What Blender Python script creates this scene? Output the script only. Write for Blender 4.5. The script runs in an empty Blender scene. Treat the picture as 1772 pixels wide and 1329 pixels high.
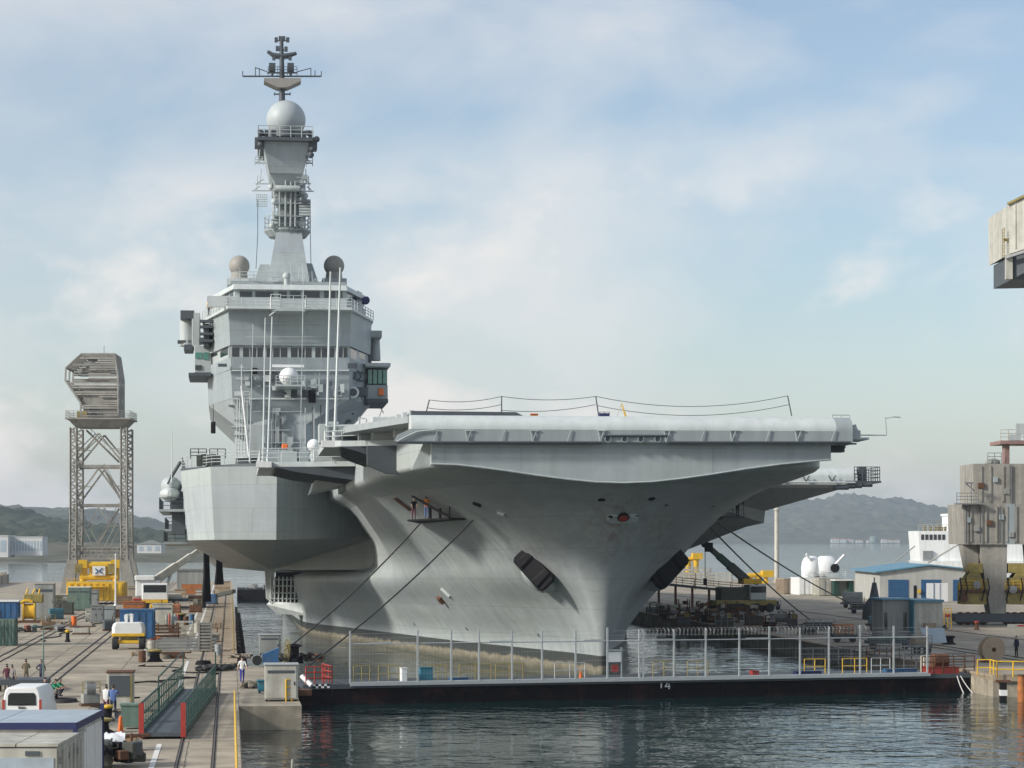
import bpy, bmesh, math, random
from mathutils import Vector, Matrix
from mathutils.bvhtree import BVHTree
random.seed(7)
R = math.radians
scene = bpy.context.scene
COL = scene.collection

# ------------------------------------------------------------------ camera, sky, sun, exposure
F = 4000.0; CX, HY = 886.0, 932.0; CH = 10.7        # focal length and principal point in photo pixels, eye height above the water
QZ = 1.05                                            # quay level above the water
cd = bpy.data.cameras.new('camera'); cam = bpy.data.objects.new('camera', cd); COL.objects.link(cam)
cam.location = (0, 0, CH); cam.rotation_euler = (R(90), 0, 0)
cd.sensor_width = 36; cd.lens = 36 * F / 1772
cd.shift_y = (HY - 664.5) / 1772; cd.clip_start = 1; cd.clip_end = 40000
scene.camera = cam
SUN_DIR = Vector((-0.82, -0.40, 0.47)).normalized()
w = bpy.data.worlds.new('World'); scene.world = w; w.use_nodes = True
nt = w.node_tree; nt.nodes.clear()
def N(t, tree=None, **kw):
    n = (tree or nt).nodes.new(t)
    for k, v in kw.items(): setattr(n, k, v)
    return n
out = N('ShaderNodeOutputWorld'); bg = N('ShaderNodeBackground'); bg.inputs['Strength'].default_value = 0.1
sky = N('ShaderNodeTexSky', sky_type='NISHITA', sun_disc=False)
sky.sun_elevation = math.asin(SUN_DIR.z); sky.sun_rotation = math.atan2(SUN_DIR.x, SUN_DIR.y)
sky.air_density = 1.0; sky.dust_density = 1.0; sky.ozone_density = 1.0; sky.altitude = 0
tc = N('ShaderNodeTexCoord'); mp = N('ShaderNodeMapping'); mp.inputs['Scale'].default_value = (1, 1, 1.9); mp.inputs['Location'].default_value = (0.37, 0.1, 0.28)
nz = N('ShaderNodeTexNoise'); nz.inputs['Scale'].default_value = 4.6; nz.inputs['Detail'].default_value = 9; nz.inputs['Roughness'].default_value = .52; nz.inputs['Distortion'].default_value = .25
rp = N('ShaderNodeValToRGB'); rp.color_ramp.elements[0].position = .42; rp.color_ramp.elements[1].position = .66
rp.color_ramp.elements[0].color = (.10, .10, .10, 1); rp.color_ramp.elements[1].color = (.85, .85, .85, 1)
mx = N('ShaderNodeMix', data_type='RGBA')
mx.inputs[7].default_value = (6.1, 6.1, 6.05, 1)
L = nt.links.new
L(tc.outputs['Generated'], mp.inputs['Vector']); L(mp.outputs[0], nz.inputs['Vector']); L(nz.outputs['Fac'], rp.inputs[0])
sz = N('ShaderNodeSeparateXYZ'); L(tc.outputs['Generated'], sz.inputs[0])
hr = N('ShaderNodeMapRange'); hr.interpolation_type = 'SMOOTHSTEP'; hr.inputs[1].default_value = 0; hr.inputs[2].default_value = .16; hr.inputs[3].default_value = .30; hr.inputs[4].default_value = 0
L(sz.outputs['Z'], hr.inputs[0]); mxx = N('ShaderNodeMath', operation='MAXIMUM'); L(rp.outputs[0], mxx.inputs[0]); L(hr.outputs[0], mxx.inputs[1])
L(mxx.outputs[0], mx.inputs[0])
# whole-sky tint, then heaped clouds standing in a belt all round the horizon
tn = N('ShaderNodeVectorMath', operation='MULTIPLY'); tn.inputs[1].default_value = (.98, 1.01, 1.04); L(sky.outputs[0], tn.inputs[0]); L(tn.outputs[0], mx.inputs[6])
mp2 = N('ShaderNodeMapping'); mp2.inputs['Scale'].default_value = (1, 1, 1.5); mp2.inputs['Location'].default_value = (4.1, 2.2, .6); L(tc.outputs['Generated'], mp2.inputs[0])
n2 = N('ShaderNodeTexNoise'); n2.inputs['Scale'].default_value = 9; n2.inputs['Detail'].default_value = 10; n2.inputs['Roughness'].default_value = .55; n2.inputs['Distortion'].default_value = .15; L(mp2.outputs[0], n2.inputs['Vector'])
cp2 = N('ShaderNodeMapRange'); cp2.interpolation_type = 'SMOOTHSTEP'; cp2.inputs[1].default_value = .465; cp2.inputs[2].default_value = .61; cp2.inputs[3].default_value = 0; cp2.inputs[4].default_value = .85; L(n2.outputs['Fac'], cp2.inputs[0])
be = N('ShaderNodeMapRange'); be.interpolation_type = 'SMOOTHSTEP'; be.inputs[1].default_value = .19; be.inputs[2].default_value = .10; be.inputs[3].default_value = 0; be.inputs[4].default_value = 1; L(sz.outputs['Z'], be.inputs[0])
mm = N('ShaderNodeMath', operation='MULTIPLY'); L(cp2.outputs[0], mm.inputs[0]); L(be.outputs[0], mm.inputs[1])
mx3 = N('ShaderNodeMix', data_type='RGBA'); mx3.inputs[7].default_value = (7.2, 6.8, 6.4, 1); L(mm.outputs[0], mx3.inputs[0]); L(mx.outputs[2], mx3.inputs[6]); L(mx3.outputs[2], bg.inputs['Color']); L(bg.outputs[0], out.inputs['Surface'])
sd = bpy.data.lights.new('sun', 'SUN'); sun = bpy.data.objects.new('sun', sd); COL.objects.link(sun)
sd.energy = 3.1; sd.angle = R(7); sd.color = (1, .95, .87)
sun.rotation_euler = SUN_DIR.to_track_quat('Z', 'Y').to_euler(); sun.location = (-200, -100, 200)
vs = scene.view_settings; vs.view_transform = 'Standard'; vs.look = 'None'; vs.exposure = 0.5; vs.gamma = 1
scene.cycles.volume_bounces = 0; scene.cycles.max_bounces = 6; scene.cycles.use_denoising = True

# ------------------------------------------------------------------ helpers
def W(px, py, Y): return Vector(((px - CX) * Y / F, Y, CH + (HY - py) * Y / F))
def G(px, py, z=QZ):
    Y = (CH - z) * F / (py - HY); return Vector(((px - CX) * Y / F, Y, z))
DY = math.atan((CX - 398) / F)                       # heading of the dock (its length runs along this yaw)
DD = Vector((-math.sin(DY), math.cos(DY), 0)); DP = Vector((math.cos(DY), math.sin(DY), 0))

class MB:
    def __init__(s): s.v = []; s.f = []
    def add(s, vs_, fs):
        o = len(s.v); s.v += [Vector(q) for q in vs_]; s.f += [[i + o for i in f] for f in fs]; return s
    def box(s, x0, y0, z0, x1, y1, z1):
        return s.add([(x0,y0,z0),(x1,y0,z0),(x1,y1,z0),(x0,y1,z0),(x0,y0,z1),(x1,y0,z1),(x1,y1,z1),(x0,y1,z1)],
                     [(0,3,2,1),(4,5,6,7),(0,1,5,4),(1,2,6,5),(2,3,7,6),(3,0,4,7)])
    def cbox(s, c, d, rz=0):
        m = Matrix.Rotation(rz, 3, 'Z'); c = Vector(c); q = []
        for z in (-1, 1):
            for x, y in ((-1,-1),(1,-1),(1,1),(-1,1)): q.append(c + m @ Vector((x*d[0]/2, y*d[1]/2, z*d[2]/2)))
        return s.add(q, [(0,3,2,1),(4,5,6,7),(0,1,5,4),(1,2,6,5),(2,3,7,6),(3,0,4,7)])
    def bar(s, a, b, w=.1, h=None, up=None):
        a, b = Vector(a), Vector(b); h = h or w; d = (b - a)
        if d.length < 1e-6: return s
        d.normalize(); u = Vector(up) if up else (Vector((0,0,1)) if abs(d.z) < .95 else Vector((0,1,0)))
        x = d.cross(u).normalized(); y = x.cross(d).normalized(); q = []
        for p in (a, b):
            for i, j in ((-1,-1),(1,-1),(1,1),(-1,1)): q.append(p + x*(i*w/2) + y*(j*h/2))
        return s.add(q, [(0,1,2,3),(7,6,5,4),(0,4,5,1),(1,5,6,2),(2,6,7,3),(3,7,4,0)])
    def path(s, pts, r=.05, n=6, cap=True):
        pts = [Vector(p) for p in pts]; rr = r if isinstance(r, (list, tuple)) else [r]*len(pts); q = []; m = len(pts); px = None
        for i, p in enumerate(pts):
            d = (pts[min(i+1, m-1)] - pts[max(i-1, 0)])
            d = d.normalized() if d.length > 1e-9 else Vector((0,0,1))
            u = Vector((0,0,1)) if abs(d.z) < .9 else Vector((0,1,0))
            x = d.cross(u).normalized() if px is None else (px - d*px.dot(d)).normalized()
            px = x; y = d.cross(x).normalized()
            for k in range(n):
                a = 2*math.pi*k/n; q.append(p + (x*math.cos(a) + y*math.sin(a))*rr[i])
        fs = [(i*n+k, i*n+(k+1) % n, (i+1)*n+(k+1) % n, (i+1)*n+k) for i in range(m-1) for k in range(n)]
        if cap: fs += [tuple(range(n))[::-1], tuple(range((m-1)*n, m*n))]
        return s.add(q, fs)
    def tube(s, a, b, r=.05, n=8, r2=None): return s.path([a, b], [r, r if r2 is None else r2], n)
    def lathe(s, prof, n=20, c=(0,0,0), axis='z', cap=True):
        c = Vector(c); q = []
        for r, z in prof:
            for k in range(n):
                a = 2*math.pi*k/n; x, y = r*math.cos(a), r*math.sin(a)
                q.append(c + (Vector((x, y, z)) if axis == 'z' else Vector((z, x, y)) if axis == 'x' else Vector((x, z, y))))
        m = len(prof); fs = [(i*n+k, i*n+(k+1) % n, (i+1)*n+(k+1) % n, (i+1)*n+k) for i in range(m-1) for k in range(n)]
        if cap: fs += [tuple(range(n))[::-1], tuple(range((m-1)*n, m*n))]
        return s.add(q, fs)
    def ball(s, c, r, n=20, m=12, rz=None):
        rz = rz or r; return s.lathe([(max(r*math.sin(math.pi*i/m), 1e-3), -rz*math.cos(math.pi*i/m)) for i in range(m+1)], n, c)
    def prism(s, poly, a0, a1, plane='xz'):
        n = len(poly)
        def pt(u, v, a): return (u, a, v) if plane == 'xz' else (u, v, a) if plane == 'xy' else (a, u, v)
        return s.add([pt(u, v, a0) for u, v in poly] + [pt(u, v, a1) for u, v in poly],
                     [tuple(range(n))[::-1], tuple(range(n, 2*n))] + [(i, (i+1) % n, n+(i+1) % n, n+i) for i in range(n)])
    def loft(s, rings, cap=True, closed=True):
        n = len(rings[0]); q = [Vector(p) for r in rings for p in r]; m = len(rings); e = n if closed else n-1
        fs = [(i*n+k, i*n+(k+1) % n, (i+1)*n+(k+1) % n, (i+1)*n+k) for i in range(m-1) for k in range(e)]
        if cap: fs += [tuple(range(n))[::-1], tuple(range((m-1)*n, m*n))]
        return s.add(q, fs)
    def rail(s, pts, h=1.05, step=1.6, r=.03, rows=3, n=5):
        pts = [Vector(p) for p in pts]; up = Vector((0,0,h))
        for a, b in zip(pts, pts[1:]):
            k = max(1, round((b-a).length/step))
            for i in range(k+1): p = a.lerp(b, i/k); s.tube(p, p+up, r, n)
            for j in range(rows): o = up*((j+1)/rows); s.tube(a+o, b+o, r*.85, n)
        return s
    def data(s, name, smooth=False):
        me = bpy.data.meshes.new(name); me.from_pydata([tuple(q) for q in s.v], [], s.f); me.validate()
        bm = bmesh.new(); bm.from_mesh(me); bmesh.ops.recalc_face_normals(bm, faces=bm.faces[:]); bm.to_mesh(me); bm.free()
        if smooth:
            me.polygons.foreach_set('use_smooth', [True]*len(me.polygons))
            if smooth != 2: me.set_sharp_from_angle(angle=R(38))
        return me
    def to(s, name, mat, parent=None, loc=(0,0,0), rz=0, smooth=True, bevel=0):
        me = s.data(name, smooth); o = bpy.data.objects.new(name, me); COL.objects.link(o)
        me.materials.append(mat if not isinstance(mat, str) else MT[mat])
        o.location = loc; o.rotation_euler = (0, 0, rz)
        if parent: o.parent = parent
        if bevel:
            b = o.modifiers.new('bevel', 'BEVEL'); b.width = bevel; b.segments = 1; b.limit_method = 'ANGLE'
        return o
def tag(o, label=None, cat=None, group=None, kind=None):
    for k, v in (('label', label), ('category', cat), ('group', group), ('kind', kind)):
        if v: o[k] = v
    return o
def thing(name, label, cat, loc=(0,0,0), rz=0, group=None):
    o = bpy.data.objects.new(name, None); COL.objects.link(o); o.location = loc; o.rotation_euler = (0,0,rz); o.empty_display_size = .3
    return tag(o, label, cat, group)
def copy_tree(o, parent=None):
    c = o.copy(); COL.objects.link(c); c.parent = parent
    for ch in list(o.children): copy_tree(ch, c)
    return c
def share(name, me, parent, loc=(0,0,0), rot=(0,0,0), scale=None):
    o = bpy.data.objects.new(name, me); COL.objects.link(o); o.parent = parent; o.location = loc; o.rotation_euler = rot
    if scale: o.scale = scale
    return o

# ------------------------------------------------------------------ materials
MT = {}
def mat(name, col, rough=.6, var=.18, scale=.8, bump=0., metal=0., streak=0., dirt=None, rand=0., spec=.5, bscale=None):
    m = bpy.data.materials.new(name); m.use_nodes = True; t = m.node_tree; b = t.nodes['Principled BSDF']
    b.inputs['Roughness'].default_value = rough; b.inputs['Metallic'].default_value = metal; b.inputs['Specular IOR Level'].default_value = spec
    ge = N('ShaderNodeNewGeometry', t); nz = N('ShaderNodeTexNoise', t); nz.inputs['Scale'].default_value = scale; nz.inputs['Detail'].default_value = 6; nz.inputs['Roughness'].default_value = .6
    t.links.new(ge.outputs['Position'], nz.inputs['Vector'])
    r = N('ShaderNodeMapRange', t); r.inputs[1].default_value = .3; r.inputs[2].default_value = .7; r.inputs[3].default_value = 1 - var; r.inputs[4].default_value = 1 + var
    t.links.new(nz.outputs['Fac'], r.inputs[0]); fac = r.outputs[0]
    if streak:
        mp = N('ShaderNodeMapping', t); mp.inputs['Scale'].default_value = (1.6, 1.6, .07); n2 = N('ShaderNodeTexNoise', t); n2.inputs['Scale'].default_value = 1.0; n2.inputs['Detail'].default_value = 5
        t.links.new(ge.outputs['Position'], mp.inputs[0]); t.links.new(mp.outputs[0], n2.inputs['Vector'])
        r2 = N('ShaderNodeMapRange', t); r2.inputs[1].default_value = .35; r2.inputs[2].default_value = .7; r2.inputs[3].default_value = 1 + streak*.5; r2.inputs[4].default_value = 1 - streak
        t.links.new(n2.outputs['Fac'], r2.inputs[0]); mu = N('ShaderNodeMath', t, operation='MULTIPLY'); t.links.new(fac, mu.inputs[0]); t.links.new(r2.outputs[0], mu.inputs[1]); fac = mu.outputs[0]
    if rand:
        oi = N('ShaderNodeObjectInfo', t); r3 = N('ShaderNodeMapRange', t); r3.inputs[3].default_value = 1 - rand; r3.inputs[4].default_value = 1 + rand
        t.links.new(oi.outputs['Random'], r3.inputs[0]); mu = N('ShaderNodeMath', t, operation='MULTIPLY'); t.links.new(fac, mu.inputs[0]); t.links.new(r3.outputs[0], mu.inputs[1]); fac = mu.outputs[0]
    vm = N('ShaderNodeVectorMath', t, operation='SCALE'); vm.inputs[0].default_value = col[:3]; t.links.new(fac, vm.inputs['Scale']); cs = vm.outputs[0]
    if dirt:
        dc, amt, dsc = dirt
        n3 = N('ShaderNodeTexNoise', t); n3.inputs['Scale'].default_value = dsc; n3.inputs['Detail'].default_value = 8; n3.inputs['Roughness'].default_value = .7
        t.links.new(ge.outputs['Position'], n3.inputs['Vector']); rr = N('ShaderNodeValToRGB', t); rr.color_ramp.elements[0].position = .5; rr.color_ramp.elements[1].position = .72
        rr.color_ramp.elements[1].color = (amt, amt, amt, 1); t.links.new(n3.outputs['Fac'], rr.inputs[0])
        mi = N('ShaderNodeMix', t, data_type='RGBA'); t.links.new(rr.outputs[0], mi.inputs[0]); t.links.new(cs, mi.inputs[6]); mi.inputs[7].default_value = (*dc, 1); cs = mi.outputs[2]
    t.links.new(cs, b.inputs['Base Color'])
    if bump:
        bp = N('ShaderNodeBump', t); bp.inputs['Strength'].default_value = bump; bp.inputs['Distance'].default_value = .05
        n4 = N('ShaderNodeTexNoise', t); n4.inputs['Scale'].default_value = bscale or scale*6; n4.inputs['Detail'].default_value = 5
        t.links.new(ge.outputs['Position'], n4.inputs['Vector']); t.links.new(n4.outputs['Fac'], bp.inputs['Height']); t.links.new(bp.outputs[0], b.inputs['Normal'])
    MT[name] = m; return m
GREY = (.30, .335, .34)
mat('ship_grey', GREY, .55, .07, .35, streak=.10)
mat('ship_light', (.41, .45, .445), .5, .06, .5, streak=.10)
mat('ship_pale', (.52, .56, .55), .5, .06, .5, streak=.10)
mat('ship_dark', (.065, .078, .088), .6, .12, .6)
mat('deck_dark', (.06, .065, .07), .8, .2, .5)
mat('white', (.72, .73, .72), .45, .05, 1.5, dirt=((.45,.43,.38), .35, 1.2))
mat('white_clean', (.78, .79, .78), .4, .04, 1.5)
mat('radome_tan', (.30, .285, .255), .6, .06, .8, streak=.1)
mat('radome_grey', (.40, .44, .45), .5, .04, .8)
mat('glass_dark', (.012, .017, .02), .08, .2, 2, spec=.8)
mat('glass_green', (.05, .22, .17), .1, .2, 2, spec=.8)
mat('black', (.010, .009, .011), .7, .25, 2, spec=.2)
mat('tyre', (.02, .02, .02), .85, .2, 5)
mat('rust', (.11, .05, .025), .85, .35, 2.5, bump=.3)
mat('rust_orange', (.35, .12, .03), .8, .35, 2.5)
mat('yellow', (.68, .42, .02), .45, .1, 1.2, dirt=((.2,.12,.05), .4, 1.5))
mat('yellow_dirty', (.27, .215, .06), .65, .3, 1.5, dirt=((.10,.08,.05), .7, 1.2))
mat('blue', (.025, .105, .24), .5, .15, 1.2, dirt=((.10,.10,.10), .55, 1.4), streak=.25)
mat('navy', (.015, .02, .09), .6, .1, 3)
mat('teal', (.03, .16, .22), .5, .12, 1)
mat('green_dark', (.014, .06, .045), .55, .25, 2, dirt=((.06,.05,.04), .5, 2))
mat('green_pale', (.13, .20, .165), .65, .15, 1.5, dirt=((.12,.11,.09), .55, 1.3), streak=.25)
mat('olive', (.05, .055, .045), .6, .25, 1.5)
mat('red', (.36, .035, .025), .55, .2, 2, dirt=((.10,.05,.04), .5, 2))
mat('orange', (.75, .16, .02), .55, .1, 2)
mat('steel', (.24, .25, .25), .5, .15, 1.5, metal=.3)
mat('steel_light', (.42, .44, .44), .5, .12, 1.5, metal=.2)
mat('galv', (.45, .48, .48), .45, .08, 2, metal=.3)
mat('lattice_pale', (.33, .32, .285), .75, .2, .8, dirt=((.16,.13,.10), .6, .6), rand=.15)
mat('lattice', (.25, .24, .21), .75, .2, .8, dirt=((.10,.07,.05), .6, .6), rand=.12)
mat('cabin_grey', (.27, .28, .265), .65, .14, 1, streak=.3, dirt=((.12,.10,.08), .5, 1))
mat('cabin_cream', (.46, .45, .39), .65, .1, 1, streak=.25, dirt=((.20,.17,.13), .5, .9))
mat('cabin_roof', (.36, .43, .48), .55, .12, .9, dirt=((.2,.2,.2), .4, 1.1))
mat('timber', (.30, .21, .12), .8, .3, 2, rand=.25)
mat('wood', (.22, .14, .08), .8, .3, 2, rand=.25)
mat('rope', (.20, .17, .13), .9, .3, 6)
mat('rope_dark', (.05, .05, .048), .9, .3, 6)
mat('concrete', (.34, .295, .225), .9, .32, .35, bump=.25, dirt=((.115,.10,.085), .75, .22), rand=.10, bscale=4)
mat('concrete_tan', (.33, .265, .19), .9, .16, .6, bump=.3, dirt=((.15,.11,.08), .6, .8), rand=.16, bscale=5)
mat('concrete_dark', (.20, .185, .165), .9, .2, .5, bump=.3, dirt=((.07,.065,.06), .6, .5))
mat('quay_wall', (.33, .29, .22), .9, .2, .6, bump=.4, dirt=((.06,.055,.045), .75, .5), streak=.3)
mat('crane_concrete', (.30, .285, .25), .85, .15, .6, streak=.22, dirt=((.16,.13,.1), .5, .8))
mat('gate_black', (.008, .006, .007), .8, .45, .5, streak=.3, dirt=((.075,.027,.02), .65, .5), spec=.15)
mat('line_white', (.7, .69, .64), .8, .2, 2)
mat('rail_steel', (.09, .075, .065), .6, .3, 2)
mat('skin', (.42, .25, .17), .6, .05, 5)
mat('hair', (.03, .022, .018), .8, .1, 5)
mat('cloth_white', (.7, .7, .68), .85, .05, 5)
mat('cloth_blue', (.10, .17, .38), .85, .08, 5)
mat('cloth_navy', (.02, .025, .05), .85, .1, 5)
mat('cloth_royal', (.02, .03, .28), .85, .1, 5)
mat('cloth_green', (.02, .25, .13), .85, .1, 5)
mat('cloth_khaki', (.20, .16, .10), .85, .3, 9)
mat('cloth_black', (.015, .015, .018), .85, .1, 5)
mat('cloth_grey', (.22, .20, .19), .85, .1, 5)
mat('cloth_orange', (.75, .24, .05), .8, .1, 5)
mat('cloth_maroon', (.12, .03, .05), .85, .1, 5)
mat('tarp_white', (.7, .72, .74), .7, .08, 4)
mat('building_grey', (.40, .40, .37), .8, .06, .5, streak=.12)
mat('ship_white', (.74, .76, .75), .5, .04, .8, streak=.12)
mat('blue_roof', (.10, .24, .33), .5, .08, .6)
mat('blue_door', (.02, .085, .19), .5, .1, 1)
mat('far_white', (.6, .6, .58), .8, .05, .05)
mat('far_roof', (.38, .17, .10), .9, .1, .05)
mat('lip_grey', (.54, .58, .57), .5, .05, .5, streak=.08)
mat('red_platform', (.26, .16, .14), .6, .15, 1)
# ------------------------------------------------------------------ the setting: sea, quays, hills
def water_material():
    m = bpy.data.materials.new('water'); m.use_nodes = True; t = m.node_tree; b = t.nodes['Principled BSDF']
    b.inputs['Base Color'].default_value = (.005, .024, .026, 1); b.inputs['Roughness'].default_value = .03; b.inputs['IOR'].default_value = 1.33
    ge = N('ShaderNodeNewGeometry', t); hs = None
    for sc, rot, k, d in (((.42, .62, 1), .25, .62, 2), ((1.2, 1.6, 1), -.35, .16, 2), ((.11, .16, 1), .5, 1.0, 2)):
        mp = N('ShaderNodeMapping', t); mp.inputs['Scale'].default_value = sc; mp.inputs['Rotation'].default_value = (0, 0, rot)
        nz = N('ShaderNodeTexNoise', t); nz.inputs['Scale'].default_value = 1; nz.inputs['Detail'].default_value = d; nz.inputs['Distortion'].default_value = .6
        mu = N('ShaderNodeMath', t, operation='MULTIPLY'); mu.inputs[1].default_value = k
        t.links.new(ge.outputs['Position'], mp.inputs[0]); t.links.new(mp.outputs[0], nz.inputs['Vector']); t.links.new(nz.outputs['Fac'], mu.inputs[0])
        if hs is None: hs = mu.outputs[0]
        else:
            ad = N('ShaderNodeMath', t, operation='ADD'); t.links.new(hs, ad.inputs[0]); t.links.new(mu.outputs[0], ad.inputs[1]); hs = ad.outputs[0]
    pn = N('ShaderNodeTexNoise', t); pn.inputs['Scale'].default_value = .045; pn.inputs['Detail'].default_value = 2; t.links.new(ge.outputs['Position'], pn.inputs['Vector'])
    pr = N('ShaderNodeMapRange', t); pr.inputs[1].default_value = .38; pr.inputs[2].default_value = .62; pr.inputs[3].default_value = .09; pr.inputs[4].default_value = .27; t.links.new(pn.outputs['Fac'], pr.inputs[0])
    bp = N('ShaderNodeBump', t); bp.inputs['Strength'].default_value = 1; t.links.new(pr.outputs[0], bp.inputs['Distance'])
    t.links.new(hs, bp.inputs['Height']); t.links.new(bp.outputs[0], b.inputs['Normal']); MT['water'] = m
water_material()
sea = MB().add([(-9000,-600,-.35),(9000,-600,-.35),(9000,8500,-.35),(-9000,8500,-.35)], [(0,1,2,3)]).to('sea', 'water', smooth=False); tag(sea, kind='structure')

# dock frame: u across (right), v along the dock away from the camera; origin on the left dock edge
O = Vector((-18.1, 152.6, 0))
def K(u, v, z=0.): return O + DP*u + DD*v + Vector((0,0,z))
def K2(p): q = p - O; return q.dot(DP), q.dot(DD)
DOCKW = 52.4
qroot = bpy.data.objects.new('quay_left', None); COL.objects.link(qroot); qroot.location = O; qroot.rotation_euler = (0,0,DY); tag(qroot, kind='structure')
MB().prism([(0,-260),(0,-19.5),(3.6,-19.5),(3.6,22),(0,22),(0,372),(-90,372),(-90,-260)], -7, QZ-.02, 'xy').to('quay_body', 'quay_wall', qroot, smooth=False)
# paving slabs, each a piece; narrow tan slabs along the dock edge
sl = MB().box(-2.93,-2.93,-.12, 2.93,2.93,0).data('slab'); sl.materials.append(MT['concrete'])
us = [-2.4-6*i for i in range(8)]
for j in range(-11, 29):
    for u in us:
        if (u < -34 and j < -4): continue
        if j > 10 and u < -34: continue
        share('slab', sl, qroot, (u-3, j*6+3, QZ+random.uniform(-.004,.004)))
sb = MB().box(-.96,-.86,-.12, .96,.86,0).data('slab_edge'); sb.materials.append(MT['concrete_tan'])
for j in range(0, 110):
    share('edge_slab', sb, qroot, (-1.4, 26+j*1.8, QZ+random.uniform(0,.02)))
sc_ = MB().box(-1.16,-1.46,-.12, 1.16,1.46,0).data('slab_head'); sc_.materials.append(MT['concrete'])
for j in range(-24, 8): share('edge_slab', sc_, qroot, (-1.2, j*3+1.5, QZ+random.uniform(-.004,.004)))
for j in range(13): share('edge_slab', sc_, qroot, (1.85, -18+j*3, QZ+random.uniform(-.004,.004)), scale=(1.5,1,1))
MB().box(-.45,26,QZ-.2,.05,372,QZ+.10).to('coping', 'concrete_tan', qroot, smooth=False)
MB().box(-90,168.2,QZ-.5,-2.4,372,QZ).to('apron', 'concrete', qroot, smooth=False)
MB().box(-90,-60,QZ-.5,-50.6,168,QZ-.002).to('apron', 'concrete', qroot, smooth=False)
# crane rails set in dark grooves, painted lines
def track(u, v0=-110, v1=370, root=None):
    MB().box(u-.08, v0, QZ+.006, u+.08, v1, QZ+.012).to('rail_groove', 'black', root or qroot, smooth=False)
    MB().box(u-.04, v0, QZ+.013, u+.04, v1, QZ+.055).to('rail', 'rail_steel', root or qroot, smooth=False)
for u in (-1.25, -2.78, -12.2, -12.95, -18.4, -19.2): track(u)
for k, (u, a, b) in enumerate([(-3.8, -75, -44), (-3.8, -6, 6), (-3.8, 12, 30), (-3.8, 48, 330), (-4.75, 80, 300)]):
    MB().box(u-.12, a, QZ+.010, u+.12, b, QZ+.016).to('painted_line', 'line_white', qroot, smooth=False)
for v in (-34, -22, -10, 2, 15, 27):
    MB().box(-52, v-.05, QZ+.0075, -2.4, v+.05, QZ+.0095).to('seam', 'concrete_dark', qroot, smooth=False)

rroot = bpy.data.objects.new('quay_right', None); COL.objects.link(rroot); rroot.location = K(DOCKW, 0); rroot.rotation_euler = (0,0,DY); tag(rroot, kind='structure')
MB().prism([(0,2.5),(120,-14),(160,-14),(160,385),(0,385)], -7, QZ-.02, 'xy').to('quay_body', 'quay_wall', rroot, smooth=False)
MB().prism([(.3,2.8),(120,-13.7),(160,-13.7),(160,384),(.3,384)], QZ-.02, QZ, 'xy').to('paving', 'concrete', rroot, smooth=False)
MB().box(0,2.6,QZ-.25,.6,385,QZ+.12).to('coping', 'concrete_tan', rroot, smooth=False)
cp = MB().box(-1.45,-.35,-.3,1.45,.35,.14).data('coping_stone'); cp.materials.append(MT['concrete_tan'])
for i in range(14):
    share('coping_stone', cp, rroot, (1.5+i*3, 2.35-(1.5+i*3)*.1375+.25, QZ), (0,0,-.1366))
for u in (9.0, 10.6, 22.0): track(u, 10, 380, rroot)
for u in (6.5,):
    MB().box(u-.1, 30, QZ+.006, u+.1, 300, QZ+.012).to('painted_line', 'line_white', rroot, smooth=False)
# parapet along the outer edge of the left quay
par = thing('parapet_wall', 'low concrete sea wall along the far left edge of the quay', 'wall', K(-49, 0), DY)
for i in range(46):
    MB().box(-.5, 40+i*7.0, QZ, .5, 40+i*7.0+6.9, QZ+1.9+random.uniform(-.05,.05)).to('wall_section', 'concrete', par, smooth=False)
    MB().cbox((0, 40+i*7.0+3.4, QZ+2.15), (.5,.9,.5)).to('coping_block', 'concrete_tan', par, smooth=False)

# hills: ridged terrain with a rough wooded surface
from mathutils import noise
def forest_mat(name, c1, c2, sc):
    m = bpy.data.materials.new(name); m.use_nodes = True; t = m.node_tree; b = t.nodes['Principled BSDF']; b.inputs['Roughness'].default_value = .95; b.inputs['Specular IOR Level'].default_value = .1
    ge = N('ShaderNodeNewGeometry', t); nz = N('ShaderNodeTexNoise', t); nz.inputs['Scale'].default_value = sc; nz.inputs['Detail'].default_value = 8; nz.inputs['Roughness'].default_value = .7
    rp = N('ShaderNodeValToRGB', t); rp.color_ramp.elements[0].position = .35; rp.color_ramp.elements[1].position = .68
    rp.color_ramp.elements[0].color = (*c1, 1); rp.color_ramp.elements[1].color = (*c2, 1)
    t.links.new(ge.outputs['Position'], nz.inputs['Vector']); t.links.new(nz.outputs['Fac'], rp.inputs[0]); t.links.new(rp.outputs[0], b.inputs['Base Color']); MT[name] = m
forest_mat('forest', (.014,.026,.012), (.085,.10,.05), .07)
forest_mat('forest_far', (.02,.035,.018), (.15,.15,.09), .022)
forest_mat('shore_ground', (.06,.07,.05), (.17,.16,.12), .03)
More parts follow.
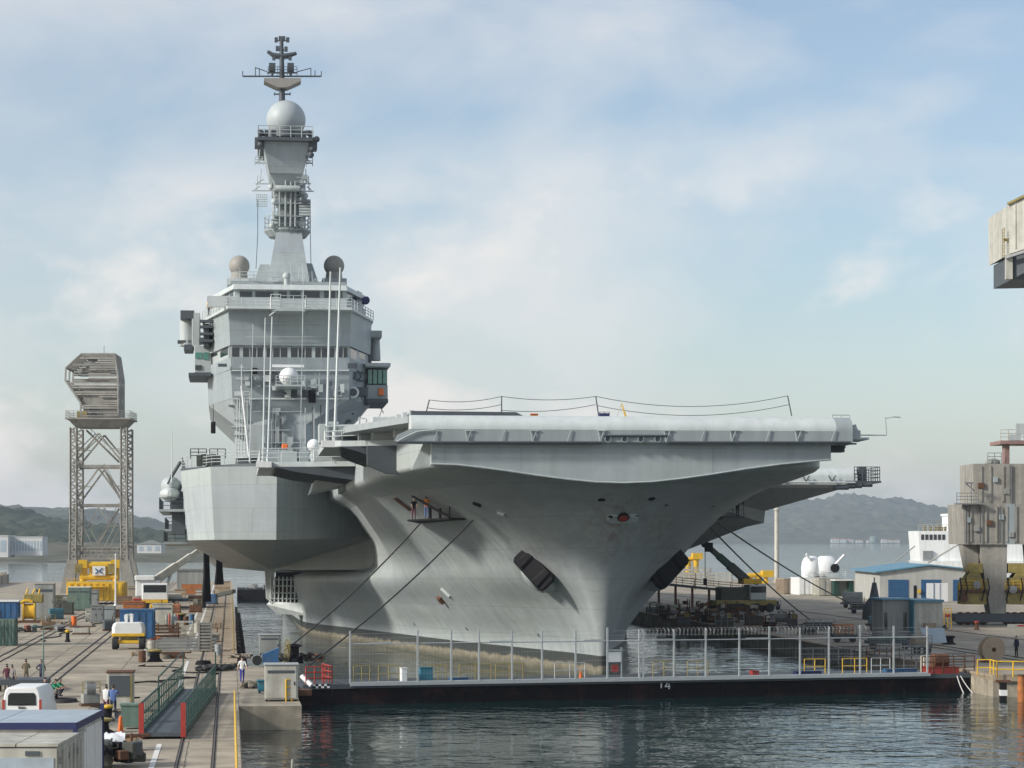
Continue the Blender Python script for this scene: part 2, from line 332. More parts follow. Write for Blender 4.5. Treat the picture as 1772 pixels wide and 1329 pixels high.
def hill(name, x0, x1, y0, y1, top, matname, nx=200, ny=26, rough=4., seed=0):
    vs_ = []; fs = []
    for j in range(ny+1):
        tj = j/ny
        for i in range(nx+1):
            x = x0 + (x1-x0)*i/nx; y = y0 + (y1-y0)*tj
            prof = math.sin(min(1, tj*1.25)*math.pi/2)**1.2 if tj < .8 else 1 - (tj-.8)*2
            h = top(x)*prof
            n_ = noise.noise(Vector((x*.004+seed, y*.004, 1.3)))*.22 + noise.noise(Vector((x*.013+seed, y*.013, 4.3)))*.10
            h = h*(1+n_) + (noise.noise(Vector((x*.05, y*.05, seed)))*rough + noise.noise(Vector((x*.16, y*.16, seed)))*rough*.7)*min(1, tj*5)
            vs_.append((x, y, max(h, -1) if j else -.6))
    fs = [(j*(nx+1)+i, j*(nx+1)+i+1, (j+1)*(nx+1)+i+1, (j+1)*(nx+1)+i) for j in range(ny) for i in range(nx)]
    o = MB().add(vs_, fs).to(name, matname, smooth=2); tag(o, kind='structure'); return o
def lerp_table(tb):
    def f(x):
        if x <= tb[0][0]: return tb[0][1]
        for (a, b), (c, d) in zip(tb, tb[1:]):
            if x <= c:
                t = (x-a)/(c-a); t = t*t*(3-2*t); return b + (d-b)*t
        return tb[-1][1]
    return f
hill('shore_land', -900, -40, 1065, 1500, lerp_table([(-900,9),(-260,8),(-150,7),(-60,5)]), 'shore_ground', 200, 14, 1.5, 9)
hill('hill', -1600, -140, 1450, 2500, lerp_table([(-1600,50),(-800,44),(-507,37),(-450,27),(-390,19),(-335,14),(-240,10),(-140,2)]), 'forest', 460, 70, 6.5, 1)
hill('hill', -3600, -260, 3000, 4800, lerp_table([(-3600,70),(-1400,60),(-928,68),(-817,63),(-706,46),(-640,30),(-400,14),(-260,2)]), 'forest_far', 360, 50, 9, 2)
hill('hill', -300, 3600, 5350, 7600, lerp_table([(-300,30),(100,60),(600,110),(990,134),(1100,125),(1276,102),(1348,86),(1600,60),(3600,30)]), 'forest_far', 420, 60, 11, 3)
# ------------------------------------------------------------------ the aircraft carrier (ship frame: x to port, y aft from the bow, z up from the flight deck)
_rail0 = MB.rail
def _ship_rail(self, pts, h=1.05, step=1.6, r=.03, rows=3, n=5): return _rail0(self, pts, h, step, max(r, .042), rows, n)
MB.rail = _ship_rail
ship = thing('aircraft_carrier', 'huge grey aircraft carrier with tall island and white domed mast floating in the dock', 'warship')
SM = Matrix.Translation((8.57, 162, 19.37)) @ Matrix.Rotation(DY, 4, 'Z') @ Matrix.Rotation(-.0165, 4, 'X')
ship.matrix_world = SM; SI = SM.inverted()
EYE = SI @ Vector((0, 0, CH))
def ray(px, py): return (SI.to_3x3() @ Vector(((px-CX)/F, 1, (HY-py)/F))).normalized()
def S(px, py, s):
    d = ray(px, py); return EYE + d*((s - EYE.y)/d.y)
def pchip(xs, ys):
    n = len(xs); h = [xs[i+1]-xs[i] for i in range(n-1)]; dl = [(ys[i+1]-ys[i])/h[i] for i in range(n-1)]
    m = [dl[0]] + [0 if dl[i-1]*dl[i] <= 0 else 2*dl[i-1]*dl[i]/(dl[i-1]+dl[i]) for i in range(1, n-1)] + [dl[-1]]
    def f(x):
        if x <= xs[0]: return ys[0]
        if x >= xs[-1]: return ys[-1]
        i = max(k for k in range(n-1) if xs[k] <= x); t = (x-xs[i])/h[i]
        return ys[i]*(2*t**3-3*t*t+1) + h[i]*m[i]*(t**3-2*t*t+t) + ys[i+1]*(-2*t**3+3*t*t) + h[i]*m[i+1]*(t**3-t*t)
    return f
HULL = [  # level, then half-breadths from the stem aft
 (-.5, [(2.4,0),(2.5,12),(4,14.2),(8,15.2),(20,16.6),(40,17.8),(66,18),(123,20),(200,20),(236,15)]),
 (-3.4,[(2.4,0),(2.5,12),(4,14.2),(8,15.2),(20,16.6),(40,17.8),(66,18),(123,20),(200,20),(236,15)]),
 (-4.6,[(3.4,0),(4.2,6),(6,9.6),(9,11.2),(14,12.3),(20,13.5),(30,15),(42,16.2),(66,16.3),(84,15.5),(123,18),(200,20.5),(236,15)]),
 (-6.2,[(6,0),(7.5,4),(10.5,7.4),(14,8.9),(20,10.5),(30,12.3),(42,14.2),(55,14.8),(72,14.6),(84,13.8),(123,17),(200,20.5),(236,15)]),
 (-8.5,[(8.6,0),(10.5,2.9),(14,5.7),(20,7.7),(30,9.9),(41,11.9),(55,13.4),(72,13.4),(84,12.6),(100,14),(123,17),(200,20.5),(236,15)]),
 (-10.3,[(10.1,0),(12.4,2.3),(16.2,4.9),(21,6.6),(30,8.5),(41,10.6),(55,12.6),(72,13.4),(84,13.0),(100,15),(123,18),(200,20.5),(236,15)]),
 (-11.3,[(10.8,0),(13.2,2.1),(17.2,4.5),(22,6.3),(30,8.0),(41,10.1),(55,12.5),(72,14.6),(84,16.5),(100,18.8),(123,20.5),(200,20.5),(236,15)]),
 (-14,[(12.3,0),(16,1.4),(20,2.9),(30,5.6),(41,7.9),(52,9.9),(66,12.2),(85,14.8),(123,20),(200,20.3),(236,15)]),
 (-17,[(13.6,0),(20,1.3),(30,3.5),(41,6.0),(52,8.2),(66,10.6),(85,13.8),(123,19.5),(200,19.8),(236,14)]),
 (-20,[(14.4,0),(20,1.0),(30,3.1),(41,5.6),(52,8.0),(66,10.6),(85,13.9),(123,19.3),(200,19.3),(236,13)]),
 (-25,[(14.6,0),(20,.9),(30,2.8),(41,5.1),(52,7.4),(66,9.9),(85,13),(123,18),(200,18),(236,11)])]
NU, NZ = 64, 60
rows_ = []
NOSE = pchip([.5, 3.4, 4.6, 6.2, 8.5, 11, 14, 17, 20, 25], [.5, .5, 2.0, 3.4, 2.9, 2.0, 1.0, .4, .25, .2])
for z, pts in HULL:
    f = pchip([a for a, b in pts], [b for a, b in pts]); s0 = pts[0][0]; row = []
    for i in range(NU+1):
        u = i/NU; s = s0 + (236-s0)*u**2.2; rn = NOSE(-z); row.append((s, math.sqrt(f(s)**2 + min(2*rn*(s-s0), rn*rn))))
    rows_.append((z, row))
zs = [-z for z, r in rows_]
gs = [[pchip(zs, [r[i][0] for z, r in rows_]), pchip(zs, [r[i][1] for z, r in rows_])] for i in range(NU+1)]
hv = []; hf = []
zl = sorted(set([.5 + 24.5*(k/NZ)**1.0 for k in range(NZ+1)] + [3.4, 3.6, 3.9, 4.2, 4.6]))
for zz in zl:
    for i in range(-NU, NU+1):
        s = gs[abs(i)][0](zz); p = gs[abs(i)][1](zz)*(1 if i > 0 else -1)
        hv.append((p, s, -zz))
wd = 2*NU+1
hf = [(j*wd+i, j*wd+i+1, (j+1)*wd+i+1, (j+1)*wd+i) for j in range(len(zl)-1) for i in range(2*NU)]
hull_mb = MB().add(hv, hf)
BVH = BVHTree.FromPolygons([tuple(v) for v in hv], hf)
def hit(px, py):
    d = ray(px, py); p, nrm, i, dist = BVH.ray_cast(EYE, d)
    if nrm is not None and nrm.dot(d) > 0: nrm = -nrm
    return p, nrm
def hull_material(name='hull_paint', base=(.365,.397,.397), boot=True):
    m = bpy.data.materials.new(name); m.use_nodes = True; t = m.node_tree; b = t.nodes['Principled BSDF']; b.inputs['Roughness'].default_value = .5
    tcn = N('ShaderNodeTexCoord', t); sx = N('ShaderNodeSeparateXYZ', t); t.links.new(tcn.outputs['Object'], sx.inputs[0])
    def noise_(scale, vec_scale, det=6, ro=.6):
        mp = N('ShaderNodeMapping', t); mp.inputs['Scale'].default_value = vec_scale; t.links.new(tcn.outputs['Object'], mp.inputs[0])
        n = N('ShaderNodeTexNoise', t); n.inputs['Scale'].default_value = scale; n.inputs['Detail'].default_value = det; n.inputs['Roughness'].default_value = ro
        t.links.new(mp.outputs[0], n.inputs['Vector']); return n.outputs['Fac']
    def rng(x, a, b_, c, d):
        r = N('ShaderNodeMapRange', t); r.inputs[1].default_value, r.inputs[2].default_value, r.inputs[3].default_value, r.inputs[4].default_value = a, b_, c, d
        t.links.new(x, r.inputs[0]); return r.outputs[0]
    def mul(a, b_):
        k = N('ShaderNodeMath', t, operation='MULTIPLY'); t.links.new(a, k.inputs[0]); t.links.new(b_, k.inputs[1]); return k.outputs[0]
    def mix(f, a, col):
        k = N('ShaderNodeMix', t, data_type='RGBA'); t.links.new(f, k.inputs[0]); t.links.new(a, k.inputs[6]); k.inputs[7].default_value = (*col, 1); return k.outputs[2]
    f = mul(rng(noise_(.18, (1,1,1)), .3, .7, .90, 1.10), rng(noise_(1.1, (1,1,.08)), .35, .7, 1.05, .86))
    f = mul(f, rng(noise_(.9, (.25,.25,2.2), 3), .35, .65, .97, 1.03))
    vm = N('ShaderNodeVectorMath', t, operation='SCALE'); vm.inputs[0].default_value = base; t.links.new(f, vm.inputs['Scale']); c = vm.outputs[0]
    # plating: faint strakes and butts, patches of newer paint
    cmb = N('ShaderNodeCombineXYZ', t); yy = N('ShaderNodeMath', t, operation='MULTIPLY_ADD'); t.links.new(sx.outputs['X'], yy.inputs[0]); yy.inputs[1].default_value = .55; t.links.new(sx.outputs['Y'], yy.inputs[2])
    t.links.new(yy.outputs[0], cmb.inputs[0]); t.links.new(sx.outputs['Z'], cmb.inputs[1])
    bk = N('ShaderNodeTexBrick', t); bk.inputs['Scale'].default_value = 1; bk.inputs['Brick Width'].default_value = 7.5; bk.inputs['Row Height'].default_value = 2.3; bk.inputs['Mortar Size'].default_value = .035; bk.inputs['Mortar Smooth'].default_value = .4
    bk.inputs['Color1'].default_value = (.96,.97,1.0,1); bk.inputs['Color2'].default_value = (1.02,1.03,.99,1); bk.inputs['Mortar'].default_value = (.80,.80,.80,1); t.links.new(cmb.outputs[0], bk.inputs['Vector'])
    vb = N('ShaderNodeVectorMath', t, operation='MULTIPLY'); t.links.new(c, vb.inputs[0]); t.links.new(bk.outputs['Color'], vb.inputs[1]); c = vb.outputs[0]
    c = mix(rng(noise_(.12, (1,1,1.6), 4, .5), .46, .62, 0, .35), c, tuple(b_*.93 for b_ in base))
    # rust weeps and grime running down
    c = mix(rng(noise_(1.4, (1,1,.12), 8, .7), .57, .80, 0, .4), c, (.24,.205,.16))
    geo_stains = [] if not boot else [((0,8,-7.0), 3.2, .55), ((-5.5,15,-12.5), 3.0, .6), ((5.0,16,-12.5), 3.4, .6), ((3.6,9.5,-7.6), 2.0, .5), ((-9.5,30,-13.5), 2.0, .5), ((-12,22,-6), 3, .3)]
    for (sx_, sy_, sz_), rad, amt in geo_stains:
        sv = N('ShaderNodeVectorMath', t, operation='SUBTRACT'); t.links.new(tcn.outputs['Object'], sv.inputs[0]); sv.inputs[1].default_value = (sx_, sy_, sz_)
        ss = N('ShaderNodeVectorMath', t, operation='MULTIPLY'); t.links.new(sv.outputs[0], ss.inputs[0]); ss.inputs[1].default_value = (1, .5, .55)
        ln = N('ShaderNodeVectorMath', t, operation='LENGTH'); t.links.new(ss.outputs[0], ln.inputs[0])
        c = mix(mul(rng(ln.outputs['Value'], rad, rad*.2, 0, amt), rng(noise_(2.2, (1,1,.14), 6, .65), .42, .66, 0, 1)), c, (.17,.095,.05))
    c_top = c
    # boot topping and fouled band, straight painted lines on the hull
    wob = rng(noise_(.6, (1,1,1)), .3, .7, -.18, .18)
    ad = N('ShaderNodeMath', t, operation='ADD'); t.links.new(sx.outputs['Z'], ad.inputs[0]); t.links.new(wob, ad.inputs[1])
    tl = N('ShaderNodeMath', t, operation='MULTIPLY_ADD'); t.links.new(sx.outputs['Y'], tl.inputs[0]); tl.inputs[1].default_value = -.0065; t.links.new(sx.outputs['Z'], tl.inputs[2])
    t.links.new(tl.outputs[0], ad.inputs[0])
    c = mix(rng(tl.outputs[0], -17.42, -17.46, 0, 1), c, (.045,.05,.045))
    c2 = mix(rng(noise_(.9, (1,1,2.0), 9, .75), .40, .66, 0, .9), c, (.10,.085,.06))
    k = N('ShaderNodeMix', t, data_type='RGBA'); t.links.new(rng(noise_(1.3, (1,1,1.6), 9, .75), .38, .62, 0, 1), k.inputs[0]); k.inputs[6].default_value = (.29,.26,.19,1); k.inputs[7].default_value = (.15,.13,.09,1)
    k2 = N('ShaderNodeMix', t, data_type='RGBA'); t.links.new(rng(ad.outputs[0], -18.15, -18.35, 0, 1), k2.inputs[0]); t.links.new(c, k2.inputs[6]); t.links.new(k.outputs[2], k2.inputs[7])
    k3 = N('ShaderNodeMix', t, data_type='RGBA'); t.links.new(rng(ad.outputs[0], -18.5, -19.0, 0, .88), k3.inputs[0]); t.links.new(k2.outputs[2], k3.inputs[6]); k3.inputs[7].default_value = (.075,.075,.05,1)
    t.links.new(k3.outputs[2] if boot else c_top, b.inputs['Base Color'])
    bp = N('ShaderNodeBump', t); bp.inputs['Strength'].default_value = .22; bp.inputs['Distance'].default_value = .12
    t.links.new(noise_(.55, (1,1,1), 3), bp.inputs['Height']); t.links.new(bp.outputs[0], b.inputs['Normal']); MT[name] = m
hull_material(); hull_material('plate_light', (.395,.435,.435), False); hull_material('plate_island', (.325,.365,.378), False); hull_material('plate_grey', (.345,.38,.39), False)
hull = hull_mb.to('hull', 'hull_paint', ship, smooth=2)

# flight deck slab with its overhangs
q = lambda px, py, s: S(px, py, s).x
MB().prism([(q(706,720,2),2.2),(-19.6,14),(-20,30),(-20.5,46),(-21.5,66),(-22,86),(-31.5,90),(-31.5,200),(-22,240),(22,240),(33,200),(33,80),(31,76),(18,70),(15,20),(q(1436,720,2),2.2)],
           -.5, -.03, 'xy').to('flight_deck', 'ship_grey', ship, smooth=False)
# bow round-down: long curved lip
xl, xr = q(682,742,0.3), q(1474,742,0.3)
prof = [(2.6,-.02)] + [(1.35-1.35*math.sin(a), -1.0+.98*math.cos(a)) for a in [R(9*k) for k in range(11)]] + [(.03,-1.9),(.45,-1.98),(2.6,-1.98)]
rings = []
for x, k in ((q(711,730,.5), 1), (xr-1.5, 1), (xr-1.2, 1)):
    rings.append([(x, y, -1.9 + (z+1.9)*(.35+.65*k) if z > -1.9 else z) for y, z in prof])
rd = MB().loft(rings).to('round_down', 'lip_grey', ship)
MB().loft([[(x, y, z) for y, z in prof[:]] for x in (xr-1.2, xr)]).to('round_down', 'ship_grey', ship)
# band under the lip with net brackets
yb = -.02
zt, zb = S(1080,744,0).z, S(1080,765,0).z
MB().prism([(xl, zb), (xl+.25, zb+.45), (q(711,742,0), zt), (xr-.02, zt), (xr-.02, zb)], yb-.004, yb+.5, 'xz').to('net_band', 'ship_grey', ship, smooth=False)
br = []
for px in (753, 869, 984, 1215, 1328, 1441): br.append((px, 0))
for px in (811, 924, 1041, 1155, 1269, 1382): br.append((px, 1))
for px, v in br:
    b = MB(); lo, hi = S(px-3, 765, -.15), S(px+5, 744, -.1)
    b.bar(lo, hi, .06, .07)
    if v: b.bar(lo, S(px-6, 744, -.1), .06, .07); b.bar(S(px-8,745,-.1), S(px+9,745,-.1), .08)
    b.to('net_bracket', 'ship_light', ship, smooth=False)
for a, c in ((686,1041),(1155,1472)):
    MB().tube(S(a,765.5,-.15), S(c,765.5,-.15), .09).to('edge_pipe', 'ship_dark', ship)
MB().tube(S(1045,754,-.15), S(1155,754,-.15), .08).to('edge_pipe', 'ship_dark', ship)
MB().path([S(686,765,-.15), S(700,757,-.15), S(722,747,-.15), S(752,744,-.15)], .07).to('edge_pipe', 'ship_light', ship)
for px in (1052, 1081, 1109, 1138):
    c = S(px, 760, -.1); MB().lathe([(.18,-.06),(.24,-.06),(.24,.1),(.18,.1)], 14, c, 'y', cap=False).to('round_port_ring', 'ship_grey', ship); MB().lathe([(.01,0),(.18,0)], 14, c, 'y', cap=False).to('round_port_hole', 'ship_dark', ship)  # round ports; the shade inside each hole is put in as a dark disc
# bow plate under the band, its lower edge a long shallow curve
low = [(748,803),(790,804),(835,809),(880,815),(930,822.5),(980,829),(1030,834),(1080,835.5),(1130,833.5),(1180,828),(1230,821),(1290,811.5),(1350,803.5),(1400,798.5),(1438,795.5)]
bp0 = [S(px, py, .6) for px, py in low]
top0 = [(S(752,764,.6).x, zb+.01), (S(1438,764,.6).x, zb+.01)]
front = [(p.x, p.z) for p in bp0]
n = len(front)
pv = [(x, .6, z) for x, z in front] + [(x, .6, zb+.01) for x, z in front]
pv += [(x, 2.7 if 0 < i < n-1 else 2.7, z) for i, (x, z) in enumerate(front)] + [(x, 2.7, zb+.01) for x, z in front]
pf = []
for i in range(n-1):
    pf += [(i, i+1, n+i+1, n+i), (2*n+i, 3*n+i, 3*n+i+1, 2*n+i+1), (i, 2*n+i, 2*n+i+1, i+1), (n+i, n+i+1, 3*n+i+1, 3*n+i)]
pf += [(0, n, 3*n, 2*n), (n-1, 3*n-1, 4*n-1, 2*n-1)]
MB().add(pv, pf).to('bow_plate', 'plate_grey', ship, smooth=False)
ch = [p + Vector((0, -.05, 0)) for p in bp0]
MB().path(ch, .07, 6).to('chin_edge', 'ship_light', ship)
# starboard return of the bow plate (pale triangle) and supports below the catwalk
MB().prism([(q(747,803,2.6), S(747,803,2.6).z), (q(747,766,2.6), zb), (q(733,766,2.6), zb), (q(712,813,2.6), S(712,813,2.6).z)], 2.75, 3.2, 'xz').to('plate_return', 'ship_light', ship, smooth=False)
# port corner fittings of the bow deck
b = MB(); b.rail([S(1440,740,1), S(1470,740,1)], .9, .8, .03); c = S(1480,760,1)
b.box(c.x-.8, c.y-.5, c.z-.05, c.x+.9, c.y+1.5, c.z+.1); b.bar(S(1478,735,1.5), S(1486,762,1.5), .22); b.ball(S(1478,747,1.2), .35, 10, 6); b.cbox(S(1476,755,1.2), (.9,.8,.8)); b.bar(S(1440,769,2), S(1482,768,2), .12)
b.to('corner_platform', 'ship_light', ship, smooth=False)
MB().cbox(S(1448,772,2.5), (.9,1,.9)).bar(S(1440,776,2.5), S(1462,772,2.5), .3).to('corner_bracket', 'ship_dark', ship, smooth=False)
b = MB(); b.tube(S(1482,753,1.3), S(1534,753,1.3), .045); b.tube(S(1534,753,1.3), S(1532,722,1.3), .045); b.tube(S(1546,721,1.3), S(1558,722,1.3), .05); b.tube(S(1532,724,1.3), S(1548,721,1.3), .03)
b.to('wind_mast', 'ship_light', ship)
# deck-top odds and ends seen above the lip
c0, c1 = S(712,718,3.2), S(903,718,3.2); ht = S(800,711.5,3.2).z
MB().prism([(c0.x, -.03), (c1.x+.4, -.03), (S(893,713,3.2).x, ht-.04), (c0.x, ht)], 3.2, 14, 'xz').to('deck_hatch', 'ship_dark', ship, smooth=False)
# starboard forward catwalk platforms
def platform(pts, z, th, name, m='ship_light'):
    MB().prism([(p, s) for p, s in pts], z-th, z, 'xy').to(name, m, ship, smooth=False)
zu = S(640,771,20).z; xa = q(557,771,20)
platform([(xa,15),(xa+1.2,14),(-15,12),(-15,29),(xa,28)], zu, .42, 'upper_catwalk')
MB().rail([(xa+.1,28,zu),(xa+.1,15,zu),(xa+1.3,14.1,zu),(-18.6,13,zu)], 1.15, 1.3, .03).to('railing', 'ship_light', ship)
MB().cbox((xa+.5,14.7,zu-.2), (1.5,.7,.5)).to('catwalk_end', 'white', ship, smooth=False)
zw = S(520,805,42).z; xb = q(447,805,42); xm = q(512,805,40)
platform([(xb,37),(xm,36),(-16,34),(-16,56),(xb,54)], zw, .42, 'lower_catwalk')
MB().rail([(xb+.1,54,zw),(xb+.1,37.1,zw),(xm,36.1,zw),(-18.2,34.3,zw)], 1.15, 1.4, .03).to('railing', 'ship_light', ship)
for x in (xb+.4, xm+.4): MB().cbox((x, 36.6, zw-.22), (1.3,.8,.5)).to('catwalk_end', 'white', ship, smooth=False)
# supporting boxes and ribs under the catwalks
for i in range(9):
    s = 13.5 + i*1.75; MB().prism([(-14.5, zu-.44), (xa+1.0+i*.1, zu-.44), (xa+2.4, zu-.8), (-14.5, zu-2.3)], s, s+.28, 'xz').to('catwalk_rib', 'ship_dark', ship, smooth=False)
for i in range(8):
    s = 35.5 + i*2.4; MB().prism([(-14.5, zw-.44), (xb+1.2, zw-.44), (xb+3.2, zw-.9), (-14.5, zw-2.0)], s, s+.3, 'xz').to('catwalk_rib', 'ship_dark', ship, smooth=False)
MB().prism([(q(628,785,18), zu-.45), (q(628,785,18), zu-1.9), (q(660,812,18), zu-2.5), (-14.6, zu-2.6), (-14.6, zu-.45)], 12.2, 13.2, 'xz').to('catwalk_soffit', 'ship_dark', ship, smooth=False)
MB().prism([(q(548,822,48), S(548,822,48).z), (q(592,822,48), S(592,822,48).z), (q(592,840,48), S(592,840,48).z), (q(538,852,48), S(538,852,48).z)], 47, 56, 'xz').to('exhaust_box', 'ship_light', ship, smooth=False)
MB().prism([(q(592,822,48), S(592,822,48).z), (-13.5, S(592,822,48).z), (-13.5, S(592,850,48).z), (q(592,850,48), S(592,850,48).z)], 47.3, 56, 'xz').to('exhaust_box', 'ship_grey', ship, smooth=False)
# equipment on the catwalks
for (px, py, s, dx, dz, m) in ((603,768,20,3.2,1.6,'ship_grey'),(576,762,20,.9,1.8,'ship_light'),(560,765,18,.8,1.5,'ship_light'),(668,752,14,2.2,1.8,'ship_pale'),(640,765,17,1.6,.9,'ship_pale'),
                               (476,800,42,2.2,1.3,'ship_grey'),(500,800,41,1.4,1.1,'ship_light'),(572,796,42,3.0,1.4,'ship_pale'),(527,801,40,.8,1.2,'ship_light'),(700,748,10,1.6,1.4,'ship_light')):
    c = S(px, py, s); zz = zu if s < 30 else zw
    MB().box(c.x-dx/2, c.y-.6, zz, c.x+dx/2, c.y+.8, zz+dz).to('deck_locker', m, ship, smooth=False, bevel=.05)
c = S(543,771,44); MB().ball((c.x, c.y, c.z), .58, 20, 12).to('small_radome', 'white_clean', ship, smooth=2)
MB().tube((c.x, c.y, zw), (c.x, c.y, c.z-.4), .28, 12).to('radome_base', 'ship_light', ship)
# whip aerials standing tilted on the catwalks
for px0, py0, px1, py1, s, r in ((455,808,459,550,38,.075),(463,806,471,548,38,.09),(565,765,572,470,16,.10),(579,765,589,463,16,.11),(519,806,525,500,39,.045),(432,800,438,560,50,.04),(297,835,298,745,82,.05),(525,520,524,455,80,.035),(505,520,503,455,80,.03)):
    a, b_ = S(px0,py0,s), S(px1,py1,s)
    MB().path([a, a.lerp(b_,.06), a.lerp(b_,.07), b_], [r*2.0, r*1.9, r*1.05, r*.65], 8).to('whip_aerial', 'ship_pale', ship)
# deck-edge conveyor of gear receding beside the upper catwalk
MB().bar(S(712,728,4), S(592,762,46), .35, .35).to('deck_edge_beam', 'ship_light', ship, smooth=False)
for i in range(14):
    t = i/13; p = S(712,728,4).lerp(S(592,762,46), t); MB().cbox(p+Vector((0,0,.45)), (.32,.45,.55)).to('edge_lamp', 'ship_pale', ship, smooth=False)

# starboard sponson below the island
def ring(*p): return [S(*a) for a in p]
back = 118
tA = [S(313,803,77), S(364,797,67.6), S(479,795,66), S(655,800,84), Vector((-14, back, -.6)), Vector((q(313,803,80), back, -.6))]
for v in tA: v.z = -.55
bA = [S(325,935,77), S(371,934,67.6), S(478,934,66.3), S(652,931,84), Vector((-14, back, S(478,934,66).z)), Vector((q(325,935,80), back, S(478,934,66).z))]
MB().loft([tA, bA]).to('sponson', 'plate_light', ship, smooth=False)
b2 = [S(340,950,112), S(384,972,105), S(470,986,96), S(656,986,84.5), Vector((-14, back+20, -11.5)), Vector((-30, back+20, -10))]
b1 = [v + Vector((0, .15, -.003)) for v in bA]
MB().loft([b1, b2]).to('sponson_belly', 'hull_paint', ship, smooth=False)
MB().prism([(q(400,797,69),69.4),(q(479,797,66),66.1),(-17.5,84),(-17.5,90),(q(313,797,80),90),(q(313,797,80),79)], -.5, -.2, 'xy').to('sponson_top', 'ship_dark', ship, smooth=False)
MB().rail([Vector((q(315,800,79),95,-.2)), Vector((q(315,800,79),79.6,-.2)), Vector((q(366,797,70.6),71,-.2)), Vector((q(479,797,66),66.4,-.2))], 1.2, 1.5, .03, 4).to('railing', 'ship_light', ship)
b = MB()
for i in range(5): c = S(345+i*8, 784, 74); b.cbox((c.x, 74, .35+.1*(i % 2)), (.55,1.2,1.1))
b.to('raft_rack', 'olive', ship, smooth=False)
b = MB(); c = S(361,783,75)
for i in range(3):
    for j in range(2): b.rail([(c.x-1.8+j*1.9,75,.6+i*.0),(c.x-.2+j*1.9,75,.6)], 1.0, .8, .05, 3)
b.to('rack_frame', 'ship_dark', ship)
# boats and galleries aft of the sponson on the starboard side
c = S(296,838,92); b = MB(); b.loft([[(c.x+math.cos(a)*w_, c.y+y, c.z-.2+math.sin(a)*h_) for a in [R(30*k) for k in range(12)]] for y, w_, h_ in ((-3.2,.15,.3),(-2.4,.8,.8),(-.5,1.1,1.05),(2,1.15,1.1),(3.5,.9,1.0))])
b.to('ship_boat', 'radome_grey', ship)
c = S(294,855,90); b = MB(); b.loft([[(c.x+math.cos(a)*w_, c.y+y, c.z+math.sin(a)*h_) for a in [R(30*k) for k in range(12)]] for y, w_, h_ in ((-2.2,.2,.3),(-1.6,.8,.6),(0,1.1,.75),(2.5,1.0,.75))]); b.to('ship_boat', 'ship_pale', ship)
for px0, px1, py, s in ((276,318,882,90),(286,320,916,94),(284,322,938,96)):
    a, c = S(px0,py,s), S(px1,py,s)
    MB().box(a.x, s-2, a.z-.25, -28, s+14, a.z).to('side_gallery', 'ship_grey', ship, smooth=False)
    MB().rail([(a.x+.05,s+12,a.z),(a.x+.05,s-1.9,a.z),(c.x,s-1.9,a.z)], 1.2, 1.4, .04).to('railing', 'ship_dark', ship)
for px, py, h in ((306,870,2.4),(309,906,2.0)): c = S(px,py,91); MB().cbox(c, (1.4,1.6,h)).to('boat_davit', 'ship_dark', ship, smooth=False)
MB().bar(S(312,800,86), S(296,826,88), .25).bar(S(296,826,88), S(290,838,88), .2).to('boat_davit', 'ship_dark', ship)

# ------------------------------------------------------------------ island
isl = ship
def lv(pts, py):   # a plan ring at one height: pts are (px, depth), height from a picture row at the front face
    z = S(500, py, 78).z; return [Vector((S(px, py, s).x, s, z)) for px, s in pts]
backi = 112
def full(pts, py, inset=0):
    r = lv(pts, py); z = r[0].z; return r + [Vector((r[-1].x-inset, backi, z)), Vector((r[0].x+inset, backi, z))]
MB().loft([full([(408,80),(428,78.3),(530,77.4),(597,85)], 792), full([(407,80),(427,78.3),(530,77.4),(599,85)], 735)]).to('island_trunk', 'plate_grey', ship, smooth=False)
MB().loft([full([(407,80),(427,78.35),(530,77.45),(599,85)], 735), full([(361,88),(402,77.6),(603,77.6),(641,86)], 690)]).to('island_flare', 'plate_grey', ship, smooth=False)
MB().loft([full([(361,88),(402,77.5),(603,77.5),(641,86)], 690), full([(359,88),(400,77.2),(605,77.2),(640,86)], 641)]).to('island_lower_wall', 'plate_island', ship, smooth=False)
MB().loft([full([(359,88),(400,76.9),(605,76.9),(640,86)], 641), full([(357,88),(399,76.7),(605,76.7),(640,86)], 620.5)]).to('bridge_wall', 'plate_island', ship, smooth=False)
MB().loft([full([(361,88),(401,77.3),(604,77.3),(637,86)], 620.5), full([(360,88),(401,77.3),(604,77.3),(637,86)], 600)]).to('bridge_band', 'ship_light', ship, smooth=False)
MB().loft([full([(357,88),(398,76.8),(606,76.8),(641,86)], 600), full([(354,88),(396,76.4),(607,76.4),(643,86)], 541)]).to('island_upper_wall', 'plate_island', ship, smooth=False)
z0 = S(500,541,78).z
# bridge gallery with its lip, then the upper bridge
MB().loft([full([(350,88),(394,74.8),(609,74.8),(646,86)], 541), full([(350,88),(394,74.8),(609,74.8),(646,86)], 537)]).to('gallery_deck', 'ship_pale', ship, smooth=False)
MB().loft([full([(366,88),(404,77.5),(600,77.5),(632,86)], 537), full([(366,88),(404,77.5),(600,77.5),(632,86)], 517.5)]).to('upper_bridge_wall', 'ship_light', ship, smooth=False)
MB().loft([full([(369,88),(406,77.9),(598,77.9),(629,86)], 517.5), full([(369,88),(406,77.9),(598,77.9),(629,86)], 503)]).to('upper_bridge_band', 'ship_light', ship, smooth=False)
MB().loft([full([(364,88),(403,77.2),(601,77.2),(634,86)], 503), full([(366,88),(405,77.4),(599,77.4),(632,86)], 494)]).to('bridge_roof', 'ship_pale', ship, smooth=False)
gl = S(500,537,78).z
GH = .9
gp = [Vector((S(350,537,88).x, 88, gl)), Vector((S(394,537,75).x, 75, gl)), Vector((S(468,537,75).x, 75, gl))]
MB().rail(gp, GH, 1.4, .035, 3).to('railing', 'ship_pale', ship)
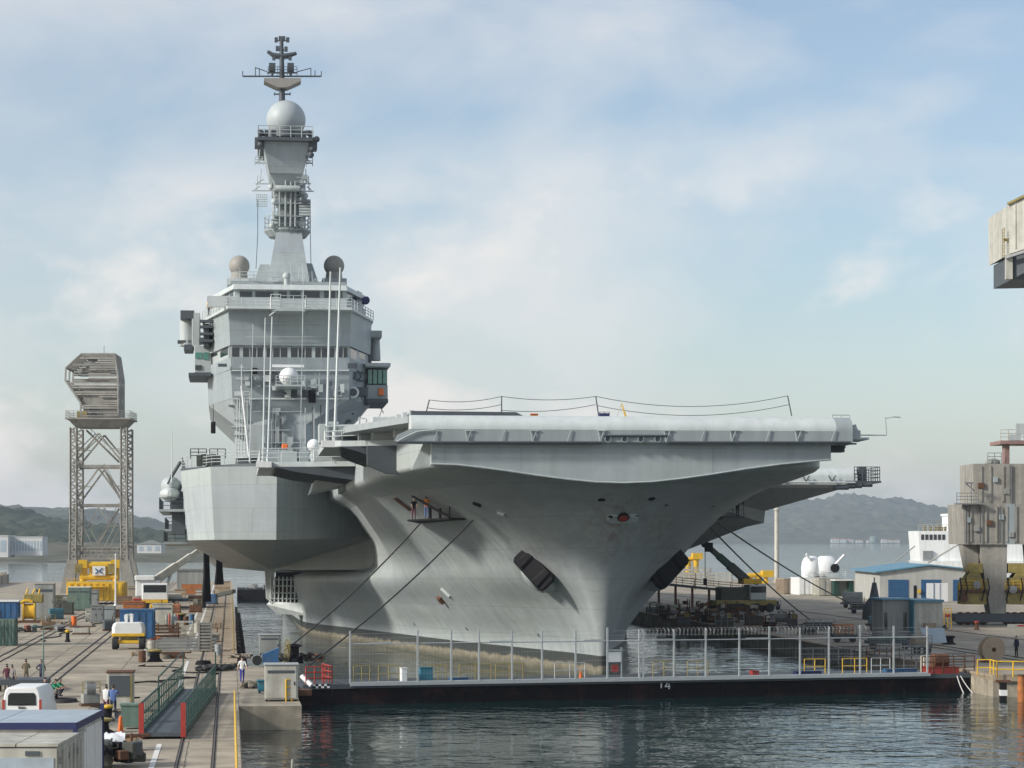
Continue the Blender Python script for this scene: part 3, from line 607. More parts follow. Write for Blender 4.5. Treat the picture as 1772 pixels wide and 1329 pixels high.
gp = [Vector((S(530,537,75).x, 75, gl)), Vector((S(609,537,75).x, 75, gl)), Vector((S(646,537,86).x, 86, gl))]
MB().rail(gp, GH, 1.4, .035, 3).to('railing', 'ship_pale', ship)
MB().box(S(394,0,75).x-2.0, 75.6, gl, S(410,537,75).x, 76, gl+1.1).to('gallery_screen', 'ship_pale', ship, smooth=False)
# small central balcony
a, c = S(469,530,73.5), S(530,530,73.5); zb_ = S(500,538,73).z
MB().prism([(a.x, zb_), (c.x, zb_), (S(521,533,73).x, zb_+.35), (S(486,533,73).x, zb_+.35)], 73, 77.4, 'xz').to('balcony', 'ship_light', ship, smooth=False)
MB().rail([(a.x,77,zb_+.35),(a.x,73.1,zb_+.35),(S(486,530,73).x,73.1,zb_+.35)], 1.3, .7, .035, 4).to('railing', 'white', ship)
MB().rail([(S(486,530,73).x,73.1,zb_+.35),(c.x,73.1,zb_+.35),(c.x,77,zb_+.35)], 1.2, 1.1, .03, 3).to('railing', 'ship_light', ship)
MB().bar(S(466,546,73.2), S(484,533,73.2), .25, .12).to('balcony_brace', 'white', ship, smooth=False)
# windows, each its own pane
def pane(px0, px1, py0, py1, s0, s1, m='glass_dark', d=.05):
    a, b_ = S(px0,py1,s0), S(px1,py1,s1); zt_ = S((px0+px1)/2,py0,(s0+s1)/2).z
    nrm = Vector((b_.y-a.y, -(b_.x-a.x), 0)).normalized()*-1
    if nrm.y > 0: nrm = -nrm
    e = nrm*d; up = Vector((0,0,zt_-a.z)); b_ = Vector((b_.x, b_.y, a.z))
    qv = [a+e, b_+e, b_+e+up, a+e+up, a-e, b_-e, b_-e+up, a-e+up]
    MB().add(qv, [(0,1,2,3),(5,4,7,6),(0,4,5,1),(1,5,6,2),(2,6,7,3),(3,7,4,0)]).to('window', m, ship, smooth=False)
for x0, x1 in ((400,415),(420,431.5),(433,444),(445,455),(461,471),(473,484),(486,497),(504,515),(517,527),(529,540),(545,555),(557,567),(569,579),(585,593),(594.5,601)):
    pane(x0, x1, 602, 618, 77.28, 77.28)
for x0, x1, s0, s1 in ((366,377,86.6,83.7),(382,395,82.4,79)): pane(x0, x1, 603, 619, s0, s1)
for x0, x1, s0, s1 in ((605.5,616,77.8,80.6),(620,631,81.6,84.4)): pane(x0, x1, 602, 619, s0, s1)
for x0, x1 in ((415,436),(442,473),(482,496),(502,520),(526,553),(561,580),(584,592)):
    pane(x0, x1, 504.5, 516, 77.88, 77.88)
for x0, x1, s0, s1 in ((389,396,82.5,80.6),(398,404,80.1,78.5),(378,386,85.4,83.3)): pane(x0, x1, 505, 517, s0, s1)
for x0, x1, s0, s1 in ((600,607,78.6,80.3),(610,617,81,82.7),(619,626,83.2,85)): pane(x0, x1, 505, 517, s0, s1)
# mullion frames between bridge windows
for x0 in (398.5, 417.5, 458, 500.5, 542.5, 582):
    a, b_ = S(x0,620,77.2), S(x0,600,77.2); MB().bar(a, b_, .35, .12, up=(0,1,0)).to('window_post', 'ship_light', ship, smooth=False)
# ledges
for py, s in ((641,76.6),(690,77.2)):
    MB().bar(S(401,py,s), S(604,py,s), .16, .14).to('ledge', 'ship_pale', ship, smooth=False)
MB().bar(S(430,690,77.0), S(530,690,76.9), .2, .16).to('ledge', 'ship_pale', ship, smooth=False)
# doors, vents and gear on the island face
for px, py, w_, h_, m in ((540,686,.75,1.3,'black'),(441,642,.5,.6,'black'),(436,658,.3,1.0,'ship_dark'),(610,633,1.0,.5,'ship_dark'),(470,650,.5,.8,'ship_dark'),(478,652,.4,.7,'ship_dark'),(385,632,.9,.3,'ship_dark')):
    c = S(px, py, 76.85); MB().cbox(c, (w_, .3, h_)).to('island_fitting', m, ship, smooth=False)
for k, (px, py) in enumerate(((608,650),(617,650),(625,652))):
    c = S(px, py, 79+k); MB().lathe([(.35,-.1),(.55,-.1),(.55,.15),(.35,.15)], 14, c, 'y', cap=False).to('hose_reel', 'ship_dark', ship)
c = S(611,679,78.2); MB().lathe([(.01,-.12),(.62,-.12),(.62,.3),(.01,.3)], 20, c, 'y').to('searchlight', 'ship_pale', ship); MB().lathe([(.01,-.02),(.40,-.02)], 20, c+Vector((0,-.13,0)), 'y', cap=False).to('searchlight_lens', 'ship_dark', ship)
MB().cbox(S(626,678,79.5), (1.2,1,.9)).rail([S(606,690,78), S(632,692,80)], .9, .7, .04).to('searchlight_frame', 'ship_dark', ship, smooth=False)
# pipes, cable trays, vents and rungs scattered over the island face
rs = random.Random(3)
for i in range(26):
    px = rs.uniform(410,596); py = rs.choice([655,664,672,681]) ; w_, h_ = rs.uniform(.2,.8), rs.uniform(.25,.9)
    c = S(px, py, 76.9); MB().cbox(c, (w_,.3,h_)).to('wall_fitting', rs.choice(['ship_dark','ship_grey','ship_light','ship_pale']), ship, smooth=False)
for i in range(9):
    px = rs.uniform(436,590); y0_ = rs.uniform(700,735); MB().tube(S(px,y0_,77.0), S(px,788,77.0), .07).to('wall_pipe', rs.choice(['ship_light','ship_pale','ship_dark']), ship)
for py in (560,583,652,668,712,744,766):
    MB().bar(S(415+rs.uniform(0,40),py,76.35 if py < 600 else 76.8), S(500+rs.uniform(0,85),py,76.35 if py < 600 else 76.8), .07, .07).to('cable_run', 'ship_light', ship, smooth=False)
for px, py in ((452,770),(500,772),(478,722)):
    c = S(px,py,77.3); MB().cbox(c, (.85,.3,1.9)).to('island_door', 'ship_light', ship, smooth=False); MB().cbox(c+Vector((.3,-.2,0)), (.08,.08,.3)).to('door_handle', 'ship_dark', ship, smooth=False)
for x0 in (432.3,444.4,472,485,516,528,556,568,593.8): MB().bar(S(x0,619,77.2), S(x0,601,77.2), .09, .10, up=(0,1,0)).to('window_mullion', 'ship_light', ship, smooth=False)
for x0 in (364,379.5): MB().cbox(S(x0,560,83), (.2,.2,.5)).to('wall_fitting', 'ship_dark', ship, smooth=False)
# left wing: exhaust trunk and lookout
def wingbox(px0, px1, py0, py1, s0, s1, name, m): 
    a, b_ = S(px0,py1,s0), S(px1,py0,s0); MB().box(a.x, s0, a.z, b_.x, s1, b_.z).to(name, m, ship, smooth=False, bevel=.06)
wingbox(332,346,541,600,88,93,'wing_trunk','ship_light'); wingbox(312,336,537,552,88,92,'wing_cowl','ship_dark')
c = S(324,576,90); MB().lathe([(.75,-1.45),(.82,-1.4),(.82,1.3),(.7,1.35)], 16, c).to('wing_cylinder', 'ship_light', ship)
MB().cbox(S(323,592,90), (1.9,1.6,.25)).bar(S(318,586,90), S(342,588,90), .2).to('cylinder_cradle', 'ship_dark', ship, smooth=False)
wingbox(318,334,596,606,88,92,'wing_bracket','ship_dark')
wingbox(336,366,598,645,86,92,'lookout_box','ship_light'); wingbox(326,366,645,651,85,93,'lookout_deck','ship_dark')
for px0, px1, py0, py1 in ((338,349,610,620),(352,361,610,622),(338,349,632,640)):
    a, b_ = S(px0,py1,85.95), S(px1,py0,85.95); MB().box(a.x,85.9,a.z,b_.x,86.2,b_.z).to('window', 'glass_green' if py0 < 615 else 'glass_dark', ship, smooth=False)
wingbox(352,362,560,600,84,90,'wing_pipe','ship_dark'); wingbox(344,360,584,590,84,88,'wing_bracket','ship_dark')
for py in (556,566,578,590): MB().cbox(S(357,py,84), (1.4,.8,.25)).to('wing_step', 'ship_dark', ship, smooth=False)
# right wing
wingbox(634,643,575,640,86,92,'wing_trunk','ship_dark'); wingbox(641,661,572,584,86,90,'wing_cowl','ship_grey')
c = S(649,605,88); MB().lathe([(.55,-1.2),(.6,-1.15),(.5,1.1),(.5,1.2)], 16, c).to('wing_cylinder', 'ship_grey', ship)
wingbox(632,676,628,634,82,92,'wing_roof','ship_light'); wingbox(634,671,666,692,83.3,91,'flying_control_base','ship_grey')
wingbox(634,670,634,666,84,90,'flying_control_core','ship_dark'); wingbox(634,672,690,697,82.6,91,'flying_control_deck','ship_dark')
for k in range(4):
    px = 637+k*8.6; a, b_ = S(px,664,83.5), S(px+6.8,640,83.5); MB().box(a.x,83.4,a.z,b_.x,83.6,b_.z).to('window', 'glass_green', ship, smooth=False)
wingbox(655,664,672,684,83.0,83.28,'lifebuoy_panel','orange')
MB().bar(S(637,700,84), S(600,692,84), .3).bar(S(655,700,84), S(664,715,84), .08).bar(S(664,700,84), S(656,722,84), .06).to('wing_brace', 'ship_dark', ship)
wingbox(594,600,714,742,84,86,'signal_arm','ship_dark'); MB().bar(S(598,718,84), S(612,716,84), .18).bar(S(598,730,84), S(607,728,84), .25).bar(S(598,740,84), S(612,738,84), .25).to('signal_arm', 'ship_dark', ship)
MB().tube(S(622,740,60), S(622,722,60), .08).bar(S(622,723,60), S(634,725,60), .1).tube(S(634,725,60), S(634,745,60), .07).to('deck_davit', 'ship_light', ship)
# lit port-side lower galleries
for py, x0, x1 in ((725,405,425),(738,400,420),(752,404,420),(700,395,412)):
    a, b_ = S(x0,py,79), S(x1,py,79); MB().box(a.x,78,a.z-.12,b_.x,80,a.z).to('ladder_landing', 'ship_pale', ship, smooth=False)
b = MB()
for k in range(5): b.tube(S(409+k*5,788,77), S(411+k*4.2,690,77), .045)
for k in range(13): b.tube(S(409,785-k*7,77), S(427,785-k*7,77), .03)
b.to('ladder', 'ship_pale', ship)
MB().tube(S(431,790,76), S(418,668,76), .12).to('boom', 'white', ship)
b = MB(); b.rail([S(422,700,76.4), S(432,700,76.4)], 1.3, .5, .04, 4); b.to('railing', 'white', ship)
MB().tube(S(369,730,84), S(369,750,84), .25, 8).cbox(S(369,741,84), (.5,.5,.9)).tube(S(369,700,84), S(369,730,84), .03).to('hanging_block', 'black', ship)
# navigation radar dome and scanner on its own column
c = S(500,652,74); MB().ball(c, .98, 24, 14, .92).to('navigation_dome', 'white_clean', ship, smooth=2)
MB().box(S(471,633,74).x, 73.8, S(471,635.5,74).z, S(526,633,74).x, 74.2, S(471,631,74).z).to('radar_scanner', 'white_clean', ship, smooth=False); MB().tube(S(499,640,74), S(499,634,74), .2).to('scanner_post', 'ship_light', ship)
MB().box(S(478,668,74).x, 72.8, S(478,670,74).z, S(528,668,74).x, 77, S(478,667,74).z).to('dome_platform', 'ship_light', ship, smooth=False)
MB().rail([(S(478,668,73).x,72.9,S(478,667,74).z),(S(528,668,73).x,72.9,S(478,667,74).z)], .9, .8, .03).to('railing', 'ship_light', ship)
MB().bar(S(532,668,74.5), S(553,666,74.5), .15).tube(S(545,666,74.5), S(546,645,74.5), .05).tube(S(552,666,74.5), S(553,646,74.5), .05).to('signal_bar', 'ship_pale', ship)
MB().tube(S(418,675,75), S(418,630,75), .05).bar(S(414,635,75), S(422,635,75), .1).to('signal_bar', 'ship_pale', ship)
for px, s in ((543,79),): MB().cbox(S(493,773,60), (.6,.6,.5)).to('deck_tractor', 'orange', ship, smooth=False, bevel=.1)

# ------------------------------------------------------------------ mast
rs0 = random.Random(9)
def mring(l, r, py, d0, d1, base=90):
    z = S(495, py, d0).z; a, b_ = S(l, py, d0).x, S(r, py, d0).x
    return [Vector((a, d0, z)), Vector((b_, d0, z)), Vector((b_-.2, d1, z)), Vector((a+.2, d1, z))]
roofz = 494
MB().loft([mring(398,600,494,80,108), mring(400,598,487,80,108)]).to('roof_deck', 'ship_grey', ship, smooth=False)
MB().rail([S(405,487,80), S(470,487,79.5)], 1.0, 1.6, .03).to('railing', 'ship_light', ship)
MB().loft([mring(440,470,488,86,96), mring(450,467,458,87,95)]).to('mast_fin', 'ship_grey', ship, smooth=False)
MB().loft([mring(526,551,488,86,96), mring(529,540,455,87,95)]).to('mast_fin', 'ship_grey', ship, smooth=False)
mr0, mr1 = mring(463,536,490,84,97), mring(478,522,402,87,94)
MB().loft([mr0, mr1]).to('mast_pyramid', 'plate_grey', ship, smooth=False)
def disc(px, py, s, r, h, name, m, n=20):
    c = S(px, py, s); MB().lathe([(r*.8,-h),(r,0),(r,.15)], n, c).to(name, m, ship, smooth=False); return c
c = disc(497,402,90,2.5,.6,'mast_platform','ship_grey')
pts = [c+Vector((2.45*math.cos(R(a)), 2.45*math.sin(R(a)), .15)) for a in range(0,361,24)]
MB().rail(pts, 1.4, 1.0, .035, 3).to('railing', 'ship_light', ship)
MB().loft([mring(480,520,400,88,93), mring(481,518,300,88,93)]).to('mast_neck', 'ship_grey', ship, smooth=False)
b = MB()
for px in (473,527):
    b.tube(S(px,400,88), S(px+(2 if px < 495 else -2),318,88), .07); b.tube(S(px,400,93), S(px,318,93), .07)
    for k in range(9): b.tube(S(px,396-k*9,88), S(px,396-k*9,93), .045); b.tube(S(px,396-k*9,88), S(px+(9 if px < 495 else -9),396-k*9+(6 if k % 2 else -3),88), .045)
b.to('mast_lattice', 'ship_light', ship)
MB().loft([mring(482,517,326,87,93), mring(466,524,300,86.3,95)]).to('mast_head_taper', 'ship_grey', ship, smooth=False)
MB().loft([mring(466,525,300,86.2,95), mring(455,537,243,85.2,96)]).to('mast_head', 'plate_grey', ship, smooth=False)
MB().loft([mring(446,541,243,84.4,96.5), mring(446,541,237,84.4,96.5)]).to('mast_head_deck', 'ship_dark', ship, smooth=False)
zz = S(495,237,84.4).z
MB().rail([Vector((S(447,237,84.6).x, 84.6, zz)), Vector((S(541,237,84.6).x, 84.6, zz))], 1.2, 1.2, .05).to('railing', 'ship_light', ship)
MB().rail([Vector((S(447,237,84.6).x, 96, zz)), Vector((S(447,237,84.6).x, 84.6, zz))], 1.2, 1.4, .05).to('railing', 'ship_light', ship)
c = S(495,208,90); r = 33.5*(162+90)/F
MB().ball(c, r, 40, 24).to('mast_radome', 'radome_grey', ship, smooth=2)
MB().lathe([(r*.86,-.5),(r*.8,.5)], 28, S(495,232,90)).to('radome_ring', 'ship_dark', ship)
for px, py in ((452,230),(534,230),(451,250),(543,243),(548,241),(540,258),(538,268)):
    c = S(px,py,85); MB().ball(c, .34, 10, 6).bar(c, c+Vector((.3 if px < 495 else -.5,.8,-.1)), .2).to('jammer_pod', 'ship_dark', ship)
MB().cbox(S(449,248,86), (1.0,2,.9)).cbox(S(541,250,86), (.9,2,1.2)).to('side_bracket', 'ship_dark', ship, smooth=False)
for py, l, rr_ in ((282,440,470),(330,436,478),(318,442,470)):
    b = MB(); b.tube(S(l,py,89), S(rr_,py,89), .06); b.tube(S(l+8,py,89), S(l+10,py-26,89), .045); b.tube(S(l+4,py-2,89), S(l+14,py-8,89), .06)
    b.to('yard', 'ship_light', ship)
for py, l, rr_ in ((282,520,541),(331,516,543),(318,520,538)):
    b = MB(); b.tube(S(l,py,89), S(rr_,py,89), .06); b.tube(S(rr_-8,py,89), S(rr_-9,py-26,89), .045); b.tube(S(rr_-4,py-2,89), S(rr_-12,py-8,89), .06)
    b.to('yard', 'ship_light', ship)
MB().rail([S(441,286,88), S(455,286,88)], .9, .5, .04).to('yard_basket', 'ship_light', ship); MB().rail([S(530,288,88), S(541,288,88)], .9, .5, .04).to('yard_basket', 'ship_light', ship)
# radar bits on the neck
c = S(498,326,86); MB().lathe([(.28,-1.3),(.32,-1.2),(.32,1.2),(.28,1.3)], 12, c, 'x').to('radar_drum', 'ship_light', ship)
c = S(527,360,87); b = MB(); 
for k in range(6): b.cbox(c+Vector((0,0,-.75+k*.3)), (1.2,1.0,.22))
b.to('radar_panel', 'ship_light', ship, smooth=False)
for px in (484,494,503,511): MB().tube(S(px,392,86.5), S(px+rs0.uniform(-1,1),rs0.uniform(312,340),86.5), rs0.uniform(.08,.15), 10).to('mast_pipe', 'ship_grey', ship)
for px, py in ((450,229),(462,231),(474,232),(515,232),(526,231),(538,229)): MB().cbox(Vector((S(px,py,85).x, 85.3, zz+.4)), (.5,.6,.8)).to('mast_box', 'ship_dark', ship, smooth=False)
MB().loft([[S(445,337,88), S(462,337,88), S(462,358,88), S(445,358,88)], [v+Vector((0,.2,0)) for v in [S(445,337,88), S(462,337,88), S(462,358,88), S(445,358,88)]]]).to('net_antenna', 'ship_light', ship, smooth=False) if False else None
b = MB()
for k in range(6): b.tube(S(444+k*3.5,336,88), S(444+k*3.5,358,88), .03); b.tube(S(443,337+k*4,88), S(463,337+k*4,88), .03)
b.to('net_antenna', 'ship_light', ship)
for x0, y0, x1, y1 in ((446,345,443,465),(537,345,538,455)): MB().path([S(x0,y0,88), S(x0,(y0+y1)/2,88), S(x1,y1,88)], .035).to('halyard', 'ship_dark', ship)
# aerials, lamps and small platforms crowding the mast
rs = random.Random(5)
for i in range(34):
    py = rs.uniform(305,398); sd_ = rs.choice([-1,1]); px = 499+sd_*rs.uniform(20,30); c = S(px,py,rs.uniform(86,91))
    k_ = i % 4
    if k_ == 0: MB().cbox(c, (rs.uniform(.3,.7),.5,rs.uniform(.3,.9))).bar(c, Vector((c.x-sd_*.9, c.y, c.z)), .08).to('mast_box', rs.choice(['ship_light','ship_dark','ship_grey']), ship, smooth=False)
    elif k_ == 1: MB().tube(c, c+Vector((0,0,rs.uniform(1.0,2.4))), .035).bar(c, Vector((c.x-sd_*.9, c.y, c.z)), .06).to('mast_aerial', 'ship_light', ship)
    elif k_ == 2: MB().lathe([(.05,-.15),(.35,.0),(.38,.05)], 12, c, 'y').bar(c, Vector((c.x-sd_*.9, c.y+.3, c.z)), .07).to('mast_dish', 'ship_light', ship)
    else: MB().rail([c, c+Vector((-sd_*.9,0,0))], .8, .4, .025, 2).cbox(c+Vector((-sd_*.45,.2,-.05)), (1.1,.7,.08)).to('mast_basket', 'ship_light', ship)
for py in (330,352,374): MB().rail([S(476,py,87), S(522,py,87)], .9, .6, .03, 2).to('railing', 'ship_light', ship); MB().box(S(475,py,87).x, 86.4, S(475,py,87).z-.1, S(523,py,87).x, 88, S(475,py,87).z).to('mast_step', 'ship_grey', ship, smooth=False)
for i in range(12):
    px = rs.uniform(408,592); MB().tube(S(px,487,rs.uniform(80,84)), S(px+rs.uniform(-1,1),rs.uniform(462,480),82), .035).to('roof_aerial', 'ship_light', ship)
for i in range(10): px = rs.uniform(405,595); MB().cbox(S(px,485,rs.uniform(80,83)), (rs.uniform(.3,.9),.5,rs.uniform(.3,.8))).to('roof_box', rs.choice(['ship_light','ship_grey','ship_pale']), ship, smooth=False)
# fittings on the sponson face
for px, py, w_, h_ in ((510,858,.5,.5),(430,905,.35,.35),(392,880,.3,.3)): MB().cbox(S(px,py,68 if px < 480 else 70), (w_,.5,h_)).to('sponson_fitting', 'ship_grey', ship, smooth=False)
# topmast with cross arms
MB().path([S(488,176,90), S(488,130,90), S(487,66,90)], [.34,.28,.2], 10).to('topmast', 'ship_dark', ship)
MB().prism([(S(457,135,89).x, S(457,135,89).z), (S(521,135,89).x, S(521,135,89).z), (S(521,140,89).x, S(521,140,89).z), (S(497,151,89).x, S(497,151,89).z), (S(480,151,89).x, S(480,151,89).z), (S(457,140,89).x, S(457,140,89).z)], 89.0, 91, 'xz').to('topmast_cradle', 'radome_tan', ship, smooth=False)
for c0, c1, py in ((420,556,132),(462,515,126)):
    MB().tube(S(c0,py,90), S(c1,py,90), .09).to('crossarm', 'ship_dark', ship)
b = MB()
for px, h in ((420,9),(432,-1),(442,16),(449,14),(538,14),(545,10),(556,9)): b.tube(S(px,132,90), S(px,132-h,90), .05)
b.tube(S(442,117,90), S(462,124,90), .05); b.tube(S(515,124,90), S(538,118,90), .05); b.to('dipole', 'ship_dark', ship)
for px in (471,503): MB().cbox(S(px,117,90), (.7,.7,.9)).tube(S(px,130,90), S(px,110,90), .15).to('topmast_box', 'ship_dark', ship, smooth=False)
MB().rail([S(464,130,89.5), S(514,130,89.5)], .9, .9, .04).to('railing', 'ship_dark', ship)
MB().path([S(463,89,90), S(472,95,90), S(488,97,90), S(503,95,90), S(513,92,90)], [.18,.26,.26,.26,.18], 8).to('topmast_horn', 'ship_dark', ship)
for px, py in ((474,100),(502,100),(480,84),(486,84),(495,85),(478,69),(485,67),(491,67),(498,69)): MB().cbox(S(px,py,90), (.35,.35,.5)).tube(S(px,py,90), S(488,py+3,90), .06).to('topmast_lamp', 'ship_dark', ship, smooth=False)
MB().bar(S(474,163,90), S(503,163,90), .14).tube(S(475,165,90), S(475,160,90), .06).tube(S(502,165,90), S(502,160,90), .06).to('crossarm', 'ship_dark', ship)
# tan satellite domes either side
for px, m in ((414,'radome_tan'),(578,'radome_tan')):
    c = S(px,460,92); MB().ball(c, 1.12, 28, 18).to('satellite_dome', m, ship, smooth=2)
    MB().lathe([(.95,-1.3),(.85,-.5)], 20, S(px,464,92)).to('dome_base', m, ship)
    MB().cbox(S(px,490,91), (2.6,3,.7)).to('dome_pedestal', 'ship_pale' if px < 500 else 'ship_grey', ship, smooth=False)
c = S(496,478,79); MB().ball(c, .42, 14, 10).tube(S(496,493,79), S(496,478,79), .28, 10).to('periscope_dome', 'ship_light', ship)
for px, py in ((630,521),(634,519),(363,518),(368,523)): MB().cbox(S(px,py,84), (.5,.5,.7)).to('gallery_cover', 'navy', ship, smooth=False, bevel=.1)
c = S(633,520,83.6); MB().lathe([(.02,-.25),(.42,-.2),(.42,.2),(.02,.25)], 14, c, 'y').to('gallery_cover', 'navy', ship)

# ------------------------------------------------------------------ angled deck, port side
sA = 74
def pz(px, py): v = S(px, py, sA); return v.x, v.z
hx = 14.0
fr = [Vector((hx, sA+1.2, -1.75)), Vector((pz(1482,833)[0], sA+1.2, -1.75)), S(1453,847,sA+3), S(1324,884,sA+9), S(1322,905,sA+10), S(1290,912,sA+11.5), S(1180,955,sA+20), S(1150,962,sA+20)]
bk_ = [Vector((v.x, 190, v.z)) for v in fr]; nf = len(fr)
MB().add(fr+bk_, [(0,i,i+1) for i in range(1,nf-1)] + [(i,i+1,nf+i+1,nf+i) for i in range(nf-1)] + [(nf-1,0,nf,2*nf-1), tuple(range(nf,2*nf))]).to('angled_sponson', 'plate_grey', ship, smooth=False)
rp_ = [(sA+2.6, -.05)] + [(sA+1.5-1.4*math.sin(a), -1.05+1.0*math.cos(a)) for a in [R(9*k) for k in range(11)]] + [(sA+.1,-1.85),(sA+.5,-2.1),(sA+2.6,-2.12)]
xl2, xr2 = 13.0, pz(1484,810)[0]
MB().loft([[(x, y, z) for y, z in rp_] for x in (xl2, xr2)]).to('angled_round_down', 'lip_grey', ship)
MB().prism([(xl2,-2.1),(xr2-.3,-2.1),(xr2-.3,-.06),(xl2,-.06)], sA+2.6, 190, 'xz').to('angled_edge', 'ship_grey', ship, smooth=False)
for px in (1352,1395,1440): b = MB(); b.bar(S(px-6,823,sA-.15), S(px,833,sA-.15), .1).bar(S(px+6,823,sA-.15), S(px,833,sA-.15), .1); b.to('net_bracket', 'ship_dark', ship, smooth=False)
MB().tube(S(1340,834,sA-.15), S(1480,835,sA-.15), .09).to('edge_pipe', 'ship_pale', ship)
a = S(1487,832,sA); c = S(1525,832,sA)
MB().box(a.x-1.5, sA, a.z-.2, c.x, sA+6, a.z).to('angled_gallery', 'ship_dark', ship, smooth=False)
MB().rail([(a.x-.5,sA+.1,a.z),(S(1519,0,sA).x,sA+.1,a.z),(S(1519,0,sA).x,sA+6,a.z)], 1.45, .8, .045, 4).to('railing', 'ship_dark', ship)
MB().cbox(S(1491,820,sA+1), (.8,1,1.5)).to('gallery_locker', 'ship_dark', ship, smooth=False)
for px, py in ((1456,843),(1467,841),(1479,840),(1497,838)):
    c = S(px,py,sA+.3); b = MB(); b.lathe([(.28,-.75),(.30,-.7),(.30,.75),(.28,.8)], 10, (0,0,0), 'y'); o = b.to('raft_canister', 'ship_dark', ship); o.location = c; o.rotation_euler = (0,R(35),R(80))
# ------------------------------------------------------------------ fittings on the bow
def on_hull(px, py, off=0.):
    p, nrm = hit(px, py); return p + nrm*off, nrm
def frame_at(nrm):
    z = nrm.normalized(); x = Vector((0,0,1)).cross(z).normalized(); y = z.cross(x); return Matrix((x, y, z)).transposed().to_4x4()
def place(mb, name, m, px, py, off=0., roll=0., smooth=True, bevel=0, parent=None):
    p, nrm = on_hull(px, py, off); o = mb.to(name, m, ship, smooth=smooth, bevel=bevel)
    o.matrix_local = Matrix.Translation(p) @ frame_at(nrm) @ Matrix.Rotation(roll, 4, 'Z'); return o
for px, py, rx in ((1041,865,.28),(1128,863,.28),(808,1088,.18),(717,1080,.16),(932,1099,.16),(1153,874,.12),(1234,876,.12),(845,1030,.0)):
    if rx: place(MB().lathe([(rx,.02),(rx+.10,.02),(rx+.06,-.25)], 14, cap=False), 'fairlead', 'ship_grey', px, py); place(MB().lathe([(.01,.012),(rx,.012)], 14, cap=False), 'fairlead_hole', 'black', px, py)
# bow chock with its red centre
place(MB().prism([(-1.15,-.42),(-.75,-.62),(.75,-.62),(1.15,-.42),(1.2,.1),(.9,.30),(-.9,.30),(-1.2,.1)], -.3, .14, 'xy'), 'bow_chock', 'ship_light', 1078, 895, 0, smooth=False, bevel=.06)
place(MB().lathe([(.01,.0),(.36,.0)], 18, cap=False), 'chock_hole', 'red', 1078, 893, .25)
place(MB().lathe([(.36,-.2),(.46,0),(.36,.06)], 18, cap=False), 'chock_ring', 'black', 1078, 892, .22)
for px in (1056, 1100): place(MB().lathe([(.01,.0),(.2,.0)], 14, cap=False), 'chock_hole', 'black', px, 891, .2)
# anchors: pocket bulge, crown, flukes, shank
for side, (px, py), roll in (('starboard',(930,986),R(-47)), ('port',(1149,985),R(43))):
    p, nrm = on_hull(px, py)
    if p is None: continue
    dirv = Vector((-.45 if side == 'starboard' else .30, -1, .05)).normalized()
    base = Matrix.Translation(p + dirv*.25) @ frame_at(dirv) @ Matrix.Rotation(roll, 4, 'Z')
    def pl(mb, name, m, parent=None, **kw):
        o = mb.to(name, m, ship, **kw); o.matrix_local = base; return o
    pl(MB().loft([[(math.cos(R(20*k))*r_, math.sin(R(20*k))*r_*.8, z) for k in range(18)] for r_, z in ((1.9,-1.2),(1.55,-.5),(1.2,.15),(1.0,.3))]), 'anchor_bolster', 'ship_light')
    an = pl(MB().prism([(-1.72,-.55),(-1.5,-.8),(1.45,-.8),(1.72,-.55),(1.72,.55),(1.45,.8),(-1.5,.8),(-1.72,.55)], .35, .9, 'xy'), 'anchor', 'black', smooth=False, bevel=.08)
    for sx_ in (-1,1): pl(MB().loft([[(sx_*.45,-.7,.85),(sx_*1.45,-.7,.85),(sx_*1.45,.6,.85),(sx_*.45,.6,.85)],[(sx_*.7,-.6,1.1),(sx_*1.2,-.6,1.1),(sx_*1.1,.75,1.05),(sx_*.8,.75,1.05)]]), 'anchor_fluke', 'black', smooth=False)
    pl(MB().cbox((0,-.1,-.3), (.5,.5,1.2)), 'anchor_shank', 'rust', smooth=False)
    pl(MB().prism([(-1.1,.7),(1.2,.7),(1.1,1.1),(.3,1.3),(-.9,1.0)], .0, .5, 'xy'), 'anchor_plate', 'rust_orange', smooth=False)
    pl(MB().bar((-1.4,.5,.6), (-1.75,.95,.7), .12).bar((1.45,-.5,.6), (1.75,-.75,.7), .1), 'anchor_lug', 'rust', smooth=False)
# lower starboard mooring cleat with rust and the stem block
place(MB().prism([(-.3,-.2),(.3,-.35),(.35,.25),(-.1,.45)], 0, .35, 'xy'), 'hull_plug', 'rust', 765, 1037, 0, smooth=False)
place(MB().prism([(-.25,-.6),(.1,-.5),(.2,.5),(-.05,.6)], 0, .2, 'xy'), 'hull_plug', 'ship_pale', 772, 1025, 0, R(30), smooth=False)
for px, py in ((868,888),(826,871)): place(MB().prism([(-.35,-.1),(.35,-.14),(.3,.12),(-.3,.14)], 0, .2, 'xy'), 'hull_plug', 'ship_pale' if px > 850 else 'black', px, py, 0, R(-35), smooth=False)
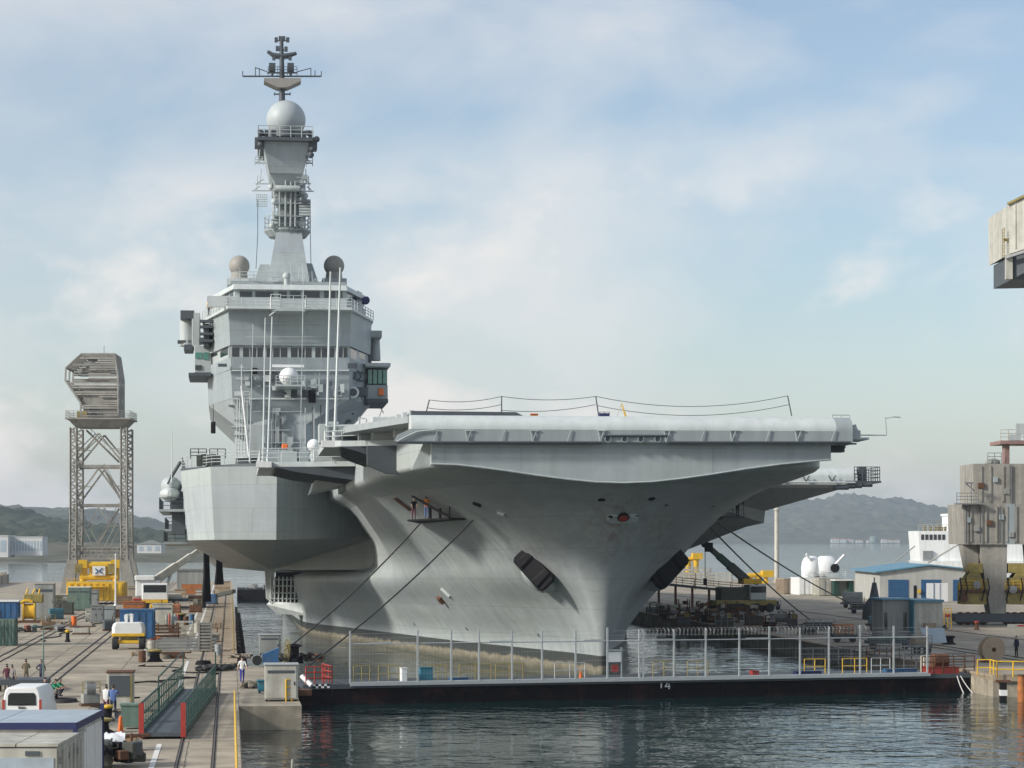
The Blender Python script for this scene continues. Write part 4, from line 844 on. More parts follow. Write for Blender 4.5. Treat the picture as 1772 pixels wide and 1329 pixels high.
# fold-out mooring platforms with struts (persons stand on them)
pA, nA = on_hull(770, 902)
def out(px, py, d): p, nrm = on_hull(px, py); return p + Vector((nrm.x, nrm.y, 0)).normalized()*d
hp0, hp1 = on_hull(722,861,.55)[0], on_hull(744,863,.55)[0]
fl = [out(727,903,.1), out(812,903,.1), out(812,903,1.6), on_hull(716,861,1.0)[0]]
zf = fl[0].z
for v in fl: v.z = zf
MB().loft([fl, [v-Vector((0,0,.14)) for v in fl]]).to('mooring_platform', 'black', ship, smooth=False)
a, b_ = fl[3], fl[2]
b = MB(); b.bar(b_+Vector((0,0,.05)), out(735,859,1.0), .17, .17)
for t in (.55, .78): p = a.lerp(b_, t); b.bar(p, p+Vector((0,0,1.55-t)), .2)
b.tube(b_, b_+Vector((0,0,1.9)), .05)
b.to('platform_frame', 'black', ship, smooth=False)
PLAT_L = [hp0, hp1]; PLAT_Z = zf
MB().bar(out(688,862,.25), out(716,884,.25), .5, .06).to('platform_flap', 'rust', ship, smooth=False)
# starboard quarter gallery with railings above the boot topping
QS = 121
qp = [S(461,1046,QS), S(478,1062,QS), S(545,1066,QS-4), S(545,1045,QS-4), S(466,1041,QS)]
MB().loft([qp, [v+Vector((5,14,0)) for v in qp]]).to('quarter_platform', 'ship_pale', ship, smooth=False)
for k in range(11): MB().tube(S(468+k*7,1044,QS-.5), S(469+k*7,998,QS-.5), .10).to('quarter_post', 'ship_pale', ship)
for py in (1003,1014,1026,1036): MB().tube(S(466,py,QS-.5), S(543,py,QS-.5), .08).to('quarter_rail', 'ship_pale', ship)
MB().prism([(S(458,975,QS).x, S(458,975,QS).z), (S(478,971,QS).x, S(478,971,QS).z), (S(474,1000,QS).x, S(474,1000,QS).z), (S(470,1044,QS).x, S(470,1044,QS).z), (S(461,1036,QS).x, S(461,1036,QS).z)], QS-.2, QS+3, 'xz').to('quarter_column', 'ship_pale', ship, smooth=False)
MB().box(S(478,0,QS).x, QS+3, S(500,1044,QS).z, S(556,0,QS).x, QS+4, S(500,990,QS).z).to('quarter_recess', 'ship_dark', ship, smooth=False)
for px in (488,506,524): MB().lathe([(.3,-.8),(.5,-.8),(.5,.8),(.3,.8)], 12, S(px,1022,QS+1.5), 'x').to('quarter_winch', random.choice(['ship_dark','ship_light','rust']), ship)
# bow guard wires on the flight deck edge
posts = [(737,712,743,692),(868,716,868,686),(1036,717,1031,686),(1370,717,1363,685)]
for x0, y0, x1, y1 in posts: MB().tube(S(x0,y0+3,4), S(x1,y1,4), .045).to('guard_post', 'ship_dark', ship)
def sag(a, b_, d, n=12): return [a.lerp(b_, i/n) - Vector((0,0,d*4*(i/n)*(1-i/n))) for i in range(n+1)]
for (xa_, ya_, xb_, yb_) in ((743,692,868,686),(740,706,868,700),(868,686,1031,686),(868,710,1031,700),(1031,686,1363,685),(1034,702,1366,700)):
    MB().path(sag(S(xa_,ya_,4), S(xb_,yb_,4), .25 if xb_-xa_ < 200 else .75), .022, 4).to('guard_wire', 'ship_dark', ship)

MB.rail = _rail0
# ------------------------------------------------------------------ the left quay
def box_rib(mb, x0, y0, z0, x1, y1, z1, step=.45, d=.05):
    mb.box(x0, y0, z0, x1, y1, z1); n = max(2, int((x1-x0)/step))
    for i in range(n): x = x0 + (i+.5)*(x1-x0)/n; mb.box(x-step*.22, y0-d, z0+.12, x+step*.22, y0+.01, z1-.12)
    n = max(2, int((y1-y0)/step))
    for i in range(n):
        y = y0 + (i+.5)*(y1-y0)/n
        mb.box(x1-.01, y-step*.22, z0+.12, x1+d, y+step*.22, z1-.12); mb.box(x0-d, y-step*.22, z0+.12, x0+.01, y+step*.22, z1-.12)
    return mb
# --- lattice tower with slatted cabin
p = G(176, 1025); k = p.y/F
tw = thing('lattice_tower', 'tall riveted lattice crane tower with slatted overhanging head, at the left end of the quay', 'tower', p, DY*.4)
def tx(px): return (px-176)*k
def tz(py): return CH + (HY-py)*k - QZ
hw = tx(219); hd = hw*.9
def legpt(sx, sy, z):
    e = 1 + max(0, (tz(955)-z))/tz(955)*.16; return Vector((sx*hw*e, sy*hd, z))
for sx in (-1,1):
    for sy in (-1,1):
        b = MB(); w_ = .55
        for i, j in ((-1,-1),(1,-1),(1,1),(-1,1)):
            o = Vector((i*w_, j*w_, 0)); b.path([legpt(sx,sy,tz(968))+o, legpt(sx,sy,tz(900))+o, legpt(sx,sy,tz(742))+o], .13, 4)
        n = 40
        for q_ in range(n):
            z0_ = tz(968)+(tz(742)-tz(968))*q_/n; z1_ = tz(968)+(tz(742)-tz(968))*(q_+1)/n; s_ = 1 if q_ % 2 else -1
            b.bar(legpt(sx,sy,z0_)+Vector((-s_*w_,-w_,0)), legpt(sx,sy,z1_)+Vector((s_*w_,-w_,0)), .06, .30)
            b.bar(legpt(sx,sy,z0_)+Vector((w_*sx,-s_*w_,0)), legpt(sx,sy,z1_)+Vector((w_*sx,s_*w_,0)), .06, .30)
        b.to('leg', 'lattice', tw, smooth=False)
        f0, f1 = legpt(sx,sy,tz(968)), legpt(sx,sy,0)
        MB().loft([[f0+Vector((i*.9,j*.8,0)) for i, j in ((-1,-1),(1,-1),(1,1),(-1,1))], [f1+Vector((i*1.15+sx*.4,j*1.0,0)) for i, j in ((-1,-1),(1,-1),(1,1),(-1,1))]]).to('foot', 'lattice', tw, smooth=False)
lvs = [tz(742), tz(808), tz(875), tz(945)]
for sy in (-1,1):
    y = sy*hd
    for i, z in enumerate(lvs[1:3]): MB().bar((-hw,y,z), (hw,y,z), .35, .5).to('cross_beam', 'lattice', tw, smooth=False)
    for i in range(3):
        za, zb2 = lvs[i]-(.4 if i else 1.0), lvs[i+1]+.4
        for sx in (-1,1):
            if i < 2:
                MB().bar((0,y,za), (sx*hw,y,zb2), .26 if i == 0 else .17, .3).to('brace', 'lattice', tw, smooth=False)
                if i == 0: MB().bar((-sx*.0-hw*.12,y+.02,za), (-hw,y+.02,zb2+1.6), .16).to('brace', 'lattice', tw, smooth=False)
            else:
                MB().bar((0,y,za), (sx*hw*.45,y,(za+zb2)/2), .16).to('brace', 'lattice', tw, smooth=False); MB().bar((sx*hw,y,za), (sx*hw*.2,y,zb2-.6), .15).to('brace', 'lattice', tw, smooth=False)
            MB().bar((sx*hw*.5,y,(za+zb2)/2), (sx*hw,y,(za+zb2)/2), .12).to('brace', 'lattice', tw, smooth=False)
    b = MB(); b.box(-hw,y-.3,tz(946),hw,y+.3,tz(949)); b.box(-hw,y-.3,tz(968),hw,y+.3,tz(964))
    for i in range(10):
        x0 = -hw+2*hw*i/10; x1 = x0+hw/5; b.bar((x0,y,tz(964)), (x1,y,tz(949)), .3); b.bar((x1,y,tz(964)), (x0,y,tz(949)), .3)
    b.to('portal_girder', 'lattice', tw, smooth=False)
for sx in (-1,1):
    for i in range(1,4): MB().bar((sx*hw,-hd,lvs[i]), (sx*hw,hd,lvs[i]), .3).to('cross_beam', 'lattice', tw, smooth=False)
    for i in range(3): MB().bar((sx*hw,-hd,lvs[i]), (sx*hw,hd,lvs[i+1]), .18).to('brace', 'lattice', tw, smooth=False)
b = MB(); b.box(-hw-1.3,-hd-1.3,tz(728),hw+1.3,hd+1.3,tz(725)); b.loft([[(i*(hw+.9),j*(hd+.9),tz(728)) for i,j in ((-1,-1),(1,-1),(1,1),(-1,1))], [(i*(hw-.3),j*(hd-.3),tz(741)) for i,j in ((-1,-1),(1,-1),(1,1),(-1,1))]]); b.to('top_platform', 'lattice', tw, smooth=False)
c = [(-hw-1.2,-hd-1.2),(hw+1.2,-hd-1.2),(hw+1.2,hd+1.2),(-hw-1.2,hd+1.2),(-hw-1.2,-hd-1.2)]
MB().rail([(x,y,tz(725)) for x,y in c], 1.2, 1.5, .04).to('railing', 'lattice', tw)
b = MB()
for (za, zb2, x0, x1) in ((tz(800),tz(745),hw*.7,-hw*.6),(tz(875),tz(812),hw*.9,hw*.1),(tz(945),tz(880),-hw*.2,hw*.7)):
    for o in (-.4,.4): b.bar((x0,o,za), (x1,o,zb2), .12, .3)
    for o in (-.45,.45): b.bar((x0,o,za+1), (x1,o,zb2+1), .05)
    for i in range(8): t_ = i/7; pp = Vector((x0+(x1-x0)*t_,-.45,za+(zb2-za)*t_)); b.bar(pp, pp+Vector((0,0,1)), .05)
b.to('stair', 'lattice', tw, smooth=False)
# slatted head (front outline in x,z; runs back in y)
ho_ = [(tx(121),tz(640)),(tx(147),tz(616)),(tx(203),tz(616)),(tx(209),tz(655)),(tx(209),tz(722)),(tx(146),tz(722)),(tx(146),tz(700)),(tx(120),tz(662))]
yf, yk = -4.6, 4.6
b = MB()
for y in (yf, 0, yk):
    for i in range(8): a_, c_ = ho_[i], ho_[(i+1) % 8]; b.bar((a_[0],y,a_[1]), (c_[0],y,c_[1]), .28)
for x, z in ho_: b.bar((x,yf,z), (x,yk,z), .28)
b.to('head_frame', 'lattice_pale', tw, smooth=False)
def xs_at(z):
    xs = []
    for i in range(8):
        (x0,z0_),(x1,z1_) = ho_[i], ho_[(i+1) % 8]
        if (z0_-z)*(z1_-z) < 0: xs.append(x0+(x1-x0)*(z-z0_)/(z1_-z0_))
    return min(xs), max(xs)
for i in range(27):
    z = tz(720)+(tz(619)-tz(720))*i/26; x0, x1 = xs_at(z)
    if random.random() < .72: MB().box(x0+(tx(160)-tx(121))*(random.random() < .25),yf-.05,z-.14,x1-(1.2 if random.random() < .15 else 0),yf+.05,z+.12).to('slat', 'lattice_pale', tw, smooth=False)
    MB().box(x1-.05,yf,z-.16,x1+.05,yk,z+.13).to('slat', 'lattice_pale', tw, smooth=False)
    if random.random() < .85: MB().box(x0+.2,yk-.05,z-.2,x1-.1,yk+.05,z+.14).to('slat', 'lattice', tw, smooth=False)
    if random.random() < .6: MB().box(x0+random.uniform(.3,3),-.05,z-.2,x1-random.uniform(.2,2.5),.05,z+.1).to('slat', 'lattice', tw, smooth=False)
for i in range(15):
    y = yf+(yk-yf)*i/14; MB().bar((tx(122),y,tz(639)), (tx(147),y,tz(615.5)), .35, .1).to('slat', 'lattice_pale', tw, smooth=False); MB().bar((tx(147),y,tz(615.5)), (tx(203),y,tz(615.5)), .3, .1).to('slat', 'lattice_pale', tw, smooth=False)
for i in range(8):
    t_ = i/7; x = tx(121)+(tx(146)-tx(121))*t_; z = tz(662)+(tz(700)-tz(662))*t_; MB().box(x-.25,yf,z-.1,x+.2,yk,z+.08).to('slat', 'lattice_pale', tw, smooth=False)
MB().box(tx(150),yf+.3,tz(722),tx(206),yk-.3,tz(672)).to('machine_house', 'lattice', tw, smooth=False)
MB().box(tx(160),yf+.2,tz(722),tx(176),yf+.4,tz(706)).to('house_door', 'ship_dark', tw, smooth=False)
MB().tube((tx(180),0,tz(616)), (tx(180),0,tz(598)), .06).to('aerial', 'lattice', tw)
MB().cbox((tx(148),-4,tz(720)), (1.8,1.4,1.2)).to('winch', 'yellow_dirty', tw, smooth=False)

# --- yellow rail-mounted machine under the tower
p = G(164, 1046); k = p.y/F
ym = thing('rail_machine', 'big bright yellow rail machine with tube frame and white sign beneath the lattice tower', 'machine', p, DY)
b = MB(); box_rib(b, -47*k, 0, .5, 50*k, 9, 44*k-.5, .9, .12); b.to('body', 'yellow', ym, smooth=False, bevel=.05)
MB().box(-47*k,-1.2,30*k,20*k,0,31.5*k).to('catwalk', 'yellow', ym, smooth=False)
MB().rail([(-47*k,-1.1,31.5*k),(20*k,-1.1,31.5*k)], 1.1, 1.2, .05).to('railing', 'yellow', ym)
for x in (-22*k, 34*k):
    MB().tube((x,2,40*k),(x,2,72*k),.45,10).to('frame_post', 'yellow', ym); MB().tube((x,7,40*k),(x,7,70*k),.4,10).to('frame_post', 'yellow', ym)
    MB().cbox((x,2,70*k),(1.3,1.2,1.2)).to('frame_head', 'yellow', ym, smooth=False); MB().cbox((x-.6,2,62*k),(1.0,1.3,1.4)).to('frame_motor', 'yellow_dirty', ym, smooth=False)
for y_, r_ in ((68,.5),(47,.45)): MB().tube((-26*k,2,y_*k),(38*k,2,y_*k),r_,12).to('frame_tube', 'yellow', ym)
for x in (-8,20): MB().tube((x*k,2,47*k),(x*k,2,68*k),.25).to('frame_stay', 'yellow', ym)
sg = MB().box(-5*k,1.3,50*k,17*k,1.5,66*k).to('sign', 'white_clean', ym, smooth=False)
MB().bar((0,1.27,62*k),(5*k,1.27,57*k),.16).bar((5*k,1.27,57*k),(0,1.27,53*k),.16).bar((12*k,1.27,63*k),(7*k,1.27,58*k),.16).bar((7*k,1.27,58*k),(12*k,1.27,53*k),.16).to('sign_emblem', 'blue', sg, smooth=False)
for x in (-40*k, 0, 40*k): MB().lathe([(.45,-.25),(.45,.25)], 16, (x,.6,.45), 'y').to('wheel', 'black', ym)

# --- generic cabinets and boxes
def cabinet(name, label, px, py, w, d, h, m, rz=None, doors=2, group=None, cat='cabinet', legs=.12, roof=None):
    t = thing(name, label, cat, G(px, py), DY if rz is None else rz, group)
    MB().box(-w/2,0,legs,w/2,d,h).to('body', m, t, smooth=False, bevel=.02)
    MB().box(-w/2-.06,-.08,h,w/2+.06,d+.06,h+.09).to('roof', roof or m, t, smooth=False, bevel=.02)
    for i in range(doors):
        x0 = -w/2+.06+i*(w-.12)/doors; x1 = x0+(w-.12)/doors-.04
        dr = MB().box(x0,-.035,legs+.08,x1,-.002,h-.08).to('door', m, t, smooth=False, bevel=.01)
        MB().box(x1-.14,-.075,h*.5-.1,x1-.09,-.036,h*.5+.1).to('handle', 'black', dr, smooth=False)
        MB().box(x0+.1,-.05,h*.78,x1-.1,-.036,h*.86).to('vent', 'ship_dark', dr, smooth=False)
    for sx in (-1,1):
        for y in (.1,d-.1): MB().box(sx*(w/2-.12)-.06,y-.06,0,sx*(w/2-.12)+.06,y+.06,legs).to('foot', 'black', t, smooth=False)
    return t
cabinet('transformer_cabinet', 'pale grey green transformer cabinet with two doors in front of the yellow machine', 137, 1057, 3.0, 2.2, 3.1, 'green_pale', doors=2, roof='white')
cabinet('switch_cabinet', 'narrow dark cabinet beside the transformer cabinet below the yellow machine', 163, 1053, 1.2, 1.2, 2.5, 'cabin_grey', doors=1)
cabinet('stone_kiosk', 'tall grey concrete kiosk standing alone behind the yellow drum machine', 77, 1072, 2.3, 2.0, 4.2, 'cabin_grey', doors=1, cat='kiosk')
cabinet('pump_kiosk', 'small weathered grey kiosk right of the yellow machine near the crane truck', 231, 1040, 1.9, 1.8, 2.3, 'concrete', doors=1, cat='kiosk')
cabinet('welding_set', 'grey louvred generator box on a skid beside the curved rails', 168, 1079, 1.5, 1.3, 2.0, 'steel', doors=2, cat='generator')
cabinet('welding_set', 'blue grey generator box behind the louvred one near the rails', 188, 1075, 1.5, 1.3, 1.7, 'ship_grey', doors=1, cat='generator')
cabinet('meter_post', 'short pale meter cabinet standing left of the louvred generator', 153, 1076, .7, .6, 1.4, 'cabin_cream', doors=1)
cabinet('tool_chest', 'tan upright steel chest among the scaffold racks on the quay', 282, 1086, 2.2, 1.4, 2.5, 'cabin_cream', doors=1, cat='chest')
cabinet('pump_cabinet', 'brown topped tan cabinet with dark open front where two men stand', 208, 1233, 1.45, 1.4, 2.2, 'cabin_cream', doors=0, roof='rust'); _c = [o for o in COL.objects if o.name == 'pump_cabinet'][0]; MB().box(-.6,-.05,.9,.55,-.002,2.05).to('opening', 'ship_dark', _c, smooth=False); MB().box(.56,-.07,.15,.66,-.003,2.1).to('edge_trim', 'yellow_dirty', _c, smooth=False)
cabinet('mooring_cabinet', 'grey cabinet with pale roof standing at the pier head by the black gate', 487, 1214, 1.95, 1.4, 2.15, 'cabin_cream', doors=1, roof='galv')
cabinet('mooring_cabinet', 'smaller grey cabinet behind the blue skip at the dock edge', 467, 1134, 1.75, 1.2, 1.65, 'cabin_grey', doors=1, roof='galv')
cabinet('teal_meter', 'small dark teal meter box left of the pier head cabinet', 455, 1200, .65, .5, .75, 'teal', doors=1)
cabinet('scrap_box', 'rust brown scrap box stacked behind the blue equipment on the quay', 232, 1062, 2.8, 2.0, 1.5, 'rust_orange', doors=1, cat='box')
cabinet('scrap_box', 'dark red brown low box in front of the rusty scrap box', 222, 1070, 3.4, 2.0, 1.0, 'rust', doors=2, cat='box')
cabinet('olive_bin', 'squat dark bin standing near the grey kiosk on the left quay', 100, 1056, 3.4, 2, 1.9, 'olive', doors=2, cat='bin')

# --- container stack at the left frame edge
p = G(-22, 1118); ct = thing('freight_container', 'green lower freight container at the left frame edge', 'container', p, DY)
box_rib(MB(), -4.5,0,0,2.45,2.44,2.45,.3,.04).to('body', 'green_pale', ct, smooth=False)
for i in range(6): MB().bar((-.4+i*.55,-.5,0),(-.1+i*.5,-.12,1.9),.1,.06).to('leaning_bar', 'green_dark', ct, smooth=False)
p2 = p + Vector((-.1,.2,2.46)); ct = thing('freight_container', 'blue upper freight container with white rim at the left frame edge', 'container', p2, DY)
box_rib(MB(), -4.5,0,0,2.75,2.3,1.5,.5,.04).to('body', 'blue', ct, smooth=False); MB().box(-4.5,-.1,1.5,2.85,2.4,1.62).to('rim', 'white', ct, smooth=False); MB().box(-.5,-.08,.1,1.15,-.045,.8).to('label_plate', 'orange', ct, smooth=False)

# --- yellow cable drum machine
p = G(54, 1078); k = p.y/F
cdm = thing('cable_winch', 'yellow cable winch with curved guard beside the grey kiosk', 'winch', p, DY)
b = MB(); b.lathe([(1.15,-.7),(1.15,-.55),(.85,-.5),(.85,.5),(1.15,.55),(1.15,.7)], 20, (-.3,.8,1.3), 'x'); b.to('drum', 'yellow', cdm)
b = MB(); b.path([(-.5+math.cos(R(a))*1.25-.0,.2,1.3+math.sin(R(a))*1.25) for a in range(60,240,20)], .18, 8); b.to('guard', 'yellow', cdm)
MB().box(-.9,.2,2.3,1.3,1.6,3.3).to('engine_cover', 'yellow_dirty', cdm, smooth=False, bevel=.1); MB().box(-1.5,-.1,0,1.5,1.9,.25).to('base', 'rust', cdm, smooth=False)
for x, r_ in ((-.6,.2),(.1,.3),(.8,.15)): MB().tube((x,.5,3.3),(x+r_,.5,3.9),.1).to('pipe', 'yellow', cdm)
# heap of hoses and scrap before it
hp = thing('scrap_heap', 'low heap of hoses and scrap metal in front of the yellow winch', 'scrap heap', G(66, 1094), DY)
for i in range(16):
    x, y = random.uniform(-2.4,2.4), random.uniform(-.4,1.8); r_ = random.uniform(.3,.55)
    if i % 3: MB().lathe([(r_,-.1),(r_+.12,0),(r_,.1)], 14, (x,y,random.uniform(.15,.6))).to('hose_coil', random.choice(['black','rope_dark','green_dark']), hp)
    else: MB().cbox((x,y,.35), (random.uniform(.4,1.0),.5,random.uniform(.4,.8)), random.random()).to('scrap_piece', random.choice(['rust','steel','cabin_grey','red']), hp, smooth=False, bevel=.03)

# --- lamp mast and thin posts
def lamp_post(label, px, py, h, r=.09, m='galv', kind='lamp'):
    t = thing('lamp_post', label, 'lamp post', G(px, py), DY)
    MB().path([(0,0,0),(0,0,h*.5),(0,0,h)], [r*1.3,r,r*.7], 10).to('pole', m, t); MB().lathe([(r*2.6,0),(r*2.6,.03),(r*1.4,.3)], 10).to('base', m, t)
    if kind == 'lamp': MB().bar((0,0,h),(.9,0,h+.15),.08).to('arm', m, t); MB().cbox((1.0,0,h+.12),(.6,.25,.14)).to('lamp_head', 'steel', t, smooth=False)
    else: MB().lathe([(r*1.2,0),(r*1.6,.1),(r*.4,.3)], 10, (0,0,h)).to('cap', m, t)
    return t
lamp_post('thin white lamp post right of the yellow machine', 200, 1048, 7.2, .11, 'white', 'cap')
lamp_post('thin grey post behind three people near the white van', 75, 1190, 3.9, .05, 'green_pale', 'lamp')
# --- bollards
def bollard(label, px, py, h, r, m='black', top='yellow_dirty', group='mooring bollards'):
    t = thing('mooring_bollard', label, 'bollard', G(px, py), 0, group)
    MB().lathe([(r*1.25,0),(r*1.2,h*.06),(r*.8,h*.25),(r*.72,h*.6),(r*.95,h*.78)], 20).to('post', m, t)
    MB().lathe([(r*.95,h*.78),(r*1.1,h*.86),(r*1.05,h*.95),(r*.6,h),(r*.1,h*1.01)], 20).to('cap', top, t)
bollard('black mooring bollard with yellow rim right of the boom lift', 268, 1145, 1.0, .52)
bollard('dark mooring bollard with tan cap by the scaffold racks', 313, 1075, .95, .6)
bollard('yellow topped slim bollard alone on the open quay', 117, 1111, 1.15, .22, 'black', 'yellow', 'marker bollards')
bollard('yellow bollard just behind the office cabins beside two men', 187, 1247, .85, .26, 'black', 'yellow', 'marker bollards')
bollard('wide yellow rimmed bollard with a black base beside the office cabins', 172, 1268, .75, .62)
bollard('low bollard with brown rope between the pump cabinet and green bin', 212, 1246, .6, .45, 'cabin_grey', 'rope')
bollard('rust red bollard on the sunlit right quay', 1690, 1090, .95, .26, 'rust', 'red')
bollard('black mooring bollard beside the dark clothed man on the right quay', 1642, 1115, .8, .55, 'black', 'black')

# --- boom lift seen from behind: white counterweight, yellow chassis
p = G(222, 1124); bl = thing('boom_lift', 'boom lift with rounded white counterweight and yellow chassis on black tyres', 'boom lift', p, DY)
b = MB(); b.loft([[(x*w_,y,z) for x,y in ((-1,.25),(-.85,0),(.85,0),(1,.25),(1,1.9),(-1,1.9))] for w_, z in ((1.3,1.15),(1.42,1.3),(1.42,1.9),(1.3,2.25),(1.05,2.35))]); b.to('counterweight', 'white', bl, smooth=False, bevel=.06)
MB().box(-1.42,-.03,1.12,1.42,2.0,1.42).to('chassis_band', 'yellow', bl, smooth=False, bevel=.05); MB().box(-1.05,.15,.5,1.05,2.6,.78).to('axle_beam', 'yellow', bl, smooth=False, bevel=.05); MB().box(-.7,.3,.78,.7,2.2,1.12).to('turntable', 'yellow_dirty', bl, smooth=False)
for x in (-1.15,1.15):
    for y in (.3,2.7):
        wv = MB().lathe([(.36,-.24),(.5,-.24),(.52,-.15),(.52,.15),(.5,.24),(.36,.24)], 20, (x,y,.52), 'x').to('wheel', 'tyre', bl); MB().lathe([(.02,-.2),(.36,-.22),(.36,.22),(.02,.2)], 16, (x,y,.52), 'x').to('rim', 'yellow', wv)
MB().box(-.35,.9,2.35,-.1,2.8,3.0).box(.1,.9,2.35,.35,2.8,3.0).tube((-.4,1.5,2.75),(.4,1.5,2.75),.2,12).to('boom_bracket', 'white', bl, smooth=False); MB().box(-.12,1.2,2.6,.12,6,2.95).to('boom', 'ship_light', bl, smooth=False)
p = G(218, 1116); sk = thing('skip', 'long blue steel skip behind the boom lift', 'skip', p+Vector((0,6,0)), DY)
box_rib(MB(), -1.5,0,.3,1.6,2.2,2.9,.6,.06).to('body', 'blue', sk, smooth=False); MB().box(-1.6,-.05,2.9,1.7,2.3,3.05).to('rim', 'blue', sk, smooth=False)
p = G(252, 1106); sk = thing('skip', 'short bright blue bin at the right side of the boom lift', 'skip', p, DY)
MB().loft([[(-.75,0,.15),(.65,0,.15),(.65,1.4,.15),(-.75,1.4,.15)],[(-.85,-.1,1.5),(.95,-.1,1.7),(.95,1.5,1.7),(-.85,1.5,1.5)]]).to('body', 'blue', sk, smooth=False); MB().box(-.9,-.15,1.48,1.0,1.55,1.56).to('rim', 'teal', sk, smooth=False)

# --- white crane truck with raised boom
p = G(268, 1056); k = p.y/F; tr = thing('crane_truck', 'white mobile crane truck with boom raised toward the ship', 'crane truck', p, DY)
MB().box(-1.75,0,1.35,1.75,2.4,3.6).to('cab', 'white', tr, smooth=False, bevel=.12); MB().box(-1.5,-.03,2.4,1.5,.02,3.4).to('windscreen', 'glass_dark', tr, smooth=False); MB().box(-1.75,-.2,1.0,1.75,.1,1.4).to('bumper', 'yellow', tr, smooth=False); MB().box(-1.4,2.4,1.0,1.4,11,1.7).to('chassis', 'cabin_cream', tr, smooth=False)
for x in (-1.35,1.35):
    for y in (1.2,5.5,7,9.5):
        wv = MB().lathe([(.4,-.25),(.62,-.25),(.65,0),(.62,.25),(.4,.25)], 18, (x,y,.65), 'x').to('wheel', 'tyre', tr); MB().lathe([(.02,-.2),(.4,-.2),(.4,.2),(.02,.2)], 12, (x,y,.65), 'x').to('rim', 'steel', wv)
MB().box(-2.8,5.5,1.7,.6,9.8,3.9).to('engine_house', 'white', tr, smooth=False, bevel=.12); MB().box(-2.9,5.2,3.9,-.2,7.2,4.6).to('crane_cab', 'white', tr, smooth=False, bevel=.1)
bt = Vector(((345-268)*k, 10, (1056-951)*k)); bb = Vector((-.6,7.5,3.6))
for i, (t0, t1, w_) in enumerate(((0,.5,.95),(.45,.8,.75),(.78,1,.55))): MB().bar(bb.lerp(bt,t0), bb.lerp(bt,t1), w_, w_*1.15).to('boom_section', 'cabin_cream', tr, smooth=False, bevel=.05)
MB().tube(Vector((1.2,7.5,2.4)), bb.lerp(bt,.38)-Vector((0,0,.5)), .22, 10).to('lift_cylinder', 'steel_light', tr)
# flat trailer behind it
p = G(318, 1052); fl_ = thing('flat_trailer', 'low dark flatbed trailer parked right of the crane truck', 'trailer', p, DY)
MB().box(-3.6,0,.9,3.6,8,1.25).to('bed', 'ship_dark', fl_, smooth=False); MB().box(-2.5,1,1.25,-.4,5,1.9).to('load', 'cabin_cream', fl_, smooth=False); MB().box(.6,1,1.25,2.8,3,1.7).to('load', 'rust', fl_, smooth=False)
for x in (-2.6,-1.4,1.6,2.8): MB().lathe([(.2,-.2),(.5,-.2),(.5,.2),(.2,.2)], 14, (x,.4,.5), 'x').to('wheel', 'tyre', fl_)
p = G(331, 1030); sh = thing('work_hut', 'small tan hut with orange front at the far end of the quay', 'hut', p, DY)
MB().box(-2.4,0,0,2.4,4,4.2).to('wall', 'cabin_grey', sh, smooth=False); MB().box(-2.6,-.2,4.2,2.6,4.2,4.5).to('roof', 'steel', sh, smooth=False); MB().box(-1.6,-.06,.2,1.8,-.01,1.9).to('door', 'rust_orange', sh, smooth=False)
# cluttered far strip: crates along the end of the quay
for i, (px, py, w_, h_, m) in enumerate(((215,1046,2.2,1.2,'wood'),(300,1042,2.6,1.0,'cabin_cream'),(312,1037,1.8,1.6,'concrete_tan'),(350,1033,2.2,1.3,'cabin_cream'),(385,1030,2.6,2.4,'concrete_tan'))):
    t = thing('crate', ['small wooden crate by the tower foot','pale crate right of the crane truck cab','tan upright crate behind the flatbed trailer','pale crate near the hanging black hoses','tall tan crate at the dock edge far end'][i], 'crate', G(px, py), DY)
    MB().box(-w_/2,0,.1,w_/2,1.6,h_).to('body', m, t, smooth=False)
    for j in range(3): MB().box(-w_/2-.04,-.05,.12+j*(h_-.3)/2,w_/2+.04,-.001,.3+j*(h_-.3)/2).to('batten', 'wood', t, smooth=False)

# --- scaffold racks and steel frames on the quay centre
def rack(label, px, py, w, d, h, m, rows=4, cat='rack'):
    t = thing('steel_rack', label, cat, G(px, py), DY)
    for sx in (-1,1):
        for y in (0,d): MB().bar((sx*w/2,y,0),(sx*w/2,y,h),.09).to('post', m, t, smooth=False)
    for i in range(rows):
        z = .15+(h-.2)*i/(rows-1)
        for y in (0,d): MB().bar((-w/2,y,z),(w/2,y,z),.07,.11).to('rail', m, t, smooth=False)
        for j in range(3): MB().bar((-w/2+w*j/2,0,z+.05),(-w/2+w*j/2,d,z+.05),.06).to('bearer', m, t, smooth=False)
    return t
rack('long low stack of grey steel frames across the quay centre', 322, 1128, 5.0, 3.6, 1.0, 'steel', 4)
rack('small open rack of rusty bars below the tan chest', 285, 1104, 2.6, 2.2, 1.2, 'rust', 4)
rack('pale pipe rack beside the white line right of the tan chest', 318, 1102, 1.7, 1.8, 1.5, 'cabin_cream', 4)
b_ = thing('wheel_barrow_pump', 'dark portable pump with hose reel left of the pale pipe rack', 'pump', G(302, 1098), DY)
MB().lathe([(.3,-.3),(.62,-.3),(.62,.3),(.3,.3)], 18, (0,.4,1.2), 'x').to('reel', 'ship_dark', b_); MB().box(-.6,0,.1,.6,1,.7).to('base', 'rust', b_, smooth=False); MB().bar((0,.4,.7),(0,.4,1.2),.12).to('post', 'steel', b_, smooth=False)
t = thing('slatted_crate', 'tall dark slatted crate standing on the white line near the rails', 'crate', G(355, 1128), DY)
MB().box(-.48,.02,.1,.48,1.38,2.45).to('core', 'ship_dark', t, smooth=False)
for i in range(9): MB().box(-.55,-.04,.1+i*.27,.55,.018,.26+i*.27).to('slat', 'lattice', t, smooth=False)
